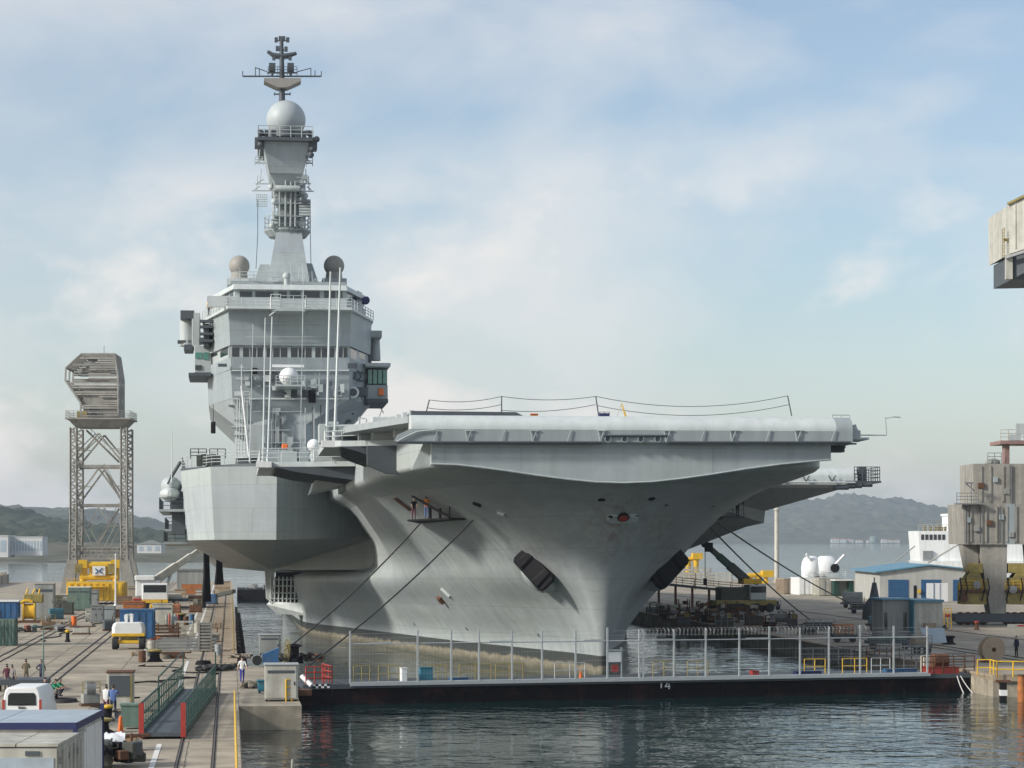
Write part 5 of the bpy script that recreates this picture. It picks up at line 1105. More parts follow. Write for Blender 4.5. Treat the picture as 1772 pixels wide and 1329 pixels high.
for x in (-.52,.52): MB().box(x-.06,-.08,0,x+.06,-.041,2.6).to('post', 'lattice', t, smooth=False)
for i, (px, py, w_, h_, m, lab) in enumerate(((262,1127,.7,.9,'cabin_cream','pale drum left of the steel frame stack'),(255,1136,.5,.6,'cabin_grey','small grey can beside the yellow rimmed bollard'),(377,1134,.5,.9,'ship_grey','grey gas bottle at the right end of the steel frames'))):
    t = thing('drum', lab, 'drum', G(px, py), 0); MB().lathe([(w_/2,0),(w_/2,h_*.33),(w_/2+.03,h_*.35),(w_/2,h_*.37),(w_/2,h_*.66),(w_/2+.03,h_*.68),(w_/2,h_*.7),(w_/2,h_),(w_/2-.06,h_+.02)], 18).to('shell', m, t); MB().lathe([(.06,h_),(.06,h_+.06)], 10).to('plug', 'black', t)

# --- green gangway lying on the quay
g0, g1 = G(281, 1279), G(345, 1200)
ax = g1-g0; Lg = ax.length; yaw = math.atan2(-ax.x, ax.y)
gw = thing('gangway', 'green steel gangway with tall barred railings and red end posts lying on the quay', 'gangway', g0, yaw)
MB().box(-1.0,0,.12,1.0,Lg,.3).to('deck', 'ship_dark', gw, smooth=False)
for x in (-1.0,1.0): MB().box(x-.08,0,.05,x+.08,Lg,.42).to('side_beam', 'green_dark', gw, smooth=False)
def gate_rail(x, nm):
    n = 26
    b = MB()
    for i in range(n+1): y = .1+(Lg-.2)*i/n; b.bar((x,y,.4),(x,y,1.75),.055)
    b.to('baluster', 'green_dark', gw, smooth=False)
    for z in (.62,1.15,1.75): MB().bar((x,0,z),(x,Lg,z),.075).to('handrail', 'green_dark', gw, smooth=False)
for x in (-1.0,1.0):
    n = 24
    for i in range(n+1):
        y = .1+(Lg-.2)*i/n; MB().bar((x,y,.4),(x,y,1.75),.055).to('baluster', 'green_dark', gw, smooth=False)
    for z in (.62,1.15,1.75): MB().bar((x,0,z),(x,Lg,z),.075).to('handrail', 'green_dark', gw, smooth=False)
    MB().box(x-.12,-.14,.1,x+.12,-.02,1.75).to('end_post', 'red', gw, smooth=False)
    MB().bar((x,Lg,1.75),(x,Lg,2.6),.08).to('tall_post', 'green_dark', gw, smooth=False)
MB().bar((-1.0,.35*Lg,2.3),(-1.0,Lg,2.6),.07).to('hoop', 'green_dark', gw, smooth=False); MB().bar((-1.0,.35*Lg,.4),(-1.0,.35*Lg,2.3),.07).to('hoop_post', 'green_dark', gw, smooth=False)
t = thing('waste_bin', 'pale green waste bin beside the red end post of the gangway', 'bin', G(226, 1262), DY)
MB().loft([[(-.4,0,.1),(.4,0,.1),(.4,.8,.1),(-.4,.8,.1)],[(-.5,-.05,1.2),(.5,-.05,1.2),(.5,.9,1.2),(-.5,.9,1.2)]]).to('body', 'green_pale', t, smooth=False); MB().box(-.54,-.1,1.2,.54,.95,1.28).to('lid', 'green_pale', t, smooth=False)
t = thing('barrier_post', 'bright orange bent barrier post among the rubbish by the cabins', 'barrier', G(209, 1296), DY)
MB().path([(-.15,0,0),(-.05,0,.9),(.0,0,1.5)], .075, 8).path([(.15,.05,0),(.08,.05,.8),(.0,0,1.5)], .05, 8).to('post', 'orange', t); MB().bar((0,0,.55),(1.0,0,.6),.08,.14).to('arm', 'red', t, smooth=False)
# --- rubbish pile with tarp
rb = thing('rubbish_pile', 'pile of nets, machine parts and a white tarpaulin right of the office cabins', 'rubbish', G(185, 1330), DY)
for i in range(26):
    x, y = random.uniform(-.9,1.4), random.uniform(-.3,1.5)
    if i % 2: MB().path([(x+random.uniform(-.3,.3),y+random.uniform(-.2,.2),random.uniform(.4,1.2)) for _ in range(6)], .05, 6).to('hose', random.choice(['black','rope_dark','rope','cabin_grey']), rb)
    else: MB().cbox((x,y,random.uniform(.2,.9)), [random.uniform(.25,.7) for _ in range(3)], random.random()*2).to('machine_part', random.choice(['ship_dark','black','rust','steel','olive']), rb, smooth=False, bevel=.04)
b = MB(); gx = []
for j in range(7):
    for i in range(11): gx.append((-1.3+i*.2, .9+j*.14, 1.25+.12*math.sin(i*1.7+j)+.1*random.random()-(.5 if j == 0 else 0)))
b.add(gx, [(j*11+i,j*11+i+1,(j+1)*11+i+1,(j+1)*11+i) for j in range(6) for i in range(10)]); b.to('tarpaulin', 'tarp_white', rb, smooth=2)
MB().box(-1.3,-.2,0,.2,1.2,1.15).to('covered_bale', 'olive', rb, smooth=False, bevel=.15)

# --- office cabins, bottom left
def office(name, label, x0, x1, pyf, pyb, top, wallm, roofm, trim, px_r):
    pass
zt_ = QZ+2.75
def roofpt(px, py, z): Y = (CH-z)*F/(py-HY); return Vector(((px-CX)*Y/F, Y, z))
a = roofpt(130, 1251, zt_); bq = roofpt(150, 1228, zt_)
c1 = thing('office_cabin', 'white office cabin with pale blue roof and dark blue trim at the bottom left', 'cabin', (a.x, a.y, QZ), 0.03)
dpt = bq.y-a.y; H_ = 2.75
MB().box(-6.6,0,.1,0,dpt,H_-.14).to('wall', 'cabin_cream', c1, smooth=False)
MB().box(-6.7,-.06,H_-.1,-3.05,dpt+.05,H_).to('roof_panel', 'cabin_roof', c1, smooth=False); MB().box(-3.0,-.06,H_-.1,.06,dpt+.05,H_).to('roof_panel', 'cabin_roof', c1, smooth=False)
MB().box(-6.7,-.1,H_-.24,.1,-.061,H_+.02).box(.061,-.1,H_-.24,.1,dpt+.06,H_+.02).to('trim', 'navy', c1, smooth=False); MB().box(-.07,-.09,0,.09,.02,H_-.24).to('corner_post', 'navy', c1, smooth=False); MB().box(-.05,dpt-.02,0,.09,dpt+.08,H_+.25).to('corner_post', 'navy', c1, smooth=False)
for i in range(3): MB().box(.002,.3+i*dpt/3,.4,.03,.2+(i+1)*dpt/3,H_-.4).to('wall_panel', 'white', c1, smooth=False)
a2 = roofpt(98, 1287, zt_-.35); b2_ = roofpt(128, 1259, zt_-.35)
c2 = thing('office_cabin', 'cream office cabin with ribbed end wall nearest the camera at the bottom left', 'cabin', (a2.x, a2.y, QZ), .03)
dp2 = (b2_.y-a2.y)*.9; H2 = 2.4
MB().box(-6.6,0,.1,0,dp2,H2-.14).to('wall', 'cabin_cream', c2, smooth=False)
MB().box(-6.7,-.06,H2-.1,-1.45,dp2+.05,H2).to('roof_panel', 'cabin_cream', c2, smooth=False); MB().box(-1.4,-.06,H2-.1,.06,dp2+.05,H2).to('roof_panel', 'cabin_cream', c2, smooth=False)
MB().box(-4.5,-.03,.2,-.1,-.002,H2-.5).to('shutter', 'cabin_roof', c2, smooth=False)
MB().box(-1.1,-.05,H2-.42,-.6,-.003,H2-.26).to('name_plate', 'ship_dark', c2, smooth=False)
for i in range(7): MB().box(.002,.25+i*dp2/7.4,.3,.05,.25+i*dp2/7.4+.22,H2-.3).to('rib', 'cabin_cream', c2, smooth=False)
for i in range(3): MB().box(.051,.3+i*dp2/3.2,H2-.75,.1,.4+i*dp2/3.2,H2-.5).to('hinge', 'steel', c2, smooth=False)

# --- white van seen from behind
p = G(38, 1262); vn = thing('white_van', 'white panel van seen from behind with dark rear window', 'van', p, .02)
prof = [(-.98,.35),(.98,.35),(1.0,.9),(.97,1.35),(.86,1.95),(.72,2.12),(-.72,2.12),(-.86,1.95),(-.97,1.35),(-1.0,.9)]
MB().loft([[(x*s_,y,z*zs_+.0) for x,z in prof] for y, s_, zs_ in ((0,.97,.985),(.08,1,1),(3.4,1,1),(4.0,.98,.95),(4.6,.95,.62),(5.2,.85,.58))]).to('body', 'white_clean', vn, bevel=.03)
w_ = MB().prism([(-.72,1.2),(.72,1.2),(.70,1.72),(.6,1.84),(-.6,1.84),(-.70,1.72)], -.035, .02, 'xz').to('rear_window', 'glass_dark', vn, smooth=False, bevel=.02)
MB().bar((-.3,-.05,1.22),(.35,-.05,1.3),.03).to('wiper', 'black', w_, smooth=False)
MB().box(-1.0,-.1,.35,1.0,.05,.62).to('bumper', 'ship_dark', vn, smooth=False, bevel=.04); MB().box(-.28,-.045,.82,.28,-.006,.94).to('number_plate', 'white', vn, smooth=False)
for x in (-.93,.93): MB().box(x-.06,-.04,.95,x+.06,.03,1.5).to('tail_light', 'red', vn, smooth=False); MB().box(x*1.16-.06,3.7,1.25,x*1.16+.06,3.85,1.55).to('mirror', 'black', vn, smooth=False)
for x in (-.85,.85):
    for y in (.9,4.2): MB().lathe([(.2,-.12),(.36,-.12),(.36,.12),(.2,.12)], 18, (x,y,.36), 'x').to('wheel', 'tyre', vn)
MB().box(-.18,-.04,1.05,.18,-.006,1.12).to('handle', 'black', vn, smooth=False)
p = G(34, 1197); rf = thing('low_trailer', 'dark low trailer parked just beyond the white van', 'trailer', p, DY); MB().box(-1.6,0,.4,1.7,3,.75).to('bed', 'ship_dark', rf, smooth=False); [MB().lathe([(.1,-.1),(.3,-.1),(.3,.1),(.1,.1)], 14, (x,.6,.3), 'x').to('wheel', 'tyre', rf) for x in (-1.3,1.3)]

# --- dock edge things
yl = thing('guard_rail', 'yellow guard rail along the outer quay wall edge', 'railing', K(-.25,-75), DY)
for i in range(19): MB().tube((0,i*3.0,QZ),(0,i*3.0,QZ+1.0),.05,8).to('post', 'yellow', yl)
for z in (.5,1.0): MB().tube((0,0,QZ+z),(0,54,QZ+z),.045,8).to('rail', 'yellow', yl)
yl2 = thing('guard_rail', 'yellow guard rail along the inner dock wall beside the ship', 'railing', K(-.2,40), DY)
for i in range(62): MB().tube((0,i*3.0,QZ),(0,i*3.0,QZ+1.0),.05,6).to('post', 'yellow_dirty', yl2)
for z in (.55,1.0): MB().tube((0,0,QZ+z),(0,183,QZ+z),.045,6).to('rail', 'yellow_dirty', yl2)
for i in range(18):
    t = thing('tyre_fender', 'black tyre fender hanging in the row along the inner dock wall', 'fender', K(.35,30+i*8.5,.55), DY, 'tyre fenders on the dock wall')
    MB().lathe([(.28,-.14),(.5,-.16),(.56,0),(.5,.16),(.28,.14)], 18, (0,0,0), 'x', cap=False).to('tyre', 'tyre', t); MB().tube((-.3,0,.7),(0,0,.5),.03).to('chain', 'rust', t)
bm_ = thing('fender_boom', 'black floating boom lying along the foot of the dock wall', 'boom', K(1.6,26), DY)
for i in range(44): MB().lathe([(.08,-1.6),(.24,-1.4),(.24,1.4),(.08,1.6)], 12, (-.9, i*3.4, .1), 'y').to('float', 'black', bm_)
t = thing('skip', 'small light blue sloped skip at the dock edge with a wheel beside it', 'skip', G(468, 1152), DY)
MB().loft([[(-.6,0,.15),(.6,0,.15),(.6,1.1,.15),(-.6,1.1,.15)],[(-.6,-.05,.85),(.65,-.05,1.35),(.65,1.2,1.35),(-.6,1.2,.85)]]).to('body', 'blue', t, smooth=False); MB().lathe([(.2,-.08),(.38,-.08),(.38,.08),(.2,.08)], 18, (-1.0,.2,.4), 'y').to('wheel', 'tyre', t); MB().lathe([(.02,-.06),(.2,-.06)], 12, (-1.0,.2,.4), 'y').to('rim', 'white', t)
t = thing('rail_barrier', 'yellow guard frame beside the pier head cabinet', 'railing', G(507, 1214), DY)
MB().rail([(-.4,0,0),(.25,.2,0)], 1.3, .35, .05, 3).rail([(.25,.2,0),(.25,3,0)], 1.3, 1, .05, 3).to('rails', 'yellow', t)
t = thing('capstan_heap', 'heap of dark chain and rope round a capstan where the mooring lines land', 'capstan', G(522, 1148), DY)
MB().lathe([(.8,0),(.7,.3),(.4,.6),(.42,1.2),(.7,1.35),(.3,1.5)], 20, (-.6,.6,0)).to('capstan', 'black', t)
for i in range(18): x, y = random.uniform(-1.6,1.6), random.uniform(-.4,1.6); MB().path([(x+.3*math.cos(a_*1.1+i),y+.3*math.sin(a_*1.1+i),.12+.05*a_+random.uniform(0,.35)) for a_ in range(7)], .09, 6).to('chain_coil', random.choice(['rope_dark','black','rust']), t)
for i in range(4): MB().bar((-1.4+i*.12,-.2,0),(-1.2+i*.12,.1,1.9),.06).to('leaning_pole', 'yellow_dirty', t, smooth=False)
def rope_heap(label, px0, py0, px1, py1, m, n=10, r=.12):
    a_, b_ = G(px0, py0), G(px1, py1); t = thing('rope_heap', label, 'rope', a_, 0)
    for i in range(n):
        q0 = (b_-a_)*random.uniform(0,.25); q1 = (b_-a_)*random.uniform(.7,1); y0 = random.uniform(-1.2,1.2)
        MB().path([q0.lerp(q1,j/8)+Vector((0,y0+.5*math.sin(j*1.4+i*2),.12+.22*random.random())) for j in range(9)], r, 6).to('strand', m, t)
rope_heap('heaped brown mooring rope lying across the crane rails', 340, 1162, 412, 1158, 'rope_dark', 12, .13)
rope_heap('flat tan rope coil at the dock edge behind the walking man', 396, 1140, 438, 1141, 'rope', 9, .1)
rope_heap('tan rope coil in front of the walking man', 412, 1190, 446, 1191, 'rope', 9, .1)
# hanging black hoses from the sponson
for i, (px, y0, y1, Y, lab) in enumerate(((357,955,1042,268,'long bundle of black hoses hanging from the sponson to the quay'),(379,958,1012,266,'shorter bundle of black hoses hanging beside the long one'))):
    t = thing('hose_bundle', lab, 'hose', W(px,y1,Y), 0); k = Y/F
    for j in range(6): MB().path([((-5+j*2)*k*.35,.1*j,(y1-y0)*k),((-4+j*1.9)*k*.6,.1*j,(y1-y0)*k*.5),((-6+j*2.4)*k*.9,.1*j,0.02)], .2-.01*j, 8).to('hose', 'black', t)
t = thing('inclined_conveyor', 'long olive boom lying from the quay to the dark pontoon', 'boom', G(352,1043), 0); q0 = G(352,1043); q1 = W(405,1023,330); MB().bar((0,0,.6), q1-q0, .5, .5).to('beam', 'olive', t, smooth=False); MB().box(-.5,-.5,0,.5,.5,.6).to('base', 'ship_dark', t, smooth=False)
t = thing('pontoon', 'dark floating pontoon with cluttered deck at the far end of the dock', 'pontoon', K(.8,262,0), DY)
MB().box(0,0,-.5,14,22,1.6).to('hull', 'black', t, smooth=False)
for i in range(14): MB().cbox((random.uniform(.6,13),random.uniform(.5,3),1.9+random.random()*.5),(random.uniform(.4,1.4),.8,random.uniform(.5,1.2))).to('deck_gear', random.choice(['cabin_cream','rust','steel','olive']), t, smooth=False)
MB().rail([(0,.1,1.6),(14,.1,1.6)], 1.1, 1.5, .05).to('railing', 'steel_light', t)
# ladder loop in the foreground water edge
t = thing('quay_ladder', 'yellow ladder hoop at the bottom edge rising from the quay wall', 'ladder', Vector((-10.1,95.5,QZ)), 0)
for x in (-.35,.35): MB().path([(x,0,-3),(x,0,-.25),(x,.1,.0),(x+.05,.5,-.1),(x+.08,.8,-.9)], .055, 8).to('stile', 'yellow', t)
for i in range(8): MB().tube((-.35,0,-.2-i*.35),(.35,0,-.2-i*.35),.035,6).to('rung', 'yellow', t)
t2 = thing('service_pontoon', 'small dark service float below the yellow ladder at the bottom edge', 'pontoon', Vector((-9.9,96.4,0)), 0); MB().box(-1.2,-.4,-.2,1.4,1.6,.55).to('deck', 'steel', t2, smooth=False, bevel=.05); MB().tube((.7,0,.5),(.75,0,1.5),.05).to('post', 'cabin_cream', t2)
# --- mooring lines
def line(name, label, a, b_, s, r=.06, m='rope_dark'):
    o = MB().path([a.lerp(b_, i/24)-Vector((0,0,s*4*(i/24)*(1-i/24))) for i in range(25)], r, 6).to(name, m); tag(o, label, 'rope'); return o
def hw_(px, py): return SM @ on_hull(px, py)[0]
line('mooring_line', 'mooring line from the man-filled platform down to the quay capstan', hw_(728,905), G(492,1146)+Vector((0,0,.9)), .5)
line('mooring_line', 'second starboard mooring line ending at the black gate', hw_(818,900), G(528,1168)+Vector((0,0,.5)), .5)

# --- further clutter that fills the working quay
def pallet_stack(label, px, py, w, n, m, cat='pallets'):
    t = thing('pallet_stack', label, cat, G(px, py), DY+random.uniform(-.15,.15))
    for i in range(n):
        for j in range(5): MB().box(-w/2+j*w/5,0,i*.16+.10,-w/2+j*w/5+w/6.5,1.0,i*.16+.13).to('board', m, t, smooth=False)
        for x in (-w/2,-.06,w/2-.12): MB().box(x,0,i*.16,x+.12,1.0,i*.16+.10).to('bearer', m, t, smooth=False)
pallet_stack('low stack of wooden pallets left of the black mooring bollard', 240, 1135, 1.2, 2, 'timber'); pallet_stack('stack of pallets beside the tan steel chest', 262, 1092, 1.3, 5, 'timber'); pallet_stack('flat pallets on the open quay near the winch', 105, 1083, 2.2, 3, 'wood')
pallet_stack('pallets at the foot of the crane truck', 248, 1062, 1.8, 4, 'timber'); pallet_stack('pallets by the dock edge beyond the slatted crate', 374, 1088, 1.2, 4, 'wood'); pallet_stack('single pallet left of the pump cabinet', 160, 1256, 1.2, 1, 'timber')
def coil(label, px, py, r, m, n=5):
    t = thing('cable_coil', label, 'cable', G(px, py), 0)
    for i in range(n): MB().path([(r*(1-.06*i)*math.cos(a_*.45+i), r*(1-.06*i)*math.sin(a_*.45+i)*1.3, .05+.07*i) for a_ in range(15)], .045, 6).to('turn', m, t)
coil('black cable coil on the slabs left of the gangway', 165, 1246, .7, 'black'); coil('thin dark hose coil beside the khaki clothed person', 110, 1215, .8, 'rope_dark', 3); coil('tan rope coil right of the boom lift wheel', 285, 1140, .5, 'rope'); coil('orange hose coil by the tan chest', 270, 1108, .5, 'orange', 4); coil('black cable coil near the white line', 352, 1150, .6, 'black', 4)
for i, (px0, py0, px1, py1, lab) in enumerate(((150,1232,235,1205,'long black cable snaking from the cabinet across the slabs'),(60,1112,190,1075,'black cable lying beside the diagonal rails'),(245,1150,372,1170,'dark hose lying across the slabs below the steel frames'),(230,1185,340,1172,'thin cable crossing the quay behind the gangway'))):
    a_, b_ = G(px0,py0), G(px1,py1); o = MB().path([a_.lerp(b_,j/30)+Vector((.5*math.sin(j*.9+i),1.6*math.sin(j*.37+i*2),.05)) for j in range(31)], .05, 6).to('ground_cable', 'black'); tag(o, lab, 'cable')
for i, (px, py, h_, m, lab) in enumerate(((322,1084,1.1,'rust','rusty oil drum beside the pale pipe rack'),(332,1080,1.1,'blue','blue oil drum beside the pale pipe rack'),(341,1095,1.0,'cabin_cream','cream oil drum by the white line'),(128,1082,1.0,'orange','orange oil drum near the flat pallets'),(246,1146,.9,'rust','rusty drum left of the black mooring bollard'),(232,1252,.9,'teal','teal drum beside the green waste bin'))):
    t = thing('oil_drum', lab, 'drum', G(px, py), 0); MB().lathe([(.29,0),(.3,.02),(.29,h_*.33),(.31,h_*.35),(.29,h_*.37),(.29,h_*.66),(.31,h_*.68),(.29,h_*.7),(.3,h_),(.26,h_-.03)], 18).to('shell', m, t); MB().lathe([(.04,h_-.02),(.04,h_+.03)], 8, (.12,0,0)).to('bung', 'black', t)
t = thing('gas_cylinder_rack', 'rack of grey and red gas cylinders right of the tan chest', 'gas cylinders', G(298,1088), DY)
for i in range(5): MB().lathe([(.12,0),(.12,1.3),(.05,1.45),(.04,1.6)], 12, (-.6+i*.3,.2,.1)).to('cylinder', ['steel','red','steel','ship_grey','red'][i], t)
MB().rail([(-.8,0,0),(.8,0,0)], .9, .8, .03, 2).to('frame', 'yellow_dirty', t)

# --- more of the working clutter, each a thing of its own
def gear(label, px, py, w, d, h, m, kind=0, name='work_equipment', cat='equipment'):
    t = thing(name, label, cat, G(px, py), DY+random.uniform(-.25,.25))
    MB().box(-w/2-.08,-.08,0,w/2+.08,d+.08,.12).to('skid', 'rust', t, smooth=False)
    MB().box(-w/2,0,.12,w/2,d,h).to('body', m, t, smooth=False, bevel=.06)
    if kind == 0:
        for i in range(4): MB().box(-w/2+.1,-.03,.3+i*(h-.4)/4.2,w/2-.1,-.002,.36+i*(h-.4)/4.2).to('louvre', 'ship_dark', t, smooth=False)
        MB().tube((w*.3,d*.5,h),(w*.3,d*.5,h+.5),.06).to('exhaust', 'rust', t)
    elif kind == 1:
        MB().lathe([(.1,-.25),(.45,-.25),(.45,.25),(.1,.25)], 16, (0,d*.4,h+.3), 'x').to('reel', 'steel', t); MB().rail([(-w/2,0,h),(w/2,0,h)], .7, .6, .03, 2).to('frame', 'yellow_dirty', t)
    else:
        for i in range(5): MB().bar((-w/2-.4,d*i/4,h+.06),(w/2+.5,d*i/4+.1,h+.08),.07,.1).to('steel_bar', 'rust', t, smooth=False)
for a_ in (('grey compressor left of the tan steel chest',258,1078,1.6,1.2,1.4,'steel',0),('yellow compressor behind the small rusty rack',272,1066,1.8,1.2,1.5,'yellow',0),('rusty reel box right of the flatbed trailer',338,1060,1.6,1.2,1.0,'rust',1),
           ('olive pump set near the far white lines',345,1048,1.8,1.2,1.2,'olive',0),('orange generator beside the flatbed trailer wheels',302,1062,1.5,1.1,1.2,'rust_orange',0),('dark bin with bars left of the flatbed trailer',288,1058,1.8,1.4,1.0,'ship_dark',2),
           ('pale box with bars by the diagonal rails',140,1098,1.6,1.2,.7,'cabin_cream',2),('brown box with reel beside the yellow winch',84,1090,1.5,1.2,.9,'wood',1),('teal compressor at the foot of the grey kiosk',98,1072,1.7,1.2,1.3,'teal',0),
           ('dark generator behind the boom lift on the left',190,1092,1.2,1.0,1.1,'ship_dark',0),('rusty bar bundle box in front of the steel frames',300,1140,1.8,.8,.4,'rust',2),('grey hose reel box left of the pump cabinet',158,1222,1.0,.8,.7,'cabin_grey',1),
           ('wooden tool box beside the pile of nets',222,1300,1.0,.7,.6,'timber',2),('black battery box below the orange barrier post',214,1318,.9,.7,.7,'black',0),('pale box at the dock edge beyond the slatted crate',372,1112,.9,.8,.9,'cabin_cream',0),
           ('blue compressor at the far end of the quay',362,1046,2.0,1.4,1.5,'blue',0),('red tool chest left of the crane truck',240,1050,1.6,1.2,1.2,'red',0),('dark oily machine block left of the transformer cabinet',112,1064,2.0,1.4,1.6,'olive',1)):
    gear(*a_)
# ------------------------------------------------------------------ dock gate (caisson) and its fence
gL, gR = G(524, 1184), G(1686, 1164)
gax = (gR-gL); LG = gax.length; gyaw = math.atan2(gax.y, gax.x)
gt = thing('dock_gate', 'long black floating dock gate closing the basin in front of the bow', 'dock gate', (gL.x, gL.y, 0), gyaw)
GM = Matrix.Translation((gL.x, gL.y, 0)) @ Matrix.Rotation(gyaw, 4, 'Z'); GI = GM.inverted()
def gx(px, z=QZ, y=0):   # x along the gate for a picture column
    d = GI.to_3x3() @ Vector(((px-CX)/F, 1, 0)); o = GI @ Vector((0,0,CH)); t = (y-o.y)/d.y; return o.x + d.x*t
TH = 5.0
MB().loft([[(-.6,.35,-6),(LG+.3,.35,-6),(LG+.3,TH-.3,-6),(-.6,TH-.3,-6)],[(-.2,0,QZ-.35),(LG,0,QZ-.35),(LG,TH,QZ-.35),(-.2,TH,QZ-.35)]]).to('caisson', 'gate_black', gt, smooth=False)
MB().box(gx(605),-.25,QZ-.32,gx(1606),TH+.1,QZ-.02).to('deck', 'ship_dark', gt, smooth=False)
MB().box(gx(605),-.40,QZ-.16,gx(1606),-.251,QZ+.04).to('edge_beam', 'galv', gt, smooth=False)
MB().box(0,-.05,QZ-.349,gx(605)-.02,TH,QZ-.05).to('end_deck', 'ship_dark', gt, smooth=False); MB().box(gx(1606)+.02,-.05,QZ-.349,LG,TH,QZ-.05).to('end_deck', 'ship_dark', gt, smooth=False)
for i in range(14): x = 2+i*(LG-4)/13; MB().box(x-.05,-.02,-.4,x+.05,.12,QZ-.36).to('stiffener', 'gate_black', gt, smooth=False)
# draught mark 14 painted in white
x0 = gx(1143); y_ = -.03
dm = MB().box(x0,y_,.36,x0+.10,y_+.02,.86).box(x0+.30,y_,.42,x0+.70,y_+.02,.50).bar((x0+.34,y_+.01,.46),(x0+.60,y_+.01,.86),.09,.02,up=(0,1,0)).box(x0+.58,y_,.28,x0+.66,y_+.02,.66)
dm.to('draught_mark', 'white_clean', gt, smooth=False)
t = gt
MB().rail([(gx(530),.1,QZ),(gx(575),.1,QZ)], 1.15, .7, .045, 3).rail([(gx(575),.1,QZ),(gx(575),3.5,QZ)], 1.15, 1, .045, 3).to('end_railing', 'red', gt)
for i in range(6):
    for j in range(2): MB().box(gx(541)+i*.19,-.07,QZ-.28+j*.14,gx(541)+i*.19+.185,-.052,QZ-.145+j*.14).to('warning_check', 'white_clean' if (i+j) % 2 else 'black', gt, smooth=False)
MB().tube((gx(525),.6,QZ+.5),(gx(539),-.1,QZ-.1),.17,10).to('roller', 'white', gt)
MB().box(gx(500),-1.2,QZ-.7,gx(534),1.0,QZ-.3).to('hinge_step', 'rust', gt, smooth=False)
# fence of tall posts with wires
fe = thing('security_fence', 'tall grey post and wire fence with barbed coil standing on the dock gate', 'fence', (gL.x, gL.y, 0), gyaw)
cols = [605,722,780,828,885,937,995,1050,1105,1112,1165,1220,1278,1330,1383,1433,1487,1545,1603]
FH = 3.45
for px in cols:
    MB().box(gx(px)-.055,-.2,QZ,gx(px)+.055,-.09,QZ+FH+random.uniform(-.1,.1)).to('post', 'galv', fe, smooth=False)
xa_, xb_ = gx(605), gx(1603)
for z, r_ in ((2.62,.045),(.06,.05)): MB().tube((xa_,-.14,QZ+z),(xb_,-.14,QZ+z),r_,6).to('rail', 'galv', fe)
for z in (.6,1.3,1.95,3.0,3.3): MB().tube((xa_,-.1,QZ+z),(xb_,-.1,QZ+z),.006,4).to('wire', 'galv', fe)
b = MB(); n = int((xb_-xa_)/.22)
for i in range(n): x = xa_+i*.22; b.add([(x,-.12,QZ+.06),(x+.004,-.12,QZ+.06),(x+.004,-.12,QZ+2.6),(x,-.12,QZ+2.6)], [(0,1,2,3)])
o = b.to('wire_mesh', 'galv', fe, smooth=False); o['kind'] = 'stuff'
pts = [(gx(1105)+(gx(1500)-gx(1105))*i/700, -.14+.28*math.cos(i*.55), QZ+3.2+.28*math.sin(i*.55)) for i in range(701)]
MB().path(pts, .012, 3, cap=False).to('barbed_coil', 'steel', fe)
for px0, px1 in ((640,676),(846,884),(1008,1045),(1130,1165),(1290,1330)): MB().box(gx(px0),-.18,QZ+2.6,gx(px1),-.1,QZ+2.72).to('rail_tube', 'galv', fe, smooth=False)
# gate notice board with white and red panels
t = thing('notice_board', 'notice board with white panel over a red one on the gate before the stem', 'sign', GM @ Vector((gx(1065),.2,QZ)), gyaw)
for x in (-.5,.5): MB().box(x-.04,-.04,0,x+.04,.04,2.15).to('post', 'galv', t, smooth=False)
MB().box(-.46,-.05,1.15,.46,.03,1.85).to('white_panel', 'white_clean', t, smooth=False); MB().box(-.56,-.08,1.9,.56,.06,2.02).to('hood', 'galv', t, smooth=False); MB().box(-.2,-.05,.45,.25,.03,.95).to('red_panel', 'red', t, smooth=False); MB().box(-.46,-.03,1.0,.46,.03,1.13).to('sill', 'ship_dark', t, smooth=False)
# yellow handrail frames on the gate walkway
for i, (a_, c_, m) in enumerate(((612,640,'yellow'),(655,690,'yellow_dirty'),(745,772,'yellow'),(795,850,'yellow_dirty'),(858,905,'yellow'),(960,1012,'steel_light'),(1130,1168,'yellow'),(1190,1225,'yellow_dirty'),(1392,1428,'yellow'),(1458,1500,'yellow'),(1508,1540,'steel_light'))):
    t = thing('walkway_barrier', ['yellow walkway barrier at the left end of the fence','weathered yellow barrier left of the teal crate on the gate','yellow barrier right of the teal crate on the gate','weathered yellow barrier under the hull between two fence posts','yellow barrier under the hull left of the orange cone','pale steel barrier just left of the notice board','yellow barrier just right of the notice board','weathered yellow barrier left of the red fuel can','bright yellow barrier left of the gate machinery, farther one','bright yellow barrier left of the gate machinery, nearer one','pale steel barrier near the right end of the fence'][i], 'barrier', GM @ Vector((gx(a_,QZ,2.2),2.2,QZ-.02)), gyaw, 'walkway barriers on the gate')
    L_ = gx(c_,QZ,2.2)-gx(a_,QZ,2.2); MB().rail([(0,0,0),(L_,0,0)], 1.05, L_/2, .035, 2).to('frame', 'yellow_dirty' if 'yellow' in m and i not in (8,9) else m, t)
for i, (px, y, w_, h_, m, lab) in enumerate(((738,1.2,.9,.9,'teal','teal plastic crate on the gate near the left fence posts'),(795,.7,1.3,.18,'blue','low blue tarpaulin bundle on the gate walkway'),(1308,1.0,.5,.3,'red','small red fuel can on the gate walkway'),(1400,1.2,2.0,.2,'navy','flat dark blue sheet on the gate right half'),(1560,1.4,2.4,.25,'blue','flat blue panel near the right end of the gate'),(700,.9,.4,.9,'white','folded white trestle on the gate'))):
    t = thing('gate_clutter', lab, 'crate', GM @ Vector((gx(px,QZ,y),y,QZ-.02)), gyaw); MB().box(-w_/2,0,.02,w_/2,.6,h_).to('body', m, t, smooth=False, bevel=.03); MB().box(-w_/2-.02,-.03,h_,w_/2+.02,.62,h_+.05).to('lid', m, t, smooth=False)
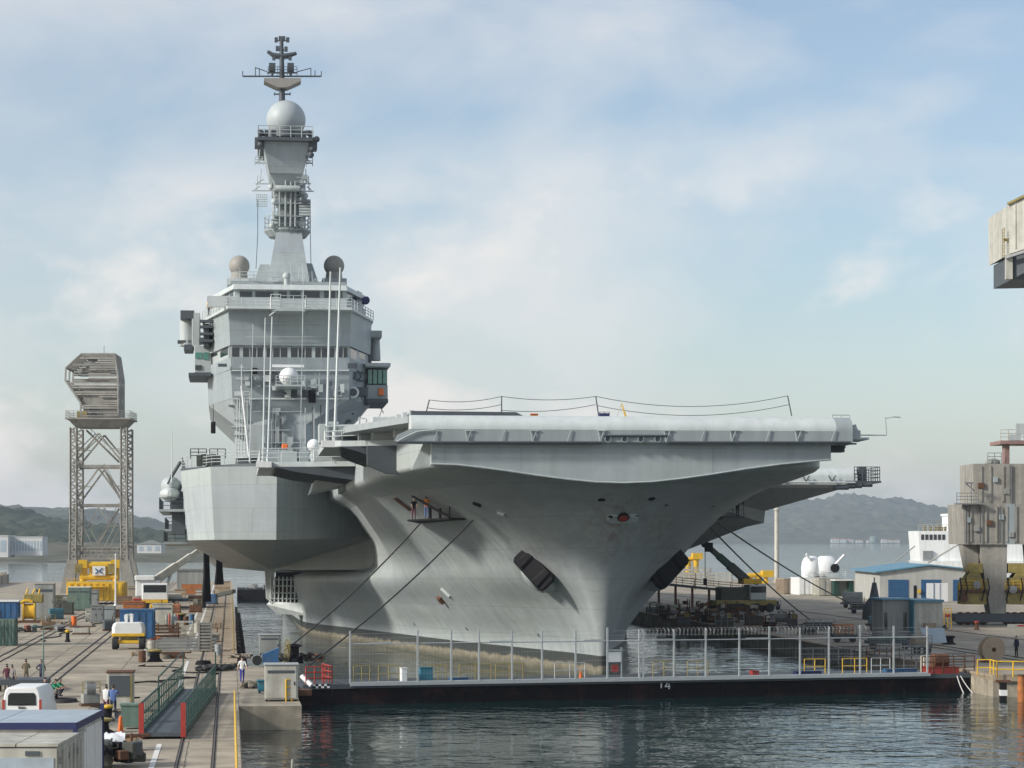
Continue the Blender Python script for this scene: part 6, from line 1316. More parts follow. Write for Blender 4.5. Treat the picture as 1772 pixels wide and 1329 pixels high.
for px in (1005,): 
    t = thing('traffic_cone', 'orange traffic cone on the gate walkway before the stem', 'cone', GM @ Vector((gx(px,QZ,.8),.8,QZ-.02)), 0); MB().lathe([(.16,.04),(.03,.62)], 14).to('cone', 'orange', t); MB().cbox((0,0,.02),(.4,.4,.04)).to('base', 'black', t, smooth=False)
# right-hand gate end: walkway rails, red capstan frame
t = thing('gate_machinery', 'red and dark winch frame with railings at the right end of the gate', 'winch', GM @ Vector((gx(1640),.2,QZ-.05)), gyaw)
MB().box(-1.2,0,0,1.0,1.6,.5).to('base', 'red', t, smooth=False); MB().rail([(-1.9,0,.05),(2.2,0,.05)], 1.2, .9, .05, 3).to('front_railing', 'rust', t); MB().rail([(-1.9,3,.05),(3.0,3,.05)], 1.2, .9, .05, 3).to('back_railing', 'ship_dark', t); MB().lathe([(.35,-.6),(.5,-.55),(.5,.55),(.35,.6)], 16, (-.1,.9,.9), 'x').to('drum', 'rust', t); MB().box(-.9,1.8,0,-.3,2.4,1.2).to('motor', 'cabin_cream', t, smooth=False)
for x0_, e in ((gx(1655),.5),(gx(1661),1.0)):
    p0 = GM @ Vector((x0_,-.1,QZ-.2)); line('hanging_rope', 'pale rope hanging from the gate winch to the water, '+('left strand' if e == .5 else 'right strand'), p0, p0+Vector((e*.9,-.4,-1.3)), .12, .035, 'cloth_white')
# ------------------------------------------------------------------ the right quay and beyond
RZ = DY
def rt(name, label, cat, px, py, rz=None, group=None): return thing(name, label, cat, G(px, py), RZ if rz is None else rz, group)
# --- dark mobile crane
t = rt('mobile_crane', 'dark green mobile crane with boom raised beyond the bow, white and yellow cab', 'mobile crane', 1306, 1060, .25)
k = t.location.y/F
MB().box(-5.2,.3,.9,3.2,3.2,1.6).to('chassis', 'yellow_dirty', t, smooth=False, bevel=.05); MB().box(-.6,.1,1.6,1.7,2.8,3.6).to('cab', 'ship_light', t, smooth=False, bevel=.12); MB().box(-.5,.06,2.6,1.6,.11,3.4).to('windscreen', 'glass_dark', t, smooth=False); MB().box(-1.4,.4,3.7,1.2,2.6,4.4).to('engine_cover', 'yellow', t, smooth=False, bevel=.08); MB().box(-4.4,.6,1.6,-.7,2.9,3.3).to('deck_house', 'olive', t, smooth=False)
for x in (-4.6,-3.2,-1.6,.4,2.2):
    for y in (.3,3.1): wv = MB().lathe([(.35,-.22),(.58,-.22),(.6,0),(.58,.22),(.35,.22)], 18, (x,y,.6), 'y').to('wheel', 'tyre', t); MB().lathe([(.02,-.2),(.35,-.2),(.35,.2),(.02,.2)], 12, (x,y,.6), 'y').to('rim', 'yellow_dirty', wv)
bb = Vector((-.6,1.5,4.2)); bt = Vector(((1229-1306)*k, 1.5, (1060-947)*k))
for t0, t1, w_, m in ((0,.45,1.05,'olive'),(.42,.75,.85,'green_dark'),(.72,.97,.65,'olive')): MB().bar(bb.lerp(bt,t0), bb.lerp(bt,t1), w_, w_).to('boom_section', m, t, smooth=False, bevel=.04)
MB().cbox(bt, (.9,.8,1.2)).lathe([(.1,-.35),(.45,-.35),(.45,.35),(.1,.35)], 14, bt+Vector((-.5,0,.4)), 'y').to('boom_head', 'black', t, smooth=False)
MB().tube(Vector((1.0,1.5,3.6)), bb.lerp(bt,.35)+Vector((.3,0,0)), .2, 10).to('lift_cylinder', 'rust', t)
hk = bt+Vector((-.5,0,0)); MB().tube(hk, hk-Vector((0,0,4.2)), .05).to('cable', 'black', t); MB().cbox(hk-Vector((0,0,4.5)), (.4,.3,.9)).to('hook_block', 'black', t, smooth=False)
# --- concrete portal crane with yellow bogies
t = rt('portal_crane', 'massive weathered grey portal crane with yellow bogies at the right frame edge', 'portal crane', 1712, 1082, 0)
k = t.location.y/F
def cx(px): return (px-1712)*k
def cz(py): return (1082-py)*k
D0 = 9
MB().loft([[(cx(1668),0,cz(942)),(cx(1860),0,cz(942)),(cx(1860),D0,cz(942)),(cx(1668),D0,cz(942))],[(cx(1666),0,cz(872)),(cx(1860),0,cz(872)),(cx(1860),D0,cz(872)),(cx(1666),D0,cz(872))]]).to('lower_girder', 'crane_concrete', t, smooth=False)
MB().box(cx(1686),.8,cz(872)+.01,cx(1860),D0-.8,cz(802)).to('upper_girder', 'crane_concrete', t, smooth=False)
for px in (1700,1716,1738,1752): MB().box(cx(px)-.12,-.12+.8,cz(868),cx(px)+.12,.799,cz(806)).to('stiffener', 'crane_concrete', t, smooth=False)
for px in (1680,1706,1724,1742,1758): MB().box(cx(px)-.1,-.14,cz(938),cx(px)+.1,-.001,cz(876)).to('stiffener', 'crane_concrete', t, smooth=False)
MB().box(cx(1740),-.05,cz(942),cx(1756),-.002,cz(872)).to('access_panel', 'ship_grey', t, smooth=False)
def legx(l0, r0, l1, r1, y0, y1, py0, py1, name='leg', m='crane_concrete'): MB().loft([[(cx(l0),y0,cz(py0)),(cx(r0),y0,cz(py0)),(cx(r0),y1,cz(py0)),(cx(l0),y1,cz(py0))],[(cx(l1),y0,cz(py1)),(cx(r1),y0,cz(py1)),(cx(r1),y1,cz(py1)),(cx(l1),y1,cz(py1))]]).to(name, m, t, smooth=False)
legx(1696,1744,1715,1742,.3,3.2,942.2,1062); legx(1670,1697,1680,1699,1.5,4,942.2,990); legx(1780,1850,1790,1840,.3,3.2,942.2,1062)
for l, r_, z0_, z1_ in ((1678,1702,975,992),(1746,1790,975,992)):
    MB().box(cx(l),.3,cz(z1_),cx(r_),2.6,cz(z0_)).to('bogie_head', 'yellow_dirty', t, smooth=False, bevel=.06)
for l, r_, y0_ in ((1664,1708,.1),(1744,1790,.1)):
    for y_ in (y0_,2.2): MB().prism([(cx(l),cz(1046)),(cx(r_),cz(1046)),(cx(r_),cz(1020)),(cx((l+r_)/2+10),cz(992)),(cx((l+r_)/2-8),cz(992)),(cx(l),cz(1014))], y_, y_+.3, 'xz').to('bogie_plate', 'yellow_dirty', t, smooth=False, bevel=.04)
    for px_ in (l+4, r_-6): MB().box(cx(px_),.4,cz(1040),cx(px_+5),2.2,cz(1000)).to('bogie_strut', 'yellow_dirty', t, smooth=False)
    MB().box(cx(l)-.3,-.2,cz(1026),cx(r_)+.2,.099,cz(1021)).to('bogie_step', 'rust', t, smooth=False); MB().rail([(cx(l)-.3,-.2,cz(1021)),(cx(r_)+.2,-.2,cz(1021))], 1.0, .9, .05).to('bogie_rail', 'yellow', t)
for px in (1664,1677,1690,1703,1745,1758,1771): 
    wv = MB().lathe([(.1,-.25),(.62,-.25),(.72,-.2),(.62,.2),(.1,.25)], 20, (cx(px),.9,.75), 'y').to('wheel', 'rust', t); MB().lathe([(.02,-.3),(.2,-.3)], 10, (cx(px),.9,.75), 'y').to('hub', 'steel', wv)
MB().box(cx(1654),-.1,.35,cx(1790),2.8,1.25).to('wheel_beam', 'ship_dark', t, smooth=False)
for px, py in ((1690,1012),(1752,1020),(1668,1035)): c = (cx(px),-.15,cz(py)); MB().lathe([(.05,-.3),(.45,-.25),(.45,.2)], 16, c, 'y').to('motor', random.choice(['rust','steel','yellow_dirty']), t)
MB().box(cx(1652),-.9,cz(873),cx(1700),.3,cz(870.5)).to('gallery', 'steel', t, smooth=False); MB().rail([(cx(1653),-.85,cz(870.5)),(cx(1690),-.85,cz(870.5))], 1.1, 1, .045).to('railing', 'steel', t)
MB().bar((cx(1668),-.5,cz(835)), (cx(1686),-.2,cz(850)), .1).cbox((cx(1676),-.5,cz(836)), (.9,.4,.2)).bar((cx(1680),-.4,cz(870)), (cx(1680),-.4,cz(836)), .1).to('floodlight', 'steel', t, smooth=False)
MB().rail([(cx(1712),.9,cz(802)),(cx(1736),.9,cz(802))], 1.2, .8, .045).to('railing', 'steel', t); MB().ball((cx(1724),2,cz(800)), .9, 14, 8, .5).to('hatch', 'cabin_grey', t)
MB().box(cx(1732),.2,cz(768),cx(1860),6,cz(762)).to('red_gallery', 'red_platform', t, smooth=False); MB().rail([(cx(1732),.25,cz(762)),(cx(1800),.25,cz(762))], 1.2, .9, .05).to('railing', 'cabin_cream', t)
MB().box(cx(1744),1.5,cz(802),cx(1752),3,cz(768)).to('red_post', 'red_platform', t, smooth=False); MB().cbox((cx(1758),.6,cz(757)), (1.2,.8,.7)).cbox((cx(1766),.5,cz(742)), (.9,.6,1.2)).bar((cx(1764),.5,cz(758)),(cx(1768),.5,cz(734)),.14).to('gallery_gear', 'ship_light', t, smooth=False)
# slewing tower out of frame carrying the cream machinery house seen at top right
MB().box(cx(1800),1,cz(801),cx(1880),8,cz(470)).to('slew_tower', 'crane_concrete', t, smooth=False)
kh = Vector((0,0,0))
a0 = Vector((cx(1735),-3,cz(488))); 
def hz_(px, py): return (cx(px), cz(py))
hs = MB().loft([[ (cx(1737),-3,cz(445)), (cx(1900),-3-6,cz(398)), (cx(1900),5,cz(398)), (cx(1737),8,cz(445)) ], [ (cx(1736),-3,cz(361)), (cx(1900),-9,cz(285)), (cx(1900),5,cz(285)), (cx(1736),8,cz(361)) ]]); hs.to('machinery_house', 'cabin_cream', t, smooth=False)
MB().loft([[ (cx(1742),-2.6,cz(488)), (cx(1900),-2.6,cz(488)), (cx(1900),5,cz(488)), (cx(1742),7,cz(488)) ], [ (cx(1742),-2.6,cz(447)), (cx(1900),-8,cz(402)), (cx(1900),5,cz(402)), (cx(1742),7,cz(447)) ]]).to('house_base', 'ship_dark', t, smooth=False)
MB().box(cx(1731),-3.1,cz(488),cx(1742),-2.4,cz(446)).to('house_column', 'cabin_cream', t, smooth=False)
MB().bar((cx(1729),-3.2,cz(452)), (cx(1900),-9.2,cz(402)), .35, .3).to('house_beam', 'steel', t, smooth=False); MB().bar((cx(1733),-3.1,cz(360)), (cx(1900),-9.1,cz(284)), .25, .25).to('roof_edge', 'yellow_dirty', t, smooth=False)
for i in range(9): f_ = (i+.5)/9; px = 1737+f_*163; MB().bar((cx(px),-3-6*f_-.06,cz(440-f_*46)), (cx(px),-3-6*f_-.06,cz(364-f_*74)), .12, .1).to('cladding_rib', 'cabin_cream', t, smooth=False)
b = MB(); b.bar((cx(1728),-3,cz(400)), (cx(1728),-3,cz(450)), .06); b.bar((cx(1728),-2,cz(400)), (cx(1728),-2,cz(450)), .06)
for i in range(9): b.bar((cx(1728),-3,cz(402+i*5.6)), (cx(1728),-2,cz(402+i*5.6)), .06)
b.bar((cx(1728),-2.5,cz(420)), (cx(1737),-2.5,cz(420)), .3); b.to('ladder', 'yellow_dirty', t, smooth=False)
# --- blue-roofed workshop
t = rt('workshop', 'long grey workshop with blue gable roof and dark blue doors', 'building', 1523, 1040, .0)
k = t.location.y/F
wl, wr, wd_ = (1523-1523)*k, (1720-1523)*k, 26
he, hr_ = (1040-990)*k, (1040-980)*k; xm_ = (1608-1523)*k
MB().prism([(0,0),(wr,0),(wr,he),(xm_,hr_),(0,he)], 0, wd_, 'xz').to('wall', 'building_grey', t, smooth=False)
MB().loft([[(-.8,-.5,he-.1),(-.8,wd_+.5,he-.1),(-.8,wd_+.5,he+.1),(-.8,-.5,he+.1)],[(xm_,-.5,hr_+.12),(xm_,wd_+.5,hr_+.12),(xm_,wd_+.5,hr_+.34),(xm_,-.5,hr_+.34)]]).to('roof', 'blue_roof', t, smooth=False)
MB().loft([[(xm_+.01,-.5,hr_+.12),(xm_+.01,wd_+.5,hr_+.12),(xm_+.01,wd_+.5,hr_+.34),(xm_+.01,-.5,hr_+.34)],[(wr+.8,-.5,he-.1),(wr+.8,wd_+.5,he-.1),(wr+.8,wd_+.5,he+.1),(wr+.8,-.5,he+.1)]]).to('roof', 'blue_roof', t, smooth=False)
for px0, px1, py in ((1537,1572,1003),(1594,1628,1003),(1649,1675,1003)):
    d_ = MB().box((px0-1523)*k,-.08,0,(px1-1523)*k,-.004,(1040-py)*k).to('door', 'blue_door', t, smooth=False)
    for i in range(6): MB().box((px0-1523)*k+.1,-.12,.2+i*(1040-py)*k/6.2,(px1-1523)*k-.1,-.081,.2+i*(1040-py)*k/6.2+.06).to('door_slat', 'blue_door', d_, smooth=False)
MB().box((1581-1523)*k,-.06,0,(1586-1523)*k,-.004,2.4).to('side_door', 'black', t, smooth=False)
b = MB().cbox(((1590-1523)*k,-.3,1.5), (.5,.3,.5)); b.to('wall_lamp', 'yellow', t, smooth=False)
# left end wall continuing back is part of the prism; white panels stacked against the door
t2 = rt('sheet_stack', 'stack of white panels leaning by the second workshop door', 'panels', 1620, 1042)
for i, (x0_, x1_) in enumerate(((-1.6,-.5),(-.3,.5),(.6,1.8))): MB().box(x0_,-.3+i*.1,.1,x1_,-.22+i*.1,2.9).to('panel', 'white_clean', t2, smooth=False)
# --- blue-topped cabin near the gate
t = rt('gate_cabin', 'pale grey cabin with blue roof rim behind the right end of the gate', 'cabin', 1582, 1108, .10)
k = t.location.y/F
MB().box(-49*k,1.4,.1,0,5.5,69*k).to('side_room', 'cabin_grey', t, smooth=False); MB().box(0,0,.1,50*k,5.5,66*k).to('wall', 'cabin_cream', t, smooth=False)
MB().box(-52*k,1.2,69*k,0,5.7,72*k).box(.001,-.2,66*k,52*k,5.7,70*k).to('roof', 'blue_roof', t, smooth=False)
for x0_, x1_ in ((-46*k,-41*k),(-12*k,-7*k)): MB().box(x0_,1.33,1.0,x1_,1.395,2.6).to('window', 'glass_dark', t, smooth=False)
MB().box(-33*k,1.34,.1,-20*k,1.396,2.3).to('door', 'cabin_grey', t, smooth=False); MB().box(-.12,-.04,.1,.0,1.39,66*k).to('corner_trim', 'teal', t, smooth=False)
MB().box(17*k,-.5,.1,36*k,-.05,30*k).to('locker', 'concrete_tan', t, smooth=False)
# --- containers, tan and white, with the twin gun mounts on top
def cont(label, px, py, w, d, h, m, rz=None):
    t = rt('storage_container', label, 'container', px, py, rz); box_rib(MB(), -w/2,0,.05,w/2,d,h,.4,.05).to('body', m, t, smooth=False)
    for i in range(2): dr = MB().box(-w/2+.1+i*w/2,-.09,.15,i*w/2-.05 if i else -.05,-.052,h-.1).to('door', m, t, smooth=False); MB().bar((-w/4+i*w/2,-.13,.2),(-w/4+i*w/2,-.13,h-.2),.05).to('lock_bar', 'steel', dr, smooth=False)
    MB().box(-w/2-.05,-.05,h,w/2+.05,d+.05,h+.1).to('roof', m, t, smooth=False); return t
cont('tan storage container left of the white ones on the sunny quay', 1369, 1028, 2.6, 6, 2.6, 'concrete_tan')
cont('white storage container under the twin barrelled turret', 1400, 1030, 3.4, 6, 2.9, 'white_clean')
cont('pale storage container under the right half of the turret', 1438, 1031, 4.2, 6, 2.9, 'cabin_cream')
t = rt('open_shelter', 'open pale shelter with dark green posts right of the containers', 'shelter', 1462, 1032)
MB().box(-1.7,0,2.6,1.7,3,2.8).to('roof', 'white', t, smooth=False); MB().box(-1.5,1.5,0,-.6,2.9,2.6).to('post', 'green_dark', t, smooth=False); MB().box(.9,.2,0,1.6,2.9,2.6).to('post', 'green_dark', t, smooth=False); MB().box(-.6,2,0,.9,2.9,2.6).to('back_wall', 'cabin_grey', t, smooth=False)
p = G(1430, 1030)+Vector((0,2,3.01)); k = p.y/F
t = thing('gun_turret', 'white rounded twin turret with two raised barrels on the containers', 'turret', p, 0)
for x0_, w_ in ((-21,17),(4,22)):
    b = MB(); b.loft([[(x0_*k+math.cos(R(a_))*w_*k*s_, 2+math.sin(R(a_))*1.6*s_, z*k) for a_ in range(0,360,20)] for z, s_ in ((0,1),(16,1.02),(26,.95),(33,.75),(37,.4))]); b.to('housing', 'white_clean', t, smooth=2)
MB().tube((-24*k,.6,30*k),(-32*k,.2,40*k),.22,10).to('barrel', 'white_clean', t); MB().tube((19*k,.6,22*k),(34*k,.2,39*k),.22,10).to('barrel', 'white_clean', t)
MB().lathe([(.1,-.3),(.75,-.3),(.75,.3),(.1,.3)], 18, (18*k,.2,16*k), 'y').to('mantlet', 'black', t); MB().cbox((14*k,.3,4*k), (2.0,1,.7)).to('pivot', 'ship_light', t, smooth=False); MB().rail([(-34*k,.2,0),(36*k,.2,0)], 1.0, 1.3, .05).to('railing', 'white', t)
# --- tall pale column
t = rt('light_column', 'tall plain pale column standing on the sunny right quay', 'column', 1344, 1008)
k = t.location.y/F; MB().path([(0,0,0),(0,0,124*k)], [.52,.5], 16).to('shaft', 'cabin_cream', t); MB().lathe([(.8,0),(.8,.3),(.55,.5)], 16).to('base', 'concrete', t); MB().lathe([(.6,0),(.7,.3),(.3,.7)], 16, (0,0,124*k)).to('cap', 'cabin_cream', t)
# --- yellow machines on the far quay
for px, py, h, lab in ((1190,1004,44,'tall yellow machine with pipes behind the port anchor'),(1312,1012,20,'low yellow machine with two lobes left of the pale column')):
    t = rt('yellow_plant', lab, 'machine', px, py); k = t.location.y/F
    MB().box(-16*k,0,.2,18*k,4,h*k*.3).to('base', 'yellow', t, smooth=False, bevel=.05)
    for x in (-12,2,16): MB().tube((x*k,1,h*k*.3),(x*k,1,h*k*(1 if x == 16 else .8)),.7 if h > 30 else .4,12).to('pipe', 'yellow', t)
    MB().tube((-16*k,1,h*k*.8),(22*k,1,h*k*.85),.5,12).cbox((18*k,1,h*k*.95),(2.4,2,1.4)).to('header', 'yellow', t, smooth=False)
    if h > 30: MB().rail([(-30*k,-1,0),(30*k,-1,0)], 3.0, 2.5, .12, 5).to('fence_panel', 'cabin_cream', t)
# --- ship yard wall, racks and gear in the shadow of the ship along the right dock edge
t = rt('dock_gangway', 'long dark gangway sloping along the dock edge under the port bow', 'gangway', 1140, 1052); k = t.location.y/F
q1 = G(1285,1052)-G(1140,1052)
m3 = Matrix.Rotation(-RZ,3,'Z'); e = m3 @ q1
MB().bar((0,0,3.4), e+Vector((0,0,2.2)), 1.2, .35).to('deck', 'ship_dark', t, smooth=False)
for i in range(6): c = e*(i/5); MB().bar(c, c+Vector((0,0,3.4-1.2*i/5)), .3).to('trestle', 'rust', t, smooth=False)
MB().rail([Vector((0,0,3.5)), e+Vector((0,0,2.35))], 1.0, 1.8, .05).to('railing', 'ship_dark', t)
labs = ['leftmost in the row','second in the row','third in the row','fourth in the row','fifth in the row','sixth in the row','seventh in the row','eighth in the row','ninth in the row','rightmost in the row']
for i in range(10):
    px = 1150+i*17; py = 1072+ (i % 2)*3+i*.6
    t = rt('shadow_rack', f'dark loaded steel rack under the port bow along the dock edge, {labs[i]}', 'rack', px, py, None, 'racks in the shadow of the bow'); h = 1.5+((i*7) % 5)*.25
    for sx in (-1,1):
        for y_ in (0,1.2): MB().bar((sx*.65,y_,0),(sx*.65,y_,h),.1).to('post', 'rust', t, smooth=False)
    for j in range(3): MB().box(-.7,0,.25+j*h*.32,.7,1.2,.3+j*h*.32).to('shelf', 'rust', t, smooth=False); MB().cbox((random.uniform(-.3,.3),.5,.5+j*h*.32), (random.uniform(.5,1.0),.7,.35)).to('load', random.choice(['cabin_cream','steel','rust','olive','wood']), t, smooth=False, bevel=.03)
# tall slatted frames behind them
for i, (px, py, w_, h_, lab) in enumerate(((1160,1010,6,3.4,'pale slatted hoarding left of the hanging hook'),(1200,1014,7,3.6,'pale slatted hoarding behind the crane hook'),(1235,1020,7,3.2,'pale slatted hoarding left of the crane boom foot'))):
    t = rt('slatted_hoarding', lab, 'hoarding', px, py, None, 'hoardings behind the crane')
    for x in (-w_/2,0,w_/2): MB().bar((x,0,0),(x,0,h_),.18).to('post', 'rust', t, smooth=False)
    for j in range(5): MB().box(-w_/2,-.1,.3+j*h_/5.2,w_/2,-.02,.75+j*h_/5.2).to('board', 'cabin_cream', t, smooth=False)
# trucks and gear on the mid quay
def cart(label, px, py, w, h, m, name='equipment_cart'):
    t = rt(name, label, 'cart', px, py); MB().box(-w/2,0,.5,w/2,1.8,.75).to('bed', 'ship_dark', t, smooth=False); MB().box(-w/2+.2,.2,.75,w/2-.2,1.5,h).to('load', m, t, smooth=False, bevel=.05); MB().rail([(-w/2,0,.75),(w/2,0,.75)], .8, .8, .035).to('rail', 'steel', t)
    for x in (-w/2+.35,w/2-.35): MB().lathe([(.1,-.12),(.32,-.12),(.32,.12),(.1,.12)], 14, (x,.2,.32), 'y').to('wheel', 'tyre', t)
cart('grey equipment cart in front of the open shelter', 1478, 1052, 3.0, 2.2, 'steel'); cart('long dark cart with red base before the workshop', 1500, 1062, 4.0, 1.3, 'olive'); cart('dark carrier with tow bar beside the mobile crane', 1336, 1056, 2.4, 1.2, 'black')
cart('low cart with pale load behind the fence right of the crane', 1355, 1082, 2.6, 1.3, 'cabin_grey'); cart('orange topped cart behind the fence near the blue cabin', 1463, 1112, 2.2, 1.7, 'rust_orange'); cart('grey pump cart behind the fence right half', 1420, 1098, 3.0, 1.2, 'ship_dark'); cart('teal covered cart beside the blue roofed cabin', 1525, 1092, 2.4, 1.5, 'teal')
cart('long boat shaped pale cart behind the fence below the cabin', 1540, 1124, 3.6, 1.1, 'green_pale'); cart('tan machine cart at the right end of the fence', 1597, 1132, 1.6, 1.6, 'concrete_tan')
t = rt('covered_stack', 'tall dark conical covered stack left of the blue roofed cabin', 'stack', 1517, 1072); MB().loft([[(math.cos(R(a_))*r_,1+math.sin(R(a_))*r_,z) for a_ in range(0,360,30)] for r_, z in ((1.5,0),(1.4,1.6),(.6,2.6),(.25,4.4))]).to('cover', 'ship_dark', t); MB().bar((0,1,4.2),(0,1,5.0),.12).to('tip', 'ship_dark', t, smooth=False)
t = rt('tilted_panel', 'pale blue grey tilted panel behind the right end of the fence', 'panel', 1620, 1118, .1); MB().loft([[(-1.0,0,.3),(1.0,0,.3),(1.0,.1,.3),(-1.0,.1,.3)],[(-1.3,.6,1.6),(.9,.6,1.6),(.9,.7,1.6),(-1.3,.7,1.6)]]).to('panel', 'cabin_roof', t, smooth=False); MB().bar((-.8,.6,0),(-.8,.6,1.4),.08).bar((.7,.6,0),(.7,.6,1.4),.08).to('stand', 'steel', t, smooth=False)
# railings in the dock-edge clutter behind the fence
for i, (px, py, w_) in enumerate(((1440,1150,5),(1500,1146,4),(1565,1144,4))):
    t = rt('dock_railing', ['dark tube railing behind the fence, left of three','dark tube railing behind the fence, middle of three','dark tube railing behind the fence, right of three'][i], 'railing', px, py); MB().rail([(-w_/2,0,0),(w_/2,0,0)], 1.2, 1.1, .04).to('rails', ['steel','rust','steel'][i], t); MB().rail([(-w_/2,1.4,0),(w_/2,1.4,0)], 1.2, 1.1, .04).to('back_rails', 'ship_dark', t)
# --- cable reel, yellow guard rail, ladder on the pier head
t = rt('cable_reel', 'large round brown cable reel on the right quay corner', 'reel', 1716, 1146, .3)
MB().lathe([(.1,-.35),(1.0,-.35),(1.0,-.28),(.5,-.26),(.5,.26),(1.0,.28),(1.0,.35),(.1,.35)], 30, (0,0,1.0), 'y').to('drum', 'concrete_tan', t); MB().lathe([(.05,-.38),(.18,-.38)], 12, (0,0,1.0), 'y').to('hub', 'rust', t)
MB().box(-.8,-.45,0,.8,.45,.1).to('cradle', 'rust', t, smooth=False)
t = rt('guard_rail', 'bright yellow guard rail on the right pier head', 'railing', 1748, 1172, -.04); MB().rail([(-1.0,2.2,0),(-.9,0,0),(3.5,-.4,0)], 1.1, 1.1, .055, 2).to('rails', 'yellow', t); MB().rail([(-1.9,2.2,0),(-1.0,2.2,0)], 1.1, .9, .05, 2).to('return_rails', 'yellow', t)
t = thing('rubber_fender', 'black and white ladder fender on the right pier head wall', 'fender', W(1736,1196,157.6), -.02); MB().box(-.2,-.25,-.9,.2,.3,.6).to('post', 'black', t, smooth=False); MB().box(-.24,-.28,-.3,.24,.28,.1).to('band', 'white', t, smooth=False); MB().box(-.5,-.1,.6,.5,.4,.75).to('bracket', 'rust', t, smooth=False)
t = thing('rubber_fender', 'rusty round pipe at the right frame edge of the pier head', 'pipe', W(1768,1180,156.8), 0); MB().tube((0,0,-1.4),(0,0,.5),.28,14).to('pipe', 'rust_orange', t); MB().lathe([(.34,0),(.34,.1)], 14, (0,0,.4)).to('flange', 'rust', t)
t = rt('crowd_barrier', 'pale barrier with red stripe at the right frame edge', 'barrier', 1764, 1100); MB().box(-1.2,0,.85,1.6,.08,1.15).to('board', 'cabin_cream', t, smooth=False); MB().box(-.2,-.02,.92,.5,-.001,1.08).to('stripe', 'red', t, smooth=False); MB().bar((-1,0,0),(-.7,0,.9),.06).bar((-.4,0,0),(-.7,0,.9),.06).bar((1,0,0),(1.2,0,.9),.06).bar((1.5,0,0),(1.2,0,.9),.06).to('trestle', 'steel_light', t, smooth=False)
t = rt('post_stand', 'yellow and red striped stand beside the dark clothed man', 'stand', 1640, 1088); MB().rail([(-.4,0,0),(.4,0,0)], 2.2, .4, .05, 4).to('frame', 'yellow', t); MB().cbox((0,0,1.4), (.5,.2,.3)).to('plate', 'red', t, smooth=False)
# --- white ship beyond the workshop
t = thing('white_ship', 'white ship with square bridge windows moored beyond the workshop', 'ship', W(1630,975,560)*1.0, 0); t.location.z = 0; k = 560/F
def sx_(px): return (px-1630)*k
def sz_(py): return CH+(HY-py)*k
MB().loft([[(sx_(1583),-9,-1),(sx_(1900),-9,-1),(sx_(1900),9,-1),(sx_(1600),9,-1)],[(sx_(1583),-9,sz_(970)),(sx_(1900),-9,sz_(970)),(sx_(1900),9,sz_(970)),(sx_(1583),9,sz_(970))]]).to('hull', 'ship_white', t, smooth=False)
MB().loft([[(sx_(1584),-7,sz_(970)),(sx_(1900),-7,sz_(970)),(sx_(1900),7,sz_(970)),(sx_(1584),7,sz_(970))],[(sx_(1580),-7,sz_(919)),(sx_(1900),-7,sz_(919)),(sx_(1900),7,sz_(919)),(sx_(1580),7,sz_(919))]]).to('superstructure', 'ship_white', t, smooth=False)
MB().box(sx_(1638),-5,sz_(919),sx_(1900),6,sz_(893)).to('upper_house', 'ship_white', t, smooth=False); MB().box(sx_(1636),-5.4,sz_(893),sx_(1900),6.4,sz_(889)).to('upper_roof', 'ship_white', t, smooth=False)
for i in range(6): MB().box(sx_(1585+i*7.2),-7.1,sz_(934),sx_(1590+i*7.2),-7.002,sz_(925)).to('window', 'glass_dark', t, smooth=False)
for x0_, x1_ in ((1644,1656),(1659,1668)): MB().box(sx_(x0_),-5.1,sz_(915),sx_(x1_),-5.002,sz_(897)).to('opening', 'blue_roof', t, smooth=False)
MB().rail([(sx_(1581),-6.8,sz_(919)),(sx_(1637),-6.8,sz_(919))], 1.5, 1.2, .07, 3).to('railing', 'cabin_cream', t)
for px, h in ((1592,8),(1603,9),(1612,12),(1617,18),(1622,10),(1628,8)): MB().cbox((sx_(px),-6,sz_(919)+.5), (.6,.6,1)).tube((sx_(px),-6,sz_(919)),(sx_(px),-6,sz_(919-h)),.07).to('deck_gear', 'yellow_dirty', t)
MB().rail([(sx_(1636),-5.2,sz_(889)),(sx_(1680),-5.2,sz_(889))], 1.3, 1.2, .07, 3).to('railing', 'ship_light', t)
MB().box(sx_(1588),-7.6,sz_(976),sx_(1605),-7.01,sz_(953)).to('side_locker', 'steel', t, smooth=False)
line('stay_wire', 'pale stay line rising from the workshop roof to the white ship bow', W(1583,945,545), W(1545,976,470), 0, .14, 'cabin_cream'); line('stay_wire', 'pale gangway handline sloping across the white ship side', W(1606,974,540), W(1668,936,545), 0, .2, 'cabin_cream')
# --- port mooring lines
p_ = hw_(1188,905)
line('mooring_line', 'lower port mooring line running down to the right quay', SM @ S(1215,898,22), G(1402,1082)+Vector((0,0,.6)), .4, .07)
line('mooring_line', 'upper port mooring line running to the carts by the workshop', SM @ S(1226,893,22), G(1480,1058)+Vector((0,0,.8)), .5, .07)
# small dark platform on port bow with a lookout: built on the ship
pb = S(1270,894,20)
MB().box(pb.x-1.2,19,pb.z-.12,pb.x+.6,20.6,pb.z).to('port_platform', 'ship_dark', ship, smooth=False); MB().rail([(pb.x-1.2,19.1,pb.z),(pb.x+.6,19.1,pb.z)], 1.0, .9, .03, 2).to('railing', 'ship_dark', ship); MB().bar((pb.x-1.0,19.8,pb.z-.1),(pb.x-3.6,24,pb.z-.4),.25).to('platform_arm', 'ship_dark', ship, smooth=False)
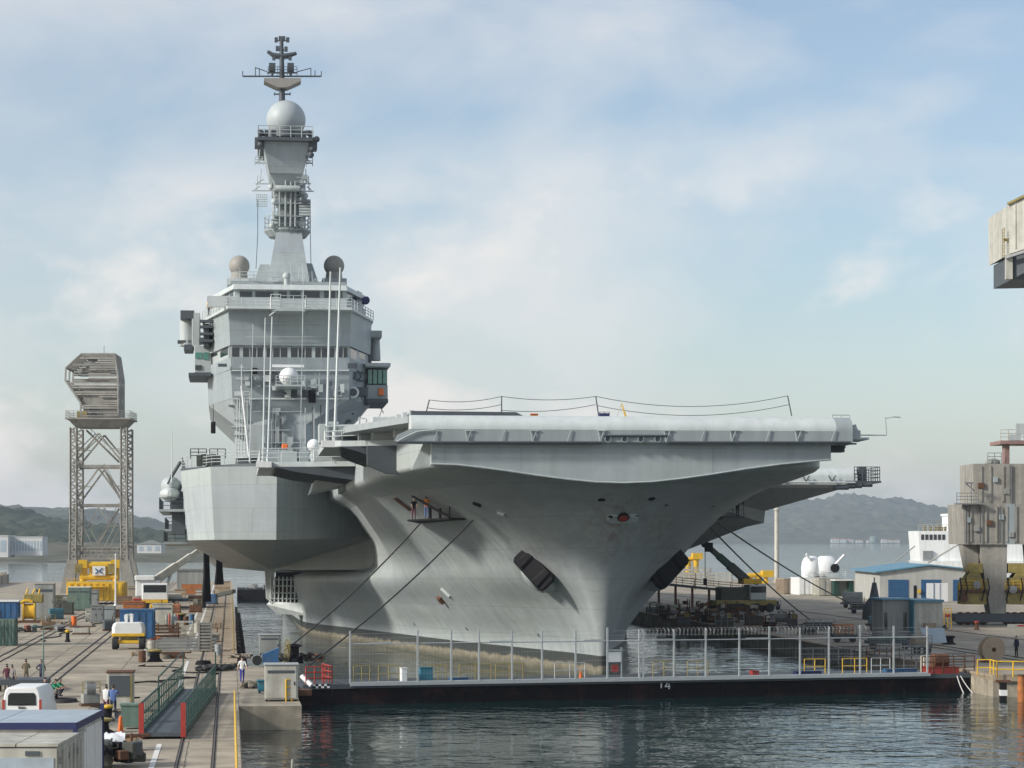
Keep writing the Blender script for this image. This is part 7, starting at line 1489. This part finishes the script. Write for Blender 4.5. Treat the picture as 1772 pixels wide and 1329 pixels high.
# --- far shore buildings
def house(label, x, y, w, d, h, wm, rm, nwin, z=0, rz=0, flat=False, group='far shore buildings', name='far_house'):
    t = thing(name, label, 'building', (x,y,z), rz, group); MB().box(-w/2,0,0,w/2,d,h).to('wall', wm, t, smooth=False)
    if flat: MB().box(-w/2-.2,-.2,h,w/2+.2,d+.2,h+.4).to('roof', rm, t, smooth=False)
    else: MB().prism([(-w/2-.4,h),(w/2+.4,h),(0,h+w*.18)], -.3, d+.3, 'xz').to('roof', rm, t, smooth=False)
    for i in range(nwin): x0_ = -w/2+(i+.5)*w/nwin; MB().box(x0_-w/nwin*.28,-.08,h*.25,x0_+w/nwin*.28,-.003,h*.8).to('window', 'cabin_roof', t, smooth=False)
Yl = 1058
house('long white columned building on the left shore', W(45,0,Yl).x, Yl, 15, 12, 8.2, 'far_white', 'far_white', 11, 3, 0, True)
house('pale block at the left frame edge on the far shore', W(2,0,Yl).x, Yl-6, 9, 14, 9.6, 'far_white', 'far_white', 2, 2.2, 0, True)
house('low grey shed on the left shore right of the tower', W(258,0,Yl).x, Yl, 11, 12, 4, 'far_white', 'cabin_grey', 3, 4)
for i in range(9):
    px = 1452+i*13+random.uniform(-3,3); Yh = 5330
    house(['leftmost','second','third','fourth','fifth','sixth','seventh','eighth','rightmost'][i]+' pale house from the left in the village on the right far shore', W(px,0,Yh).x, Yh+random.uniform(0,60), random.uniform(11,20), 12, random.uniform(5,9), 'far_white', 'far_roof', 2, 1, 0)
t = thing('storage_tank', 'green round storage tank in the village on the right far shore', 'tank', (W(1511,0,5320).x,5310,1), 0); MB().lathe([(10,0),(10,13),(9,14.5),(.5,16)], 28).to('shell', 'green_pale', t); MB().lathe([(10.15,6),(10.15,6.6)], 28).to('band', 'cabin_grey', t)

# --- dense dark gear along the right dock edge, in the shadow of the bow
rs = random.Random(11)
names = ['pump','spool','crate','toolbox','valve block','jack','winch','bundle','hose rack','trolley']
spots = ['below the port anchor','left of the mobile crane wheels','under the long gangway, left end','under the long gangway, middle','under the long gangway, right end','in front of the mobile crane cab','right of the mobile crane','beside the lower mooring line foot','behind the fence right of the stem','at the dock edge right of the racks','near the grey pump cart','left of the grey pump cart']
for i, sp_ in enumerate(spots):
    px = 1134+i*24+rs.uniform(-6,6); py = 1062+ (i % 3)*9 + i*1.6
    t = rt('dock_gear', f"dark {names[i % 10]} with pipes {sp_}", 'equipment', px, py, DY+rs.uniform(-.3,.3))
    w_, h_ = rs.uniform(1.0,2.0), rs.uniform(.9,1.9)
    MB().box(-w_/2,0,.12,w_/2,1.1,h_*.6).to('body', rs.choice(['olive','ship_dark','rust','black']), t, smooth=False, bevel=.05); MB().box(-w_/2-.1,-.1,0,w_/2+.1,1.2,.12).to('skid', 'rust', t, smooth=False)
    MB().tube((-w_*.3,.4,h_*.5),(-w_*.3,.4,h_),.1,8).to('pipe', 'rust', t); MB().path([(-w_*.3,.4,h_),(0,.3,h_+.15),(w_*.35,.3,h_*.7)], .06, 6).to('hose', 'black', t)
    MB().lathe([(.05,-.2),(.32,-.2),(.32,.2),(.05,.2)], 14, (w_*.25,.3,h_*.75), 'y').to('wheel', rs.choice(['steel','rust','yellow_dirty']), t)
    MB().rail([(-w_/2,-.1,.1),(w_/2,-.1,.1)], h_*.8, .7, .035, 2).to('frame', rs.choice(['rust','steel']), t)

# scuffed and bent details on the portal crane
t = [o for o in COL.objects if o.name == 'portal_crane'][0]; k = t.location.y/F
for i, (px, py) in enumerate(((1676,900),(1690,915),(1712,905),(1733,895),(1750,925),(1700,840),(1725,830),(1745,850))):
    MB().cbox((cx(px),-.1 if py > 872 else .7,cz(py)), (.5+.1*(i % 3),.3,.6)).to('hatch_cover', ['ship_grey','cabin_grey','rust'][i % 3], t, smooth=False, bevel=.03)
for px, y0_ in ((1672,-.2),(1696,-.2),(1731,-.2)): MB().tube((cx(px),y0_,cz(940)),(cx(px),y0_,cz(876)),.07,6).to('conduit', 'ship_dark', t)
b = MB()
for i in range(14): b.bar((cx(1748),.6,cz(868-i*4.6)),(cx(1752),.6,cz(868-i*4.6)),.05)
b.bar((cx(1748),.6,cz(870)),(cx(1748),.6,cz(804)),.06).bar((cx(1752),.6,cz(870)),(cx(1752),.6,cz(804)),.06); b.to('ladder', 'steel', t, smooth=False)
for i, px in enumerate((1660,1670,1700,1708,1742,1766)): MB().path([(cx(px),-.3,cz(1000)),(cx(px+3),-.4,cz(1018)),(cx(px-2),-.35,cz(1040))], .07, 6).to('hydraulic_hose', 'black', t)
# ------------------------------------------------------------------ people
dg = bpy.context.evaluated_depsgraph_get
def person(label, loc, yaw, pose, shirt, trous, hairm='hair', sleeve='skin', shoes='black', h=1.75, hat=None, group=None):
    s = h/1.75
    J = {'pel':(0,0,.96,.135,.105),'spi':(0,-.0,1.16,.135,.10),'che':(0,-.01,1.36,.165,.11),'nek':(0,-.01,1.50,.058,.058),'hd0':(0,-.025,1.585,.078,.088),'hd1':(0,-.02,1.68,.078,.092),
         'shL':(-.185,0,1.42,.065,.065),'elL':(-.25,.03,1.14,.046,.046),'wrL':(-.27,-.05,.90,.032,.032),'haL':(-.27,-.07,.82,.022,.04),
         'shR':(.185,0,1.42,.065,.065),'elR':(.25,.03,1.14,.046,.046),'wrR':(.27,-.05,.90,.032,.032),'haR':(.27,-.07,.82,.022,.04),
         'hiL':(-.095,0,.90,.095,.095),'knL':(-.105,-.02,.50,.062,.062),'anL':(-.11,.02,.09,.045,.045),'toL':(-.13,-.15,.045,.045,.035),
         'hiR':(.095,0,.90,.095,.095),'knR':(.105,-.02,.50,.062,.062),'anR':(.11,.02,.09,.045,.045),'toR':(.13,-.15,.045,.045,.035)}
    def mv(**kw):
        for k_, v in kw.items(): J[k_] = (*v, *J[k_][3:])
    if pose == 'walk': mv(knL=(-.10,-.17,.52), anL=(-.10,-.22,.10), toL=(-.11,-.40,.06), knR=(.10,.06,.50), anR=(.10,.30,.14), toR=(.11,.17,.045), elL=(-.26,.12,1.16), wrL=(-.28,.06,.93), haL=(-.28,.02,.86), elR=(.27,-.08,1.16), wrR=(.30,-.25,1.0), haR=(.30,-.31,.95))
    if pose == 'hips': mv(elL=(-.40,.10,1.20), wrL=(-.24,-.08,1.05), haL=(-.17,-.10,1.02), elR=(.40,.10,1.20), wrR=(.24,-.08,1.05), haR=(.17,-.10,1.02))
    if pose == 'fold': mv(elL=(-.27,-.06,1.17), wrL=(-.08,-.24,1.22), haL=(.0,-.26,1.24), elR=(.27,-.06,1.17), wrR=(.08,-.22,1.16), haR=(.0,-.25,1.18))
    if pose == 'reach': mv(elL=(-.26,-.18,1.25), wrL=(-.22,-.42,1.22), haL=(-.21,-.50,1.23), elR=(.25,-.16,1.22), wrR=(.20,-.38,1.10), haR=(.19,-.46,1.10))
    if pose == 'lean': mv(spi=(0,-.08,1.15), che=(0,-.18,1.32), nek=(0,-.26,1.43), hd0=(0,-.32,1.49), hd1=(0,-.36,1.57), shL=(-.18,-.18,1.37), shR=(.18,-.18,1.37), elL=(-.25,-.34,1.18), wrL=(-.22,-.50,1.02), haL=(-.21,-.55,.97), elR=(.25,-.34,1.18), wrR=(.22,-.50,1.02), haR=(.21,-.55,.97))
    if pose == 'crouch': mv(pel=(0,.12,.34), spi=(0,.06,.52), che=(0,-.04,.72), nek=(0,-.10,.86), hd0=(0,-.14,.94), hd1=(0,-.14,1.03), shL=(-.18,-.06,.78), shR=(.18,-.06,.78), elL=(-.22,-.26,.60), wrL=(-.16,-.44,.55), haL=(-.15,-.52,.54), elR=(.22,-.26,.60), wrR=(.16,-.44,.55), haR=(.15,-.52,.54), hiL=(-.10,.10,.30), knL=(-.15,-.30,.50), anL=(-.13,-.06,.09), toL=(-.14,-.24,.04), hiR=(.10,.10,.30), knR=(.15,-.30,.50), anR=(.13,-.06,.09), toR=(.14,-.24,.04))
    E = [('pel','spi'),('spi','che'),('che','nek'),('nek','hd0'),('hd0','hd1')]
    for c in 'LR': E += [('che','sh'+c),('sh'+c,'el'+c),('el'+c,'wr'+c),('wr'+c,'ha'+c),('pel','hi'+c),('hi'+c,'kn'+c),('kn'+c,'an'+c),('an'+c,'to'+c)]
    bm = bmesh.new(); sk = bm.verts.layers.skin.verify(); V = {}
    for k_, (x, y, z, rx, ry) in J.items():
        v = bm.verts.new((x*s, y*s, z*s)); v[sk].radius = (rx*s, ry*s); v[sk].use_root = (k_ == 'pel'); V[k_] = v
    for a_, b_ in E: bm.edges.new((V[a_], V[b_]))
    me = bpy.data.meshes.new('body_base'); bm.to_mesh(me); bm.free()
    o = bpy.data.objects.new('tmp', me); COL.objects.link(o); o.modifiers.new('s','SKIN').use_smooth_shade = True; sb_ = o.modifiers.new('u','SUBSURF'); sb_.levels = 2; sb_.render_levels = 2
    d_ = dg(); d_.update(); bme = bpy.data.meshes.new_from_object(o.evaluated_get(d_)); bpy.data.objects.remove(o)
    # fingers: four of unequal length and a thumb on each hand, bent at the knuckle, joined into the same mesh
    fb = MB()
    for c in 'LR':
        w_ = Vector(J['wr'+c][:3])*s; h_ = Vector(J['ha'+c][:3])*s; d = (h_-w_).normalized(); side = Vector((0,1,0)) if abs(d.y) < .7 else Vector((1,0,0)); side = (side-d*side.dot(d)).normalized(); nn = d.cross(side)
        for i, ln in enumerate((.062,.078,.072,.055)):
            r0 = h_+side*((i-1.5)*.019*s)-d*.01; k1 = r0+d*ln*.55*s; fb.path([r0, k1, k1+(d*.75+nn*.35)*ln*.5*s], [.0095*s,.009*s,.007*s], 5)
        r0 = w_.lerp(h_,.35)+side*.025*s; fb.path([r0, r0+(side*.8+d*.5)*.035*s, r0+(side*.7+d*1.2)*.06*s], [.012*s,.011*s,.008*s], 5)
    fb.path([(0,J['hd0'][1]*s-.085*s,J['hd0'][2]*s+.05*s),(0,J['hd0'][1]*s-.108*s,J['hd0'][2]*s+.02*s)], [.010*s,.016*s], 5)      # nose
    for sx in (-1,1): fb.ball((sx*.082*s, J['hd0'][1]*s+.01, J['hd0'][2]*s+.035*s), .02*s, 6, 5, .03*s)   # ears
    bb_ = bmesh.new(); bb_.from_mesh(bme); n0 = len(bb_.faces)
    fm = fb.data('f'); bb_.from_mesh(fm); bb_.to_mesh(bme); bb_.free()
    mats = [shirt, trous, sleeve, 'skin', shoes, hairm]
    bme.materials.clear()
    for m_ in mats: bme.materials.append(MT[m_])
    cls = {}
    for a_, b_ in E:
        kk = a_[:2]+b_[:2]; cls[(a_,b_)] = 0 if kk in ('pesp','spch','chsh','shel','chne') else 3 if kk in ('neha','nehd','hdhd','wrha') else 2 if kk == 'elwr' else 4 if kk == 'anto' else 1
    hz0 = Vector(J['hd1'][:3])*s; hb = Vector(J['hd0'][:3])*s
    for i, p in enumerate(bme.polygons):
        p.use_smooth = True
        if i >= n0: p.material_index = 3; continue
        best = None; c = p.center
        for (a_, b_), m_ in cls.items():
            A, B = Vector(J[a_][:3])*s, Vector(J[b_][:3])*s; t_ = max(0, min(1, (c-A).dot(B-A)/(B-A).length_squared)); dd = (c-(A+(B-A)*t_)).length - (J[a_][3]*(1-t_)+J[b_][3]*t_)*s
            if best is None or dd < best[0]: best = (dd, m_)
        p.material_index = best[1]
        if best[1] == 3 and c.z > hb.z-.02*s and (c-hz0).length < .2*s and (c.y > hb.y+.01*s or c.z > hz0.z+.01*s): p.material_index = 5
    ob = bpy.data.objects.new('person', bme); COL.objects.link(ob); ob.location = loc; ob.rotation_euler = (0,0,yaw); tag(ob, label, 'person', group)
    hr_ = MB(); c = hz0+Vector((0,.012*s,.012*s)); hr_.lathe([(.088*s*math.cos(R(a_)), .10*s*math.sin(R(a_))) for a_ in range(0,86,17)], 14, c); hr_.to('hair' if not hat else 'cap', hat or hairm, ob)
    # eyes and mouth, small dark marks on the face
    f = MB()
    for sx in (-1,1): f.ball((sx*.03*s, hb.y-.083*s, hb.z+.055*s), .009*s, 6, 4)
    f.cbox((0, hb.y-.086*s, hb.z-.02*s), (.045*s,.012*s,.010*s)); f.to('face_features', 'hair', ob)
    return ob
def PX(px, py): return G(px, py)
person('person in khaki standing with folded arms left of the thin post', PX(45,1187), R(200), 'fold', 'cloth_khaki', 'cloth_khaki', sleeve='cloth_khaki')
person('person in dark navy with hands on hips beside the thin grey post', PX(72,1188), R(150), 'hips', 'cloth_navy', 'cloth_navy', sleeve='cloth_navy')
person('person in maroon behind the white van, leftmost of the group', PX(12,1196), R(190), 'stand', 'cloth_maroon', 'cloth_grey', h=1.7)
person('person in dark grey beside the one in maroon behind the van', PX(21,1196), R(160), 'stand', 'cloth_grey', 'cloth_black', h=1.66)
person('person in striped top and pale trousers at the right rear corner of the van', PX(78,1226), R(20), 'stand', 'cloth_navy', 'cloth_white')
person('crouching person in green shirt, left of the pair on the quay', PX(93,1207), R(70), 'crouch', 'cloth_green', 'cloth_grey')
person('crouching person in green shirt reaching forward, right of the pair', PX(101,1205), R(75), 'crouch', 'cloth_green', 'cloth_navy')
person('person in white shirt standing at the brown topped cabinet', PX(184,1241), R(170), 'reach', 'cloth_white', 'cloth_maroon')
person('person in blue shirt and dark blue trousers at the brown topped cabinet', PX(196,1243), R(185), 'reach', 'cloth_blue', 'cloth_navy', sleeve='cloth_blue', h=1.8)
person('person in white shirt and royal blue trousers walking by the dock edge', PX(419,1182), R(10), 'walk', 'cloth_white', 'cloth_royal')
person('person in dark clothes standing by the right frame edge on the quay', PX(1759,1138), R(-60), 'stand', 'cloth_navy', 'cloth_black', sleeve='cloth_navy')
person('person in black bending over the bollard on the right quay', PX(1631,1108), R(60), 'lean', 'cloth_black', 'cloth_navy', sleeve='cloth_black')
shz = lambda v: SM @ v
person('person in black and white top on the hull platform, left of two', SM @ Vector((PLAT_L[0].x, PLAT_L[0].y, PLAT_Z)), R(10), 'lean', 'cloth_black', 'cloth_maroon', hat='white')
person('person in orange vest and blue trousers on the hull platform', SM @ Vector((PLAT_L[1].x, PLAT_L[1].y, PLAT_Z)), R(180), 'reach', 'cloth_orange', 'cloth_blue', sleeve='cloth_blue')
person('person in dark clothes on the small platform under the port bow', SM @ Vector((pb.x+.25, 19.8, pb.z)), R(40), 'lean', 'cloth_black', 'cloth_black', sleeve='cloth_black')
person('person in yellow vest on the left wing of the upper bridge', SM @ Vector((S(362,530,84).x, 84, gl)), R(-30), 'stand', 'yellow', 'cloth_navy')
# small things on the bow deck edge
def ondeck(name, label, cat, px, s): v = S(px, 718, s); t = thing(name, label, cat, SM @ Vector((v.x, s, -.02)), DY); return t
t = ondeck('orange_crate', 'small orange crate on the bow edge of the flight deck', 'crate', 925, 3.2); MB().box(-.25,0,0,.25,.4,.26).to('body', 'rust_orange', t, smooth=False); MB().box(-.28,-.03,.26,.28,.43,.3).to('lid', 'orange', t, smooth=False)
t = ondeck('blue_generator', 'small dark blue generator on the bow edge of the flight deck', 'generator', 1046, 3.2); MB().box(-.38,0,.06,.38,.5,.36).to('body', 'navy', t, smooth=False, bevel=.04); MB().rail([(-.36,0,.3),(.36,0,.3)], .14, .4, .02, 1).to('frame', 'black', t); MB().box(-.4,0,0,.4,.5,.06).to('base', 'black', t, smooth=False)
t = ondeck('step_ladder', 'yellow folding step ladder on the bow edge of the flight deck', 'ladder', 1078, 3.2)
for y, x in ((0,.28),(0,-.02)): MB().bar((.28 if x > 0 else .2,y,0),(-.08,.1,1.05),.07).to('stile', 'yellow', t, smooth=False)
MB().bar((-.45,.3,0),(-.1,.12,1.05),.045).to('back_leg', 'steel_light', t, smooth=False)
for i in range(4): MB().bar((.24-.08*i,-.02,.2+.22*i),(.2-.08*i,.25,.2+.22*i),.05).to('step', 'yellow', t, smooth=False)
# ------------------------------------------------------------------ air: pale haze over the whole harbour
hz = MB().box(-9400,-900,-9, 9400,9000,190).to('haze', 'white', smooth=False); tag(hz, kind='stuff')
hm = bpy.data.materials.new('haze_air'); hm.use_nodes = True; t = hm.node_tree; t.nodes.clear()
ho = N('ShaderNodeOutputMaterial', t); pv_ = N('ShaderNodeVolumePrincipled', t); pv_.inputs['Color'].default_value = (.74,.85,.98,1); pv_.inputs['Density'].default_value = .00011; pv_.inputs['Anisotropy'].default_value = .2
t.links.new(pv_.outputs[0], ho.inputs['Volume']); hz.data.materials.clear(); hz.data.materials.append(hm)
